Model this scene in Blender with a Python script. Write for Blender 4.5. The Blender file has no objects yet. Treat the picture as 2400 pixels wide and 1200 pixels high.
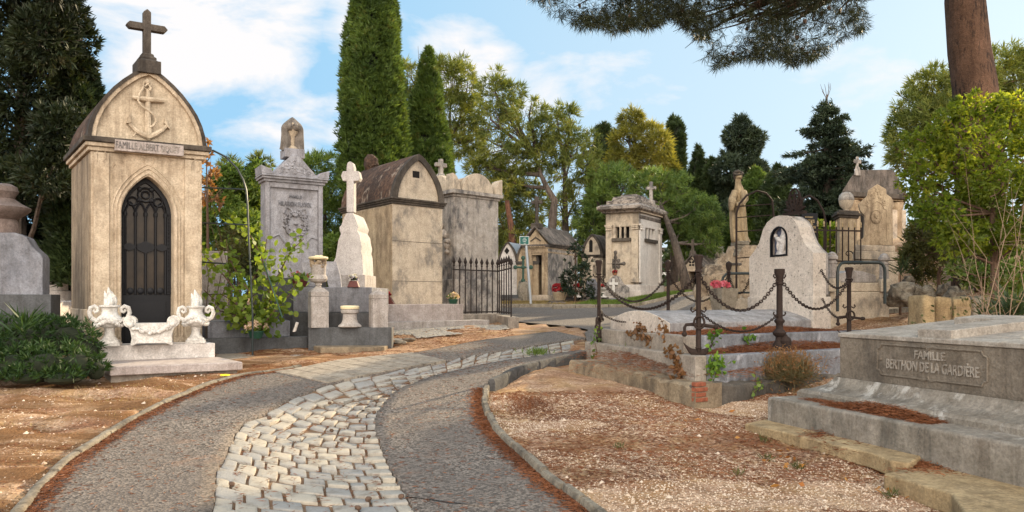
import bpy, bmesh, math, random
import numpy as np
from mathutils import Vector, Matrix
S = bpy.context.scene
COL = S.collection
R = math.radians
# ------------------------------------------------------------------ camera
FPX, HZ, CAMH = 1700.0, 700.0, 1.6          # focal length / horizon row in photo pixels, eye height
cd = bpy.data.cameras.new('camera'); cam = bpy.data.objects.new('camera', cd); COL.objects.link(cam)
cam.location = (0, 0, CAMH); cam.rotation_euler = (R(90), 0, 0)
cd.sensor_width = 36; cd.lens = 36*FPX/2400; cd.shift_y = 100/2400
cd.clip_start = .1; cd.clip_end = 3000
S.camera = cam
# ------------------------------------------------------------------ sky, sun, exposure
SUN_AZ, SUN_EL = R(38), R(19.2)               # azimuth to the right of straight ahead
w = bpy.data.worlds.new('World'); S.world = w; w.use_nodes = True
nt = w.node_tree; nt.nodes.clear()
def wn(t, **k):
    n = nt.nodes.new(t)
    for a, b in k.items(): setattr(n, a, b)
    return n
sky = wn('ShaderNodeTexSky', sky_type='NISHITA', sun_disc=False, sun_elevation=SUN_EL, sun_rotation=SUN_AZ,
         altitude=0, air_density=1.0, dust_density=0.6, ozone_density=2.0)
tc = wn('ShaderNodeTexCoord'); L_ = nt.links.new
mp = wn('ShaderNodeMapping'); mp.inputs['Scale'].default_value = (1, 1, 2.3); mp.inputs['Location'].default_value = (.34, .12, .05)
L_(tc.outputs['Generated'], mp.inputs['Vector'])
n1 = wn('ShaderNodeTexNoise'); n1.inputs['Scale'].default_value = 4.2; n1.inputs['Detail'].default_value = 10
n1.inputs['Roughness'].default_value = .58; n1.inputs['Distortion'].default_value = .3
L_(mp.outputs['Vector'], n1.inputs['Vector'])
# cloud banks stand in a few parts of the sky: (direction, angular radius in degrees, density)
acc = None
for (x, y, z), rad, dens in (((-800, 1700, 720), 9, .26), ((-600, 1700, 690), 7.5, .22), ((-390, 1700, 640), 3.5, .17), ((-110, 1700, 545), 5, .16), ((60, 1700, 470), 3, .10), ((600, 1700, 420), 14, .05)):
    v = Vector((x, y, z)).normalized(); dp = wn('ShaderNodeVectorMath', operation='DOT_PRODUCT'); dp.inputs[1].default_value = v; L_(tc.outputs['Generated'], dp.inputs[0])
    mr = wn('ShaderNodeMapRange', interpolation_type='SMOOTHSTEP'); mr.inputs[1].default_value = math.cos(R(rad)); mr.inputs[2].default_value = math.cos(R(rad*.15)); mr.inputs[4].default_value = dens
    L_(dp.outputs['Value'], mr.inputs[0])
    if acc is None: acc = mr.outputs[0]
    else:
        ad = wn('ShaderNodeMath', operation='MAXIMUM'); L_(acc, ad.inputs[0]); L_(mr.outputs[0], ad.inputs[1]); acc = ad.outputs[0]
sm_ = wn('ShaderNodeMath', operation='ADD'); L_(acc, sm_.inputs[0]); L_(n1.outputs['Fac'], sm_.inputs[1])
rp = wn('ShaderNodeValToRGB'); rp.color_ramp.elements[0].position = .585; rp.color_ramp.elements[1].position = .74
L_(sm_.outputs[0], rp.inputs['Fac'])
# unseen bright cloud bank added to the sky behind the camera as fill light
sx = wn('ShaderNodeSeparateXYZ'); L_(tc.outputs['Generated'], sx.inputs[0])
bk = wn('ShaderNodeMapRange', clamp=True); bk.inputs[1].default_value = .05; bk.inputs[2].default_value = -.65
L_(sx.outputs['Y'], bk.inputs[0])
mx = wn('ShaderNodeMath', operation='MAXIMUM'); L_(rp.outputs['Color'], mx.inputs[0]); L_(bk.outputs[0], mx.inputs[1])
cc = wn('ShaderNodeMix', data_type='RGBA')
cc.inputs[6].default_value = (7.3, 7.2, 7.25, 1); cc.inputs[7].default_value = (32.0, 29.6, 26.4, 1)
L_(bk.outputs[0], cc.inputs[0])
veil = wn('ShaderNodeMix', data_type='RGBA'); veil.inputs[0].default_value = .90; veil.inputs[7].default_value = (2.9, 5.5, 8.2, 1)
L_(sky.outputs[0], veil.inputs[6])
dv = wn('ShaderNodeVectorMath', operation='DOT_PRODUCT'); dv.inputs[1].default_value = Vector((1150, 1700, 120)).normalized(); L_(tc.outputs['Generated'], dv.inputs[0])
vr = wn('ShaderNodeMapRange', interpolation_type='SMOOTHSTEP'); vr.inputs[1].default_value = math.cos(R(56)); vr.inputs[2].default_value = math.cos(R(6)); L_(dv.outputs['Value'], vr.inputs[0])
vc = wn('ShaderNodeMix', data_type='RGBA'); vc.inputs[6].default_value = (2.75, 5.1, 7.2, 1); vc.inputs[7].default_value = (4.7, 6.2, 7.3, 1); L_(vr.outputs[0], vc.inputs[0]); L_(vc.outputs[2], veil.inputs[7])
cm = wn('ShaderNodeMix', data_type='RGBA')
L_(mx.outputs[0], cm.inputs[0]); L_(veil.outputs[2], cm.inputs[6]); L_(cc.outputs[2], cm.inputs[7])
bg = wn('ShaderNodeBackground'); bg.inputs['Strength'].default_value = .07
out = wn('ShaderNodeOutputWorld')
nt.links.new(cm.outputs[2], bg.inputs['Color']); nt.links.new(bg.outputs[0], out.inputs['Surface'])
ld = bpy.data.lights.new('sun', 'SUN'); sun = bpy.data.objects.new('sun', ld); COL.objects.link(sun)
ld.energy = 5; ld.angle = R(.53); ld.color = (1, .80, .52)
tosun = Vector((math.sin(SUN_AZ)*math.cos(SUN_EL), math.cos(SUN_AZ)*math.cos(SUN_EL), math.sin(SUN_EL)))
sun.rotation_euler = tosun.to_track_quat('Z', 'Y').to_euler()
sun.location = (20, 30, 20)
S.view_settings.view_transform = 'Standard'; S.view_settings.look = 'None'
S.view_settings.exposure = 0.97; S.view_settings.gamma = 1
S.render.engine = 'CYCLES'
S.cycles.max_bounces = 6; S.cycles.transparent_max_bounces = 6; S.cycles.transmission_bounces = 4
# ------------------------------------------------------------------ helpers
rnd = random.Random(7); rng = np.random.default_rng(7)
def lerp(a, b, t): return a+(b-a)*t
def sm(a, b, x):
    t = np.clip((x-a)/(b-a), 0, 1); return t*t*(3-2*t)
ZD = np.array([-400, 0, 5.4, 8, 10, 11, 13, 16, 19, 25, 29, 32, 36, 60, 900.])
ZZ = np.array([-.4, -.25, 0, .13, .32, .43, .55, .72, .90, 1.1, 1.25, 1.45, 1.55, 1.65, 1.7])
def zt(x, y):
    x = np.asarray(x, float); y = np.asarray(y, float)
    z = np.interp(y, ZD, ZZ)
    z = z + .62*sm(4.4, 7.5, x)*sm(11.2, 15.5, y)*(1-sm(26, 40, y)*.95)
    z = z + 1.9*sm(8.6, 12.5, x)*sm(13.2, 19, y)*(1-sm(40, 70, y))
    return z
def Z(x, y): return float(zt(x, y))
def pt(px, py, d): return Vector(((px-1200)/FPX*d, d, CAMH+(HZ-py)/FPX*d))
def gnd(px, d):
    x = (px-1200)/FPX*d; return Vector((x, d, Z(x, d)))
_D = np.concatenate([np.arange(3, 60, .02), np.arange(60, 400, 1)])
def g(px, py):
    """ground point seen at a photo pixel"""
    x = (px-1200)/FPX*_D; zr = CAMH+(HZ-py)/FPX*_D
    k = np.nonzero(zt(x, _D) >= zr)[0]
    d = _D[k[0]] if len(k) else 120.
    return gnd(px, d)
def nz(P, s, seed=0):
    r = np.random.default_rng(seed+91); v = np.zeros(len(P))
    for i in range(7):
        k = r.normal(size=3); k *= s*(.6+1.2*r.random())/np.linalg.norm(k)
        v += np.sin(P@k*6.28+r.random()*6.28)
    return v/2.6
def org(o):
    v = Vector((0, 0, 0))
    while o is not None: v += Vector(o.location); o = o.parent
    return v
def tag(o, label=None, cat=None, group=None, kind=None):
    if label: o['label'] = label
    if cat: o['category'] = cat
    if group: o['group'] = group
    if kind: o['kind'] = kind
    return o
def thing(name, loc, label, cat, group=None):
    o = bpy.data.objects.new(name, None); COL.objects.link(o); o.location = loc
    o.empty_display_size = .2
    return tag(o, label, cat, group)
def copy_tree(o, parent=None):
    c = o.copy(); COL.objects.link(c)
    if parent is not None: c.parent = parent
    for ch in list(o.children): copy_tree(ch, c)
    return c
class MB:
    def __init__(s): s.v = []; s.f = []
    def add(s, vs, fs):
        o = len(s.v); s.v += [tuple(v) for v in vs]; s.f += [tuple(i+o for i in f) for f in fs]; return s
    def box(s, x0, x1, y0, y1, z0, z1, ix=0, iy=0):
        return s.add([(x0, y0, z0), (x1, y0, z0), (x1, y1, z0), (x0, y1, z0), (x0+ix, y0+iy, z1), (x1-ix, y0+iy, z1), (x1-ix, y1-iy, z1), (x0+ix, y1-iy, z1)],
                     [(0, 3, 2, 1), (4, 5, 6, 7), (0, 1, 5, 4), (1, 2, 6, 5), (2, 3, 7, 6), (3, 0, 4, 7)])
    def prism(s, poly, t0, t1, ax='y'):
        """polygon in (u, z) pushed through depth t0..t1 (ax y) or polygon (x, y) raised in z (ax z)"""
        n = len(poly)
        f = (lambda p, t: (p[0], t, p[1])) if ax == 'y' else ((lambda p, t: (p[0], p[1], t)) if ax == 'z' else (lambda p, t: (t, p[0], p[1])))
        vs = [f(p, t0) for p in poly]+[f(p, t1) for p in poly]
        fs = [tuple(range(n)), tuple(range(2*n-1, n-1, -1))]+[(i, i+n, (i+1) % n+n, (i+1) % n) for i in range(n)]
        return s.add(vs, fs)
    def lathe(s, prof, n=16, c=(0, 0, 0), sx=1, sy=1, flute=None):
        vs = []; m = len(prof)
        for (r, z) in prof:
            for i in range(n):
                a = 2*math.pi*i/n+math.pi/n; k = 1
                if flute and flute[0] <= z <= flute[1]: k = 1-(.07 if i % 2 else 0)
                vs.append((c[0]+r*k*sx*math.cos(a), c[1]+r*k*sy*math.sin(a), c[2]+z))
        fs = [(j*n+i, j*n+(i+1) % n, (j+1)*n+(i+1) % n, (j+1)*n+i) for j in range(m-1) for i in range(n)]
        fs += [tuple(range(n-1, -1, -1)), tuple((m-1)*n+i for i in range(n))]
        return s.add(vs, fs)
    def sq(s, prof, c=(0, 0), rx=1, ry=1):
        """square-plan moulding stack: prof of (half width, z)"""
        vs = []; m = len(prof)
        for r, z in prof: vs += [(c[0]-r*rx, c[1]-r*ry, z), (c[0]+r*rx, c[1]-r*ry, z), (c[0]+r*rx, c[1]+r*ry, z), (c[0]-r*rx, c[1]+r*ry, z)]
        fs = [(j*4+i, j*4+(i+1) % 4, j*4+4+(i+1) % 4, j*4+4+i) for j in range(m-1) for i in range(4)]
        return s.add(vs, fs+[(3, 2, 1, 0), tuple(m*4-4+i for i in range(4))])
    def tube(s, pts, r, n=6, closed=False):
        pts = [Vector(p) for p in pts]; m = len(pts)
        rs = r if isinstance(r, (list, tuple)) else [r]*m
        vs = []; up = None
        for i in range(m):
            a = pts[(i-1) % m] if (closed or i > 0) else pts[i]; b = pts[(i+1) % m] if (closed or i < m-1) else pts[i]
            t = (b-a)
            t = t.normalized() if t.length > 1e-9 else Vector((0, 0, 1))
            if up is None: up = t.orthogonal()
            up = (up-t*up.dot(t)); up = up.normalized() if up.length > 1e-6 else t.orthogonal().normalized()
            bi = t.cross(up)
            for k in range(n):
                q = 2*math.pi*k/n; vs.append(pts[i]+(up*math.cos(q)+bi*math.sin(q))*rs[i])
        fs = [(j*n+k, j*n+(k+1) % n, ((j+1) % m)*n+(k+1) % n, ((j+1) % m)*n+k) for j in range(m if closed else m-1) for k in range(n)]
        if not closed: fs += [tuple(range(n-1, -1, -1)), tuple((m-1)*n+k for k in range(n))]
        return s.add(vs, fs)
    def ball(s, c, r, n=10, m=6):
        r = (r, r, r) if not isinstance(r, (tuple, list)) else r
        vs = [(c[0], c[1], c[2]-r[2])]
        for j in range(1, m):
            a = math.pi*j/m
            for i in range(n):
                b = 2*math.pi*i/n; vs.append((c[0]+r[0]*math.sin(a)*math.cos(b), c[1]+r[1]*math.sin(a)*math.sin(b), c[2]-r[2]*math.cos(a)))
        vs.append((c[0], c[1], c[2]+r[2])); L = len(vs)-1
        fs = [(0, 1+(i+1) % n, 1+i) for i in range(n)]+[(L, L-n+i, L-n+(i+1) % n) for i in range(n)]
        fs += [(1+j*n+i, 1+j*n+(i+1) % n, 1+(j+1)*n+(i+1) % n, 1+(j+1)*n+i) for j in range(m-2) for i in range(n)]
        return s.add(vs, fs)
    def rock(s, c, r, seed=0, n=18, m=12, amp=.22, fr=1.1, flat=.0):
        q = MB().ball((0, 0, 0), 1, n, m); P = np.array(q.v)
        k = 1+amp*nz(P, fr*.35, seed)+amp*.5*nz(P, fr*.9, seed+5)+amp*.22*nz(P, fr*2.2, seed+9)
        P = P*k[:, None]; P = np.clip(P, -1.05+flat, 1.05-flat)
        return s.add(P*np.array(r)+np.array(c), q.f)
    def loft(s, rings, cap=True):
        n = len(rings[0]); m = len(rings); vs = [p for r in rings for p in r]
        fs = [(j*n+i, j*n+(i+1) % n, (j+1)*n+(i+1) % n, (j+1)*n+i) for j in range(m-1) for i in range(n)]
        if cap: fs += [tuple(range(n-1, -1, -1)), tuple((m-1)*n+i for i in range(n))]
        return s.add(vs, fs)
    def map(s, fn): s.v = [tuple(fn(*v)) for v in s.v]; return s
    def merge(s, o): return s.add(o.v, o.f)
    def build(s, name, mat, parent=None, bevel=0, smooth=False, label=None, seg=2, ang=35):
        o0 = org(parent) if parent is not None else Vector((0, 0, 0))
        me = bpy.data.meshes.new(name); me.from_pydata([(v[0]-o0.x, v[1]-o0.y, v[2]-o0.z) for v in s.v], [], s.f)
        bm = bmesh.new(); bm.from_mesh(me); bmesh.ops.recalc_face_normals(bm, faces=bm.faces)
        if smooth:
            for f in bm.faces: f.smooth = True
            for e in bm.edges:
                if len(e.link_faces) == 2 and e.calc_face_angle(0) > R(ang): e.smooth = False
        bm.to_mesh(me); bm.free()
        me.materials.append(mat)
        o = bpy.data.objects.new(name, me); COL.objects.link(o); o.parent = parent
        if bevel:
            b = o.modifiers.new('bevel', 'BEVEL'); b.width = bevel; b.segments = seg; b.limit_method = 'ANGLE'; b.angle_limit = R(38)
            for p in me.polygons: p.use_smooth = True
            b.harden_normals = True
        if label: o['label'] = label
        return o
def npmesh(name, V, F, mat, parent=None, smooth=False):
    """fast mesh from arrays; F is (n,3) or (n,4)"""
    o0 = org(parent) if parent is not None else Vector((0, 0, 0))
    V = np.asarray(V, np.float32)-np.array(o0, np.float32); F = np.asarray(F, np.int32)
    me = bpy.data.meshes.new(name); n, k = F.shape
    me.vertices.add(len(V)); me.vertices.foreach_set('co', V.ravel())
    me.loops.add(n*k); me.loops.foreach_set('vertex_index', F.ravel())
    me.polygons.add(n); me.polygons.foreach_set('loop_start', np.arange(0, n*k, k, dtype=np.int32))
    if smooth: me.polygons.foreach_set('use_smooth', np.ones(n, bool))
    me.update(calc_edges=True); me.materials.append(mat)
    o = bpy.data.objects.new(name, me); COL.objects.link(o); o.parent = parent
    return o
class Fr:
    """front-plane frame of a monument: origin O (z=0), ux along its front, uy into its depth"""
    def __init__(s, px, d, ux, uy):
        s.O = Vector(((px-1200)/FPX*d, d, 0)); s.ux = Vector((*ux, 0)).normalized(); s.uy = Vector((*uy, 0)).normalized()
    def sub(s, u, v): 
        f = Fr.__new__(Fr); f.O = s.O+s.ux*u+s.uy*v; f.ux = s.ux; f.uy = s.uy; return f
    def uz(s, px, py, v=0):
        k = (px-1200)/FPX; O = s.O+s.uy*v
        u = (k*O.y-O.x)/(s.ux.x-k*s.ux.y); d = O.y+u*s.ux.y
        return (u, CAMH+(HZ-py)/FPX*d)
    def u(s, px, v=0): return s.uz(px, 700, v)[0]
    def __call__(s, u, v, z): return s.O+s.ux*u+s.uy*v+Vector((0, 0, z))
    def poly(s, pts, v=0): return [s.uz(x, y, v) for x, y in pts]
    def z(s, px, py, v=0): return s.uz(px, py, v)[1]
# ------------------------------------------------------------------ materials
def newmat(name):
    m = bpy.data.materials.new(name); m.use_nodes = True; t = m.node_tree; t.nodes.clear()
    o = t.nodes.new('ShaderNodeOutputMaterial'); return m, t, o
def N(t, typ, **k):
    n = t.nodes.new(typ)
    for a, b in k.items():
        if a.startswith('_'): setattr(n, a[1:], b)
        else: n.inputs[a.replace('__', ' ')].default_value = b
    return n
def ramp(t, src, p0, p1, c0=(0, 0, 0, 1), c1=(1, 1, 1, 1)):
    r = t.nodes.new('ShaderNodeValToRGB'); e = r.color_ramp.elements
    e[0].position = p0; e[1].position = p1; e[0].color = c0; e[1].color = c1
    t.links.new(src, r.inputs[0]); return r.outputs[0]
def mix(t, fac, a, b, mode='MIX'):
    m = t.nodes.new('ShaderNodeMix'); m.data_type = 'RGBA'; m.blend_type = mode
    for i, q in ((0, fac), (6, a), (7, b)):
        if isinstance(q, (int, float)): m.inputs[i].default_value = q
        elif isinstance(q, tuple): m.inputs[i].default_value = (*q[:3], 1)
        else: t.links.new(q, m.inputs[i])
    return m.outputs[2]
def noise(t, vec, scale, detail=6, rough=.6, dist=0):
    n = N(t, 'ShaderNodeTexNoise', Scale=scale, Detail=detail, Roughness=rough, Distortion=dist)
    t.links.new(vec, n.inputs['Vector']); return n.outputs['Fac']
def posn(t, sc=(1, 1, 1)):
    gm = t.nodes.new('ShaderNodeNewGeometry')
    if sc == (1, 1, 1): return gm.outputs['Position']
    m = t.nodes.new('ShaderNodeMapping'); m.inputs['Scale'].default_value = sc
    t.links.new(gm.outputs['Position'], m.inputs['Vector']); return m.outputs[0]
def finish(t, o, col, rough, bumps=(), strength=.5, dist=.01, metal=0, spec=.3):
    b = N(t, 'ShaderNodeBsdfPrincipled', Roughness=rough, Metallic=metal)
    b.inputs['Specular IOR Level'].default_value = spec
    if isinstance(col, tuple): b.inputs['Base Color'].default_value = (*col[:3], 1)
    else: t.links.new(col, b.inputs['Base Color'])
    prev = None
    for h, s, dd in bumps:
        bp = N(t, 'ShaderNodeBump', Strength=s, Distance=dd); t.links.new(h, bp.inputs['Height'])
        if prev is not None: t.links.new(prev, bp.inputs['Normal'])
        prev = bp.outputs[0]
    if prev is not None: t.links.new(prev, b.inputs['Normal'])
    t.links.new(b.outputs[0], o.inputs['Surface']); return b
def stone(name, c, c2=None, dark=(.045, .04, .038), damt=.6, dsc=1.3, st=.3, lo=.52, hi=.68, speck=0, spsc=70, bump=.5, rough=.9, grime=.7, fine=.45, streak=.6, cracks=.5, light=None):
    m, t, o = newmat(name); p = posn(t); ps = posn(t, (1, 1, st))
    c2 = c2 or tuple(x*.72 for x in c)
    col = mix(t, ramp(t, noise(t, p, 1.7, 5), .35, .7), c, c2)
    fn = noise(t, p, 38, 5, .7)
    col = mix(t, fine, col, ramp(t, fn, .34, .62, (.25, .24, .22, 1), (1.04, 1.02, .98, 1)), 'MULTIPLY')
    big = noise(t, p, .55, 3)
    st1 = noise(t, ps, dsc*2.4, 9, .72, .35)
    add = N(t, 'ShaderNodeMath', _operation='MULTIPLY_ADD'); t.links.new(big, add.inputs[0]); add.inputs[1].default_value = .55; 
    sub = N(t, 'ShaderNodeMath', _operation='SUBTRACT'); t.links.new(st1, sub.inputs[0]); sub.inputs[1].default_value = .27
    t.links.new(sub.outputs[0], add.inputs[2])
    dk = ramp(t, add.outputs[0], lo, hi, (0, 0, 0, 1), (damt, damt, damt, 1))
    col = mix(t, dk, col, dark)
    gr = ramp(t, noise(t, p, 5.5, 10, .72, .2), .34, .66, (.50, .45, .40, 1), (1.07, 1.05, 1.03, 1))
    col = mix(t, grime, col, gr, 'MULTIPLY')
    sk = ramp(t, noise(t, posn(t, (1, 1, .05)), 6.5, 7, .7, .15), .50, .66, (1, 1, 1, 1), (.56, .52, .49, 1))
    col = mix(t, streak, col, sk, 'MULTIPLY')
    crk = N(t, 'ShaderNodeTexVoronoi', Scale=2.6); crk.feature = 'DISTANCE_TO_EDGE'
    wv = N(t, 'ShaderNodeTexNoise', Scale=4.0, Detail=6); t.links.new(p, wv.inputs['Vector']); va = N(t, 'ShaderNodeVectorMath', _operation='MULTIPLY_ADD'); t.links.new(wv.outputs['Color'], va.inputs[0]); va.inputs[1].default_value = (.45, .45, .45); t.links.new(p, va.inputs[2]); t.links.new(va.outputs[0], crk.inputs['Vector'])
    ck = N(t, 'ShaderNodeMath', _operation='MULTIPLY'); t.links.new(ramp(t, crk.outputs['Distance'], .0, .012, (1, 1, 1, 1), (0, 0, 0, 1)), ck.inputs[0]); t.links.new(ramp(t, noise(t, p, 1.1, 3), .48, .6), ck.inputs[1])
    ck2 = N(t, 'ShaderNodeMath', _operation='MULTIPLY'); t.links.new(ck.outputs[0], ck2.inputs[0]); ck2.inputs[1].default_value = cracks
    col = mix(t, ck2.outputs[0], col, tuple(x*.25 for x in c))
    if light: col = mix(t, ramp(t, noise(t, posn(t, (1, 1, .5)), 3.2, 9, .7, .3), .56, .64, (0, 0, 0, 1), (.8, .8, .8, 1)), col, light)
    if speck:
        sp = ramp(t, noise(t, p, spsc, 3, .75), .60, .66, (0, 0, 0, 1), (speck, speck, speck, 1))
        col = mix(t, sp, col, tuple(x*.22 for x in c))
    bl = noise(t, p, 16, 8, .7)
    finish(t, o, col, rough, [(bl, bump, .02), (fn, bump*.6, .006)])
    return m
def plain(name, c, rough=.6, metal=0, var=.25, bump=.15, sc=30, spec=.3):
    m, t, o = newmat(name); p = posn(t); f = noise(t, p, sc, 6, .7)
    col = mix(t, ramp(t, f, .3, .7), tuple(x*(1-var) for x in c), tuple(min(1, x*(1+var)) for x in c))
    finish(t, o, col, rough, [(f, bump, .01)], metal=metal, spec=spec); return m
def leafmat(name, c1, c2, trans=.35, third=None, rough=.55):
    m, t, o = newmat(name); gm = t.nodes.new('ShaderNodeNewGeometry')
    col = mix(t, gm.outputs['Random Per Island'], c1, c2)
    big = noise(t, posn(t), .9, 3)
    col = mix(t, ramp(t, big, .35, .68), col, tuple(x*.62 for x in c1))
    if third: col = mix(t, ramp(t, noise(t, posn(t), 2.3, 4), .60, .74), col, third)
    b = N(t, 'ShaderNodeBsdfPrincipled', Roughness=rough); b.inputs['Specular IOR Level'].default_value = .25
    t.links.new(col, b.inputs['Base Color'])
    tr = t.nodes.new('ShaderNodeBsdfTranslucent')
    tc_ = mix(t, 1.0, col, (1.9, 1.75, .6), 'MULTIPLY'); t.links.new(tc_, tr.inputs['Color'])
    ms = N(t, 'ShaderNodeMixShader'); ms.inputs[0].default_value = trans
    t.links.new(b.outputs[0], ms.inputs[1]); t.links.new(tr.outputs[0], ms.inputs[2]); t.links.new(ms.outputs[0], o.inputs['Surface'])
    return m
M = {}
M['beige'] = stone('beige_limestone', (.64, .54, .42), (.56, .45, .33), damt=.65, lo=.51, hi=.70, dark=(.17, .13, .09), bump=.4, st=.2)
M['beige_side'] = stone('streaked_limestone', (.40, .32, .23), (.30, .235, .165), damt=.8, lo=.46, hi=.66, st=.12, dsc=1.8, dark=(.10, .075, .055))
M['tymp'] = stone('pale_limestone', (.66, .56, .43), (.56, .47, .36), damt=.3, lo=.6, hi=.8, dark=(.2, .17, .14), bump=.3)
M['lichen'] = stone('blackened_limestone', (.145, .122, .10), (.085, .072, .062), damt=.8, lo=.45, hi=.62, dark=(.035, .03, .027), bump=.7)
M['mossroof'] = stone('mossy_roof_stone', (.125, .070, .048), (.19, .115, .08), damt=.8, lo=.42, hi=.58, st=1, dsc=3, dark=(.035, .024, .02), bump=1.6, speck=.0, light=(.30, .24, .19))
M['pale'] = stone('pale_render', (.64, .545, .43), (.56, .465, .36), streak=.22, grime=.5, damt=.75, lo=.50, hi=.66, st=.7, dark=(.16, .145, .13), bump=.35)
M['ochre'] = stone('ochre_render', (.58, .47, .33), (.48, .37, .25), damt=.75, lo=.48, hi=.68, st=.3, dark=(.14, .10, .07), bump=.4)
M['greypale'] = stone('stained_grey_render', (.50, .46, .42), (.40, .37, .345), damt=.88, lo=.47, hi=.62, st=.55, dsc=1.5, dark=(.10, .097, .1), bump=.4)
M['grey'] = stone('grey_limestone', (.47, .475, .53), (.37, .375, .425), damt=.5, lo=.5, hi=.72, dark=(.09, .09, .1), bump=.4, speck=.4)
M['greycool'] = stone('blue_grey_limestone', (.29, .30, .345), (.21, .22, .26), damt=.5, lo=.5, hi=.72, dark=(.075, .08, .09), bump=.4)
M['barrel'] = stone('pale_barrel_slab', (.42, .41, .42), (.33, .325, .345), damt=.5, lo=.5, hi=.7, dark=(.13, .13, .14), speck=.4, bump=.5)
M['crossstone'] = stone('pale_cross_granite', (.60, .565, .555), (.52, .49, .485), damt=.35, lo=.56, hi=.78, dark=(.2, .19, .185), speck=.5, spsc=55, bump=.35, streak=.3, grime=.4)
M['towerroof'] = stone('pale_layered_roof_stone', (.50, .44, .39), (.38, .335, .30), damt=.9, lo=.45, hi=.58, st=1.6, dsc=2.2, dark=(.07, .062, .057), bump=.9)
M['granite'] = stone('speckled_granite', (.50, .46, .44), (.42, .39, .38), damt=.4, lo=.56, hi=.78, dark=(.14, .13, .125), speck=.85, spsc=55, bump=.5)
M['darkslab'] = stone('dark_slab_stone', (.115, .12, .13), (.085, .09, .1), damt=.5, lo=.5, hi=.7, dark=(.03, .03, .03), speck=.3, bump=.4, rough=.75)
M['pinkmarble'] = stone('pale_pink_marble', (.52, .46, .44), (.45, .395, .385), damt=.35, lo=.58, hi=.8, dark=(.2, .18, .17), bump=.25, rough=.7)
M['white'] = stone('white_marble', (.80, .76, .74), (.70, .66, .64), streak=.3, damt=.4, lo=.55, hi=.75, dark=(.22, .21, .19), bump=.25, rough=.7)
M['urnwhite'] = stone('white_cast_stone', (.80, .78, .75), (.70, .67, .64), streak=.3, grime=.5, damt=.6, lo=.50, hi=.66, dark=(.28, .26, .23), dsc=5, st=1, bump=.3, rough=.75)
M['headstone'] = stone('pitted_pale_stone', (.74, .66, .59), (.66, .58, .51), streak=.2, grime=.45, damt=.4, lo=.56, hi=.78, dark=(.2, .18, .17), speck=.95, spsc=19, bump=.6)
M['tier'] = stone('weathered_concrete', (.42, .37, .32), (.33, .29, .25), cracks=.9, damt=.65, lo=.5, hi=.7, st=.35, dark=(.10, .095, .09), bump=.6)
M['tiershade'] = stone('weathered_stone_in_shade', cracks=.7, light=(.42, .41, .43), c=(.27, .28, .315), c2=(.21, .22, .25), damt=.6, lo=.5, hi=.68, st=.3, dsc=2, dark=(.10, .10, .11), bump=.5)  # right-hand kerb faces: their cool shade is put into the stone colour
M['berthon'] = stone('coarse_grey_stone', (.275, .235, .19), (.20, .17, .14), damt=.6, lo=.5, hi=.7, dark=(.085, .075, .065), speck=.45, spsc=45, bump=1.0)
M['berthstep'] = stone('lichen_grey_step', (.34, .305, .265), (.25, .225, .19), damt=.65, lo=.48, hi=.66, st=.25, dsc=2.2, dark=(.10, .095, .085), bump=.7, cracks=.9, light=(.46, .43, .39))
M['berthtop'] = stone('pale_rough_slab', (.44, .40, .355), (.36, .325, .285), damt=.4, lo=.55, hi=.75, dark=(.17, .155, .14), speck=.4, spsc=60, bump=.8)
M['yellowstone'] = stone('worn_yellow_limestone', (.50, .38, .22), (.40, .29, .16), damt=.6, lo=.5, hi=.7, dark=(.13, .095, .06), bump=.9)
M['ruin'] = stone('crumbling_render_wall', (.36, .285, .195), (.26, .2, .14), damt=.7, lo=.48, hi=.64, dark=(.08, .065, .05), bump=1.2)
M['ruindark'] = stone('dark_render_wall', (.19, .165, .14), (.13, .115, .1), damt=.7, lo=.46, hi=.62, dark=(.05, .045, .04), bump=1.2)  # darker than the other face of the same low wall
M['rock'] = stone('honeycombed_rock', (.55, .44, .32), (.42, .32, .22), damt=.85, lo=.47, hi=.60, st=1, dsc=2.6, dark=(.10, .075, .055), bump=1.6)
M['rockgrey'] = stone('grey_limestone_boulder', (.38, .34, .28), (.28, .25, .2), damt=.8, lo=.46, hi=.6, st=1, dsc=2.6, dark=(.07, .06, .05), bump=1.6)
M['statue'] = stone('ochre_streaked_statue_stone', (.52, .41, .26), (.40, .30, .18), damt=.75, lo=.48, hi=.66, st=.15, dsc=2.2, dark=(.12, .095, .07), bump=.5)
M['iron'] = plain('dark_rusty_iron', (.022, .015, .013), .7, .25, .45, .5, 40)
M['rust'] = plain('rusty_wrought_iron', (.027, .016, .012), .8, .1, .4, .5, 40)
M['black'] = plain('black_painted_metal', (.008, .008, .010), .5, 0, .3, .1, 30, .2)
M['hoop'] = plain('dark_green_painted_tube', (.014, .022, .022), .4, .2, .3, .1, 30, .5)
M['gold'] = plain('worn_gilding', (.34, .25, .14), .55, .3)
M['glass'] = plain('dark_door_glass', (.030, .020, .012), .22, 0, .6, .02, 2.2, .18)
M['void'] = plain('dark_interior', (.012, .010, .009), .95, 0, .3, .1)
M['zinc'] = plain('zinc_sheet_roof', (.40, .43, .47), .5, .3, .12)
M['slate'] = stone('grey_roof_stone', (.25, .215, .195), (.16, .14, .125), damt=.85, lo=.43, hi=.58, dark=(.06, .055, .05), bump=1)
M['cream'] = plain('cream_stone_lid', (.66, .56, .36), .8, 0, .12)
M['terracotta'] = plain('terracotta_pot', (.30, .13, .07), .8, 0, .2)
M['greenpot'] = plain('green_plastic_pot', (.015, .055, .035), .45, 0, .2)
M['redbox'] = plain('dark_red_planter', (.09, .02, .016), .5, 0, .2)
M['sign'] = plain('green_sign_enamel', (.012, .10, .085), .4, 0, .1, .02)
M['signwhite'] = plain('white_sign_lettering', (.82, .82, .80), .5, 0, .05, .02)
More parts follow.
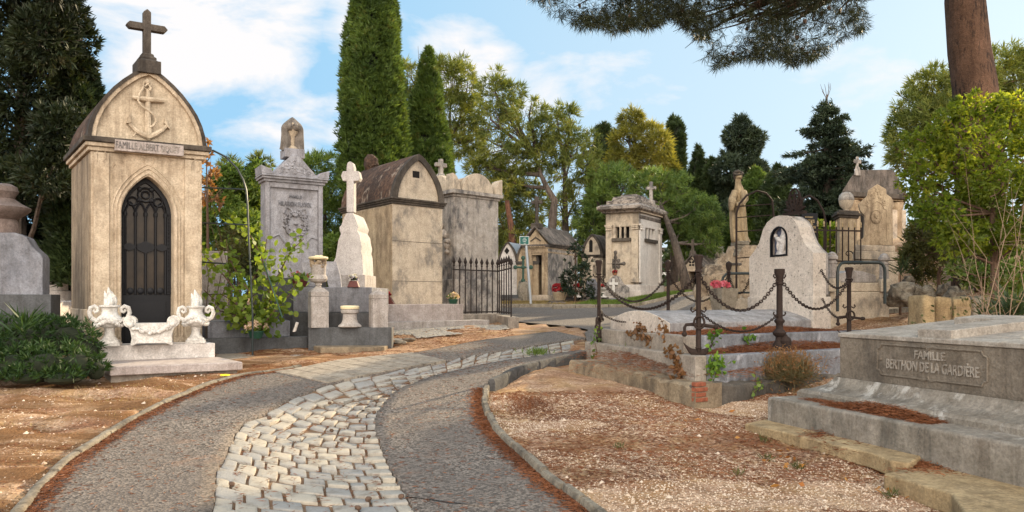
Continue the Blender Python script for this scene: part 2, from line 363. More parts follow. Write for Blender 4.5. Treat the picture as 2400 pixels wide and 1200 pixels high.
M['galv'] = plain('galvanised_post', (.42, .45, .48), .45, .5, .15)
M['verdigris'] = plain('verdigris_iron', (.035, .075, .055), .7, .1, .3)
M['bark'] = stone('reddish_pine_bark', (.20, .115, .075), (.13, .075, .05), dark=(.03, .02, .016), damt=.9, lo=.47, hi=.58, st=.22, dsc=7, bump=2.2)
M['barkgrey'] = stone('grey_bark', (.17, .135, .115), (.11, .09, .075), dark=(.03, .025, .02), damt=.8, lo=.47, hi=.62, st=.2, dsc=5, bump=1.6)
M['barkred'] = stone('red_brown_bark', (.24, .11, .065), (.15, .07, .045), dark=(.03, .02, .016), damt=.8, lo=.48, hi=.62, st=.2, dsc=5, bump=1.6)
M['twig'] = plain('dry_twigs', (.24, .165, .11), .9, 0, .35)
M['brick'] = plain('old_red_brick', (.24, .075, .04), .9, 0, .4, .8, 20)
M['stem'] = plain('woody_stem', (.10, .06, .04), .9, 0, .3)
M['facadewhite'] = plain('white_house_render', (.70, .69, .66), .9, 0, .06)
# foliage
M['l_cyp'] = leafmat('cypress_foliage', (.062, .108, .026), (.145, .205, .042), .22, (.14, .13, .035))
M['l_cypd'] = leafmat('dark_cypress_foliage', (.030, .050, .020), (.065, .095, .030), .15, (.06, .05, .022))
M['l_pine'] = leafmat('pine_needles', (.11, .15, .038), (.27, .275, .07), .30, (.16, .145, .045))
M['l_pineb'] = leafmat('blue_green_pine_needles', (.09, .155, .042), (.23, .29, .07), .30)
M['l_piney'] = leafmat('sunny_pine_needles', (.14, .145, .034), (.31, .28, .07), .45, (.07, .08, .025))
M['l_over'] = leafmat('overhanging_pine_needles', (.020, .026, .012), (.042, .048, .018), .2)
M['l_fir'] = leafmat('dark_fir_needles', (.030, .048, .030), (.066, .088, .046), .12)
M['l_yell'] = leafmat('yellow_green_leaves', (.10, .155, .024), (.27, .31, .042), .58, (.36, .34, .045))
M['l_jun'] = leafmat('juniper_foliage', (.026, .060, .016), (.060, .105, .026), .2)
M['l_vine'] = leafmat('lime_vine_leaves', (.12, .19, .030), (.24, .30, .055), .4, (.32, .26, .05))
M['l_ail'] = leafmat('soft_green_leaves', (.10, .17, .04), (.21, .27, .07), .35)
M['l_dark'] = leafmat('dark_hedge_leaves', (.014, .026, .014), (.035, .05, .022), .12, (.07, .06, .025))
M['l_olive'] = leafmat('olive_scrub_leaves', (.075, .085, .030), (.15, .14, .05), .3, (.16, .10, .05))
M['l_brown'] = leafmat('dead_brown_leaves', (.21, .105, .05), (.34, .18, .085), .3)
M['l_ivy'] = leafmat('bright_ivy_leaves', (.08, .18, .025), (.22, .32, .05), .35)
M['l_yucca'] = leafmat('blue_green_blades', (.045, .075, .035), (.09, .12, .05), .15)
M['l_dry'] = leafmat('dry_lavender_stems', (.20, .16, .09), (.12, .11, .05), .2, (.27, .16, .08))
M['needle'] = leafmat('fallen_pine_needles', (.16, .055, .022), (.26, .10, .04), .05)
M['dryleaf'] = leafmat('fallen_orange_leaves', (.42, .15, .035), (.5, .27, .08), .2)
M['grass'] = leafmat('green_grass', (.11, .17, .03), (.19, .25, .05), .3)
M['grassdry'] = leafmat('dry_grass', (.30, .22, .09), (.20, .16, .06), .2)
def flowermat(n, a, b): return leafmat(n, a, b, .2)
M['f_red'] = flowermat('red_petals', (.42, .02, .03), (.6, .06, .07))
M['f_pink'] = flowermat('pink_petals', (.6, .10, .16), (.65, .25, .3))
M['f_cream'] = flowermat('cream_petals', (.68, .56, .42), (.72, .5, .42))
M['f_white'] = flowermat('white_petals', (.7, .68, .64), (.10, .05, .25))
# ------------------------------------------------------------------ ground, road, cobbles, kerbs
def ground_mat():
    m, t, o = newmat('gravelly_ground'); p = posn(t)
    vor = N(t, 'ShaderNodeTexVoronoi', Scale=42.0); t.links.new(p, vor.inputs['Vector'])
    bwn = t.nodes.new('ShaderNodeSeparateColor'); t.links.new(vor.outputs['Color'], bwn.inputs[0])
    peb = ramp(t, bwn.outputs[0], 0, 1, (.26, .165, .11, 1), (.76, .57, .44, 1))
    soil = mix(t, ramp(t, noise(t, p, 1.1, 6), .38, .62), (.46, .305, .145), (.58, .405, .225))
    col = mix(t, ramp(t, noise(t, p, 2.2, 5), .36, .58, (.15, .15, .15, 1), (.75, .75, .75, 1)), soil, peb)
    # reddish brown needle litter lying in drifts
    fib = noise(t, p, 60, 4, .8)
    lit = mix(t, ramp(t, fib, .35, .65), (.10, .036, .018), (.32, .13, .06))
    dr = noise(t, posn(t, (.8, 1.5, 1)), 1.25, 8, .68, .3)
    col = mix(t, ramp(t, dr, .42, .66, (.12, .12, .12, 1), (.80, .80, .80, 1)), col, lit)
    dirt = ramp(t, noise(t, p, 5.5, 7, .7), .52, .66, (0, 0, 0, 1), (.55, .55, .55, 1))
    col = mix(t, dirt, col, (.20, .13, .075))
    # bands of darker washed earth and needles across the slope on the left
    sp_ = t.nodes.new('ShaderNodeSeparateXYZ'); t.links.new(p, sp_.inputs[0]); lf = N(t, 'ShaderNodeMapRange'); lf.inputs[1].default_value = -1.2; lf.inputs[2].default_value = -2.6; t.links.new(sp_.outputs[0], lf.inputs[0])
    bn = ramp(t, noise(t, posn(t, (.30, 2.4, 1)), 1.6, 7, .62, .25), .46, .56); bm_ = N(t, 'ShaderNodeMath', _operation='MULTIPLY'); t.links.new(bn, bm_.inputs[0]); t.links.new(lf.outputs[0], bm_.inputs[1])
    b2 = N(t, 'ShaderNodeMath', _operation='MULTIPLY'); t.links.new(bm_.outputs[0], b2.inputs[0]); b2.inputs[1].default_value = .95
    col = mix(t, b2.outputs[0], col, mix(t, fib, (.12, .058, .028), (.30, .165, .075)))
    col = mix(t, .85, col, ramp(t, noise(t, p, 24, 7, .75), .30, .68, (.5, .45, .41, 1), (1.05, 1.0, .96, 1)), 'MULTIPLY')
    finish(t, o, col, .95, [(vor.outputs['Distance'], .8, .015), (noise(t, p, 9, 8, .7), .7, .03), (fib, .4, .008)], spec=.1)
    return m
def asphalt_mat():
    m, t, o = newmat('worn_asphalt'); p = posn(t)
    vor = N(t, 'ShaderNodeTexVoronoi', Scale=52.0); t.links.new(p, vor.inputs['Vector'])
    s = t.nodes.new('ShaderNodeSeparateColor'); t.links.new(vor.outputs['Color'], s.inputs[0])
    col = mix(t, ramp(t, s.outputs[0], .2, .95), (.062, .053, .046), (.28, .235, .20))
    col = mix(t, ramp(t, noise(t, p, 1.3, 6), .35, .7, (0, 0, 0, 1), (.35, .35, .35, 1)), col, (.15, .12, .10))
    col = mix(t, ramp(t, noise(t, p, 3.5, 8, .7), .60, .74, (0, 0, 0, 1), (.5, .5, .5, 1)), col, (.05, .045, .042))
    col = mix(t, ramp(t, noise(t, p, .6, 4), .42, .6, (0, 0, 0, 1), (.55, .55, .55, 1)), col, (.12, .10, .088))
    col = mix(t, ramp(t, noise(t, p, 1.9, 8, .75, .6), .58, .70, (0, 0, 0, 1), (.5, .5, .5, 1)), col, (.25, .15, .10))
    finish(t, o, col, .9, [(vor.outputs['Distance'], .7, .01), (noise(t, p, 5, 6), .6, .03)], spec=.15); return m
def cobble_mat():
    m, t, o = newmat('worn_limestone_setts'); p = posn(t); gm = t.nodes.new('ShaderNodeNewGeometry')
    c = mix(t, gm.outputs['Random Per Island'], (.28, .27, .26), (.44, .385, .31))
    c = mix(t, ramp(t, noise(t, p, 7, 7, .7), .5, .68, (0, 0, 0, 1), (.75, .75, .75, 1)), c, (.20, .165, .13))
    c = mix(t, .3, c, ramp(t, noise(t, p, 60, 4, .8), .3, .7, (.35, .33, .3, 1), (1, 1, 1, 1)), 'MULTIPLY')
    finish(t, o, c, .8, [(noise(t, p, 14, 8, .7), .7, .02), (noise(t, p, 70, 4, .7), .35, .006)], spec=.25); return m
def soil_mat(name, a, b, sc=6):
    m, t, o = newmat(name); p = posn(t); f = noise(t, p, sc, 8, .72)
    col = mix(t, ramp(t, f, .35, .66), a, b); f2 = noise(t, p, 55, 4, .8)
    col = mix(t, .5, col, ramp(t, f2, .3, .7, (.3, .28, .26, 1), (1, 1, 1, 1)), 'MULTIPLY')
    finish(t, o, col, .95, [(f2, .7, .01), (f, .5, .02)], spec=.1); return m
M['ground'] = ground_mat(); M['asphalt'] = asphalt_mat(); M['cobble'] = cobble_mat()
M['joint'] = soil_mat('needle_filled_joints', (.16, .075, .04), (.30, .21, .14))
M['litter'] = soil_mat('needle_litter_bed', (.16, .06, .03), (.27, .12, .06), 14)
M['kerb'] = stone('worn_kerb_stone', (.33, .29, .23), (.25, .215, .17), damt=.7, lo=.48, hi=.64, st=1, dsc=3, dark=(.07, .06, .05), bump=.8)
M['kerbdark'] = stone('dark_kerb_stone', (.13, .125, .125), (.09, .09, .09), damt=.7, lo=.48, hi=.64, st=1, dsc=3, dark=(.04, .04, .04), bump=.9)
M['concrete'] = stone('grooved_concrete', (.42, .37, .31), (.36, .315, .26), damt=.5, lo=.52, hi=.7, st=1, dark=(.15, .13, .11), bump=.6)
M['mosaic'] = M['cobble']
def smooth_line(P, n):
    """resample a polyline of Vectors to n points, Catmull-Rom"""
    P = [Vector((p.x, p.y)) for p in P]; Q = []
    ext = [P[0]*2-P[1]]+P+[P[-1]*2-P[-2]]
    for i in range(1, len(ext)-2):
        a, b, c, d = ext[i-1:i+3]
        for k in range(8):
            t = k/8; Q.append(.5*((2*b)+(c-a)*t+(2*a-5*b+4*c-d)*t*t+(3*b-a-3*c+d)*t**3))
    Q.append(P[-1])
    L = [0]
    for i in range(1, len(Q)): L.append(L[-1]+(Q[i]-Q[i-1]).length)
    xs = np.interp(np.linspace(0, L[-1], n), L, [q.x for q in Q]); ys = np.interp(np.linspace(0, L[-1], n), L, [q.y for q in Q])
    return np.stack([xs, ys], 1)
def back(line, n=1, L=3.5):
    """lengthen a traced edge towards and past the photographer"""
    d = (line[0]-line[1]).normalized(); return [line[0]+d*L]+line
chL = [g(*p) for p in [(495, 1200), (505, 1108), (522, 1083), (537, 1046), (566, 998), (617, 973), (676, 940), (757, 907), (826, 888), (903, 874), (1043, 848), (1160, 826), (1300, 804), (1372, 793)]]
chR = [g(*p) for p in [(973, 1200), (955, 1167), (933, 1130), (907, 1083), (892, 1042), (880, 998), (883, 976), (903, 943), (929, 918), (977, 896), (1050, 874), (1123, 857), (1197, 844), (1300, 830), (1385, 818)]]
kR = [g(*p) for p in [(1390, 1215), (1267, 1120), (1227, 1083), (1150, 1007), (1133, 967), (1130, 940), (1138, 913), (1167, 899), (1180, 890), (1233, 870), (1293, 855), (1333, 847), (1372, 838)]]
kL = [g(*p) for p in [(62, 1200), (100, 1150), (133, 1117), (167, 1083), (233, 1040), (267, 1017), (310, 990), (350, 970), (400, 943), (450, 923), (500, 903), (567, 884), (640, 873), (760, 853), (793, 846), (966, 828), (1060, 811), (1150, 795), (1300, 777)]]
def bk(l, dx):
    d = l[0]-l[2]; d.z = 0; return [l[0]+d.normalized()*3.4]+l
chL, chR, kR, kL = bk(chL, .35), bk(chR, .25), bk(kR, .2), bk(kL, -1.1)
NL = 260
aL, aR, aK, aKL = [smooth_line(q, NL) for q in (chL, chR, kR, kL)]
# road and lane outlines, for keeping the ground sheet below them
LANE_A = np.array([[-9, 24.2], [-1.6, 23.2], [0, 20.6], [1.75, 18.2], [1.72, 17.2], [1.62, 15.8], [1.40, 13.2]]); LANE_B = np.array([[-9, 28.6], [-2, 28.7], [3.4, 28.9], [7.0, 27.6], [8.0, 19.5], [5.0, 15.4], [3.4, 14.2], [2.2, 12.6]])
rs = lambda a, n: smooth_line([Vector((*q, 0)) for q in a], n)
LANE_A, LANE_B = rs(LANE_A, 90), rs(LANE_B, 90)
ROADP = np.array(list(aKL)+list(aK[::-1])); LANEP = np.array(list(LANE_A)+list(LANE_B[::-1]))
def inside(x, y, P):
    x = np.asarray(x); c = np.zeros(x.shape, bool); j = len(P)-1
    for i in range(len(P)):
        xi, yi, xj, yj = P[i][0], P[i][1], P[j][0], P[j][1]
        if yi != yj:
            k = ((yi > y) != (yj > y)) & (x < (xj-xi)*(y-yi)/(yj-yi)+xi); c ^= k
        j = i
    return c
def paved(x, y): return inside(x, y, ROADP) | inside(x, y, LANEP)
def axis(a, b, step, far, k=1.13):
    mid = list(np.arange(a, b, step)); s = step; hi = [b]
    while hi[-1] < far: s *= k; hi.append(hi[-1]+s)
    s = step; lo = [a-step]
    while lo[-1] > -far: s *= k; lo.append(lo[-1]-s)
    return np.array(lo[::-1]+mid+hi)
X = axis(-9, 9, .11, 700); Y = axis(2.5, 15, .11, 700)
GX, GY = np.meshgrid(X, Y); GZ = zt(GX, GY)
PP = np.stack([GX.ravel(), GY.ravel(), GX.ravel()*0], 1)
ins = inside(GX, GY, ROADP); ins2 = inside(GX, GY, LANEP)
near = (np.abs(GX) < 12) & (GY < 22)
rel = .022*nz(PP, .5, 1).reshape(GX.shape)+.012*nz(PP, 1.7, 2).reshape(GX.shape)
# washed-out ripples left of the lane
rip = np.sin(GY*9.5+GX*1.1+1.8*nz(PP, .25, 4).reshape(GX.shape))
rip = np.clip(rip, -.2, 1)*.085*sm(-1.2, -2.6, GX+.22*(GY-5))*sm(12.5, 9.5, GY)*(.6+.5*nz(PP, .4, 8).reshape(GX.shape))
GZ = GZ+np.where(ins, -.17, np.where(ins2, -.07, np.where(near, rel+rip-.015, rel-.015)))
ny, nx = GX.shape
idx = np.arange(ny*nx).reshape(ny, nx)
F = np.stack([idx[:-1, :-1], idx[:-1, 1:], idx[1:, 1:], idx[1:, :-1]], -1).reshape(-1, 4)
gr = npmesh('ground', np.stack([GX, GY, GZ], -1).reshape(-1, 3), F, M['ground'], smooth=True); tag(gr, kind='structure')
def strip(name, A, B, nu, mat, dz=0, prof=None, thick=.0, kind='structure'):
    V = []; n = len(A)
    for j in range(nu+1):
        t = j/nu; P = A*(1-t)+B*t
        z = zt(P[:, 0], P[:, 1])+dz+(prof(t) if prof else 0); V.append(np.column_stack([P, z]))
    if thick:
        P = B; V.append(np.column_stack([P, V[-1][:, 2]-thick])); V.insert(0, np.column_stack([A, V[0][:, 2]-thick])); nu += 2
    V = np.concatenate(V); idx = np.arange((nu+1)*n).reshape(nu+1, n)
    F = np.stack([idx[:-1, :-1], idx[1:, :-1], idx[1:, 1:], idx[:-1, 1:]], -1).reshape(-1, 4)
    o = npmesh(name, V, F, mat, smooth=False); return tag(o, kind=kind)
jit = np.array([[rnd.gauss(0, .012), rnd.gauss(0, .008)] for _ in range(NL)])
aL2 = aL+jit; aR2 = aR+jit[::-1]
# the channel: a dished bed with individually laid setts (one paved surface)
dish = lambda t: -.075*(1-(2*t-1)**2)
strip('channel_bed', aL+np.array([[-.03, 0]]), aR+np.array([[.03, 0]]), 10, M['joint'], -.017, dish)
strip('road', aR2, aK, 8, M['asphalt'], .012, None, .09)
kl2 = smooth_line(kL, NL)
strip('road', kl2, aL2, 8, M['asphalt'], .012, None, .09)
S.collection.objects['road.001'].name = 'road_side'
mb = MB(); NR = 118
cA, cB = smooth_line(chL, NR+1), smooth_line(chR, NR+1)
# row spacing follows the middle of the channel
mid = (aL+aR)/2; seg = np.r_[0, np.cumsum(np.linalg.norm(np.diff(mid, axis=0), axis=1))]
rows = []; s_ = 0
while s_ < seg[-1]-.2: rows.append(s_); s_ += (.235+.016*max(0, s_-3))*rnd.uniform(.88, 1.12)
def at(line, s): return np.array([np.interp(s, seg, line[:, 0]), np.interp(s, seg, line[:, 1])])
for r0, r1 in zip(rows[:-1], rows[1:]):
    wdt = np.linalg.norm(at(aR, r0)-at(aL, r0)); nst = max(4, int(round(wdt/.255)))
    cuts = [0]+sorted((k+rnd.uniform(-.2, .2)+(.25 if rows.index(r0) % 2 else -.25))/nst for k in range(1, nst))+[1]
    gap = .008
    for t0, t1 in zip(cuts[:-1], cuts[1:]):
        if rnd.random() < .003: continue
        gw = gap/wdt; a0, a1 = t0+gw+rnd.uniform(0, .006), t1-gw-rnd.uniform(0, .006); b0, b1 = r0+gap*rnd.uniform(.4, 1.5), r1-gap*rnd.uniform(.4, 1.5)
        bow = .05*math.sin(r0*2.1)
        def q(t, s): 
            s = min(max(s+bow*(2*t-1)+rnd.gauss(0, .004), 0), seg[-1]); A_, B_ = at(aL, s), at(aR, s); return A_*(1-t)+B_*t
        cs = [q(a0, b0), q((a0+a1)/2, b0-.004), q(a1, b0), q(a1, (b0+b1)/2), q(a1, b1), q((a0+a1)/2, b1+.004), q(a0, b1), q(a0, (b0+b1)/2)]
        c = sum(cs)/8; zc = Z(*c)+dish((t0+t1)/2)+rnd.gauss(0, .005); tilt = (rnd.gauss(0, .035), rnd.gauss(0, .035))
        sl = (dish(t1)-dish(t0))
        vs = []
        for k, h in ((1.0, -.045), (1.0, -.005), (.975, .0015), (.92, .004), (.5, .005)):
            for i_, p in enumerate(cs):
                kk = k-(.024 if (i_ % 2 == 0 and k > .9) else 0)
                e = c+(p-c)*kk; tt = (np.dot(p-c, (at(aR, r0)-at(aL, r0))/wdt))/wdt
                vs.append((e[0], e[1], zc+h+tt*sl/(max(t1-t0, .05))*.9*kk+tilt[0]*(e[0]-c[0])+tilt[1]*(e[1]-c[1])))
        fs = [(j*8+i, j*8+(i+1) % 8, j*8+8+(i+1) % 8, j*8+8+i) for j in range(4) for i in range(8)]+[tuple(32+i for i in range(8))]
        mb.add(vs, fs)
co = mb.build('cobbled_channel', M['cobble'], smooth=True, ang=60); tag(co, kind='structure')
# cross lane at the back, grooved concrete apron, grass verge
strip('cross_lane', LANE_A, LANE_B, 24, M['asphalt'], .006)
slab = [g(*p) for p in [(641, 875), (793, 847), (966, 829), (1046, 848), (830, 888), (765, 901)]]
A_ = smooth_line([slab[0], g(700, 866), slab[1], g(880, 838), slab[2]], 40); B_ = smooth_line([slab[5], slab[4], g(935, 868), slab[3]], 40)
V = []; mbc = MB()
for k in range(9):
    t0, t1 = k/9+.006, (k+1)/9-.006; i0, i1 = int(t0*39), int(t1*39)
    f = lambda L, t: np.array([np.interp(t*39, range(40), L[:, 0]), np.interp(t*39, range(40), L[:, 1])])
    qs = [f(A_, t0), f(A_, t1), f(B_, t1), f(B_, t0)]
    n = 8
    for j in range(n):
        u0, u1 = j/n, (j+1)/n
        P4 = [qs[0]*(1-u0)+qs[3]*u0, qs[1]*(1-u0)+qs[2]*u0, qs[1]*(1-u1)+qs[2]*u1, qs[0]*(1-u1)+qs[3]*u1]
        hs = [Z(*p)+.03 for p in P4]
        mbc.add([(p[0], p[1], h) for p, h in zip(P4, hs)]+[(p[0], p[1], h-.06) for p, h in zip(P4, hs)], [(0, 1, 2, 3), (0, 4, 5, 1), (2, 6, 7, 3), (1, 5, 6, 2), (3, 7, 4, 0)])
tag(mbc.build('concrete_apron', M['concrete']), kind='structure')
def kerb(name, line, w_, h, mat, i0, i1, seg_n=9, gap=.03, z0=-.06, side=1):
    mb = MB(); i = i0
    while i < i1-1:
        j = min(i+seg_n+rnd.randint(-2, 2), i1-1)
        P = line[i:j+1].copy()
        if len(P) < 2: break
        T = np.gradient(P, axis=0); T /= np.linalg.norm(T, axis=1)[:, None]; Nn = np.stack([-T[:, 1], T[:, 0]], 1)*side
        P[0] += T[0]*gap/2; P[-1] -= T[-1]*gap/2; dz = rnd.gauss(0, .006); off = rnd.gauss(0, .008)
        rings = []
        for p, nn in zip(P, Nn):
            zz = Z(*p)+dz; ring = []
            for a, b in ((0, z0), (0, h*.7), (w_*.18, h), (w_*.82, h), (w_, h*.7), (w_, z0)):
                q = p+nn*(a+off); ring.append((q[0], q[1], zz+b))
            rings.append(ring)
        mb.loft(rings); i = j
    o = mb.build(name, mat, smooth=True, ang=50); return tag(o, kind='structure')
kK = smooth_line(kR, 300)
js = int(np.argmin(np.abs(kK[:, 1]-g(1138, 913).y)+np.abs(kK[:, 0]-g(1138, 913).x)))
kerb('right_kerb', kK, .075, .075, M['kerb'], 0, js, 11, side=-1)
kerb('raised_dark_kerb', kK, .11, .13, M['kerbdark'], js+1, 300, 15, side=-1)
kerb('left_kerb', smooth_line(kL, 300), .085, .045, M['kerb'], 0, 175, 12, side=1)
fk = rs(np.array([[-9, 28.75], [-2, 28.85], [3.2, 29.0]]), 40); kerb('far_kerb', fk, .14, .14, M['kerb'], 0, 40, 5)
fk = rs(np.array([[1.6, 27.6], [3.0, 28.6], [5.0, 29.0], [8.4, 28.0]]), 40); kerb('grass_kerb', fk, .14, .13, M['kerb'], 0, 40, 5)
# white pebble paving in front of the pale chapel, partly under needles
pv = MB(); A0, B0, C0, D0 = g(915, 797), g(1120, 768), g(900, 770), g(1180, 760)
for _ in range(3600):
    px, py = rnd.uniform(905, 1190), rnd.uniform(762, 800); p = g(px, py)
    if py > 800-(px-905)*.10 or nz(np.array([[p.x, p.y, 0]]), .35, 12)[0] > .35: continue
    r = rnd.uniform(.035, .055); zz = p.z
    a0 = rnd.random()*6
    pv.add([(p.x+r*math.cos(a0+k*1.2566), p.y+r*math.sin(a0+k*1.2566), zz) for k in range(5)]+[(p.x+.75*r*math.cos(a0+k*1.2566), p.y+.75*r*math.sin(a0+k*1.2566), zz+.014) for k in range(5)],
           [(5, 6, 7, 8, 9)]+[(k, (k+1) % 5, 5+(k+1) % 5, 5+k) for k in range(5)])
tag(pv.build('pebble_paving', M['cobble']), kind='structure')
# scattered gravel, needles, leaves, tufts: uncountable ground cover
def scatter(n, xr, yr, ok=None):
    x = rng.uniform(*xr, n); y = rng.uniform(*yr, n); k = ~paved(x, y)
    if ok is not None: k &= ok(x, y)
    x, y = x[k], y[k]; return np.column_stack([x, y, zt(x, y)])
def gcz(P):
    """height of the real ground sheet at points"""
    ix = np.clip(np.searchsorted(X, P[:, 0])-1, 0, nx-2); iy = np.clip(np.searchsorted(Y, P[:, 1])-1, 0, ny-2)
    fx = (P[:, 0]-X[ix])/(X[ix+1]-X[ix]); fy = (P[:, 1]-Y[iy])/(Y[iy+1]-Y[iy])
    return GZ[iy, ix]*(1-fx)*(1-fy)+GZ[iy, ix+1]*fx*(1-fy)+GZ[iy+1, ix]*(1-fx)*fy+GZ[iy+1, ix+1]*fx*fy
def pebbles(name, P, rmin, rmax, mat):
    n = len(P); P = P.copy(); r = rng.uniform(rmin, rmax, n)**1.0
    base = np.array([(math.cos(k*1.2566), math.sin(k*1.2566), -.2) for k in range(5)]+[(.1, .1, .62)])
    ang = rng.uniform(0, 6.28, n); c, s = np.cos(ang), np.sin(ang)
    j = 1+rng.normal(0, .18, (n, 6, 3)); B = base[None]*j
    V = np.stack([B[..., 0]*c[:, None]-B[..., 1]*s[:, None], B[..., 0]*s[:, None]+B[..., 1]*c[:, None], B[..., 2]], -1)*r[:, None, None]+P[:, None]
    F = np.array([(k, (k+1) % 5, 5) for k in range(5)])[None]+6*np.arange(n)[:, None, None]
    o = npmesh(name, V.reshape(-1, 3), F.reshape(-1, 3), mat); return tag(o, kind='stuff')
def pebmat():
    m, t, o = newmat('pale_gravel'); gm = t.nodes.new('ShaderNodeNewGeometry')
    r = t.nodes.new('ShaderNodeValToRGB'); e = r.color_ramp.elements; e[0].color = (.27, .175, .115, 1); e[1].color = (.66, .52, .40, 1)
    x = e.new(.5); x.color = (.55, .40, .28, 1); t.links.new(gm.outputs['Random Per Island'], r.inputs[0]); finish(t, o, r.outputs[0], .9); return m
M['peb'] = pebmat()
drift = lambda x, y: nz(np.column_stack([x*.8, y*1.3, x*0]), .42, 21)
P = np.concatenate([scatter(42000, (-.5, 4.5), (4.6, 9.8), lambda x, y: drift(x, y) < .5), scatter(7000, (-7, -.5), (4.6, 11.5), lambda x, y: drift(x, y) < .2), scatter(5000, (3, 9), (9.5, 15))])
P[:, 2] = gcz(P); pebbles('gravel', P, .004, .013, M['peb'])
P = np.concatenate([scatter(420, (-.5, 5), (4.8, 10.5)), scatter(320, (-7, -1), (5, 12)), scatter(200, (5, 11), (11, 15))]); P[:, 2] = gcz(P); pebbles('loose_stones', P, .014, .034, M['peb'])
def blades(P, D, L, W, seed=0):
    """rhombic blades from bases P along D; returns verts, faces"""
    r = np.random.default_rng(seed+3); n = len(P); D = D/np.maximum(np.linalg.norm(D, axis=1), 1e-6)[:, None]
    Rn = r.normal(size=(n, 3)); Sd = np.cross(D, Rn); Sd /= np.maximum(np.linalg.norm(Sd, axis=1), 1e-6)[:, None]
    L = np.broadcast_to(L, n)[:, None]; W = np.broadcast_to(W, n)[:, None]
    V = np.stack([P, P+D*L*.45+Sd*W/2, P+D*L, P+D*L*.45-Sd*W/2], 1).reshape(-1, 3)
    return V, np.arange(4*n).reshape(n, 4)
def litter(name, P, L, W, mat, up=.1, seed=0):
    n = len(P); a = rng.uniform(0, 6.28, n); D = np.column_stack([np.cos(a), np.sin(a), rng.uniform(-.02, up, n)])
    V, F = blades(P+np.array([0, 0, .006]), D, rng.uniform(.6, 1.2, n)*L, W, seed); return tag(npmesh(name, V, F, mat), kind='stuff')
P1 = scatter(42000, (-1, 4.6), (4.6, 10), lambda x, y: drift(x, y) > -.45); P2_ = scatter(24000, (-8, -.5), (4.6, 12.5), lambda x, y: np.sin(y*9.5+x*1.1+1.8*nz(np.column_stack([x, y, x*0]), .25, 4)) < -.1)
P3 = scatter(24000, (-6, 0), (11, 20), lambda x, y: drift(x, y) > -.3); P4 = scatter(16000, (4, 13), (10, 19))
i_ = rng.integers(0, js, 9000); off = np.abs(rng.normal(0, .07, 9000)); P5 = np.column_stack([kK[i_]+np.column_stack([-off, rng.normal(0, .02, 9000)]), kK[i_, 0]*0]); P5[:, 2] = zt(P5[:, 0], P5[:, 1])+.014
kk = smooth_line(kL, 300); i_ = rng.integers(0, 170, 7000); off = np.abs(rng.normal(0, .08, 7000)); P6 = np.column_stack([kk[i_]+np.column_stack([off, rng.normal(0, .02, 7000)]), kk[i_, 0]*0]); P6[:, 2] = zt(P6[:, 0], P6[:, 1])+.014
P = np.concatenate([P1, P2_, P3, P4]); P[:, 2] = gcz(P); P = np.concatenate([P, P5, P6])
ln = rng.integers(40, NL, 2400); tt = rng.choice([.12, .28, .42, .57, .72, .88], 2400)+rng.normal(0, .012, 2400); P7 = np.column_stack([aL[ln]*(1-tt[:, None])+aR[ln]*tt[:, None], ln*0.]); P7[:, 2] = zt(P7[:, 0], P7[:, 1])-.075*(1-(2*tt-1)**2)+.002
q8 = rng.integers(30, NL-40, 2600); t8 = rng.random(2600); sd8 = rng.random(2600) < .5; P8 = np.where(sd8[:, None], kl2[q8]*(1-t8[:, None])+aL[q8]*t8[:, None], aK[q8]*(1-t8[:, None])+aR[q8]*t8[:, None]); P8 = np.column_stack([P8, zt(P8[:, 0], P8[:, 1])+.010])
litter('pine_needle_litter', np.concatenate([P, P7, P8]), .075, .0065, M['needle'])
P = np.concatenate([scatter(40, (2.0, 5), (5.2, 9)), np.array([[*(g(x, y).xy), 0] for x, y in [(1840+rnd.gauss(0, 30), 1070+rnd.gauss(0, 14)) for _ in range(14)]+[(2050+rnd.uniform(0, 260), 1150+rnd.gauss(0, 14)) for _ in range(22)]])]); P[:, 2] = gcz(P)
litter('fallen_leaves', P, .085, .045, M['dryleaf'], .5)
P = scatter(5200, (-8, 0), (5.5, 11.2), lambda x, y: nz(np.column_stack([x*.5, y*1.5, x*0]), .5, 33) > .45); P[:, 2] = gcz(P)
D = rng.normal(0, .5, (len(P), 3)); D[:, 2] = 1; V, F = blades(P, D, rng.uniform(.03, .08, len(P)), .006)
tag(npmesh('dry_grass', V, F, M['grassdry']), kind='stuff')
def grass_patch(name, pts, n, h, mat, wd):
    xs = np.array([p[0] for p in pts]); ys = np.array([p[1] for p in pts]); x = rng.uniform(xs.min(), xs.max(), n); y = rng.uniform(ys.min(), ys.max(), n)
    k = inside(x, y, pts); P = np.column_stack([x[k], y[k], zt(x[k], y[k])-.02]); D = rng.normal(0, .45, (len(P), 3)); D[:, 2] = 1
    V, F = blades(P, D, rng.uniform(.5, 1.2, len(P))*h, wd); return tag(npmesh(name, V, F, mat), kind='stuff')
grass_patch('verge_grass', [(2.4, 29.2), (5.2, 29.3), (9.2, 28.6), (10.5, 33), (3.8, 33.2)], 30000, .17, M['grass'], .03)
grass_patch('verge_dry_grass', [(-2.5, 29.0), (3.0, 29.1), (4.2, 33), (-3, 33)], 12000, .10, M['grassdry'], .025)
P = np.array([[*g(rnd.gauss(1262, 16), rnd.gauss(824, 3)).xy, 0] for _ in range(160)]); P[:, 2] = zt(P[:, 0], P[:, 1])-.05; D = rng.normal(0, .5, (160, 3)); D[:, 2] = 1
V, F = blades(P, D, .14, .014); tag(npmesh('weed_tufts', V, F, M['grass']), kind='stuff')
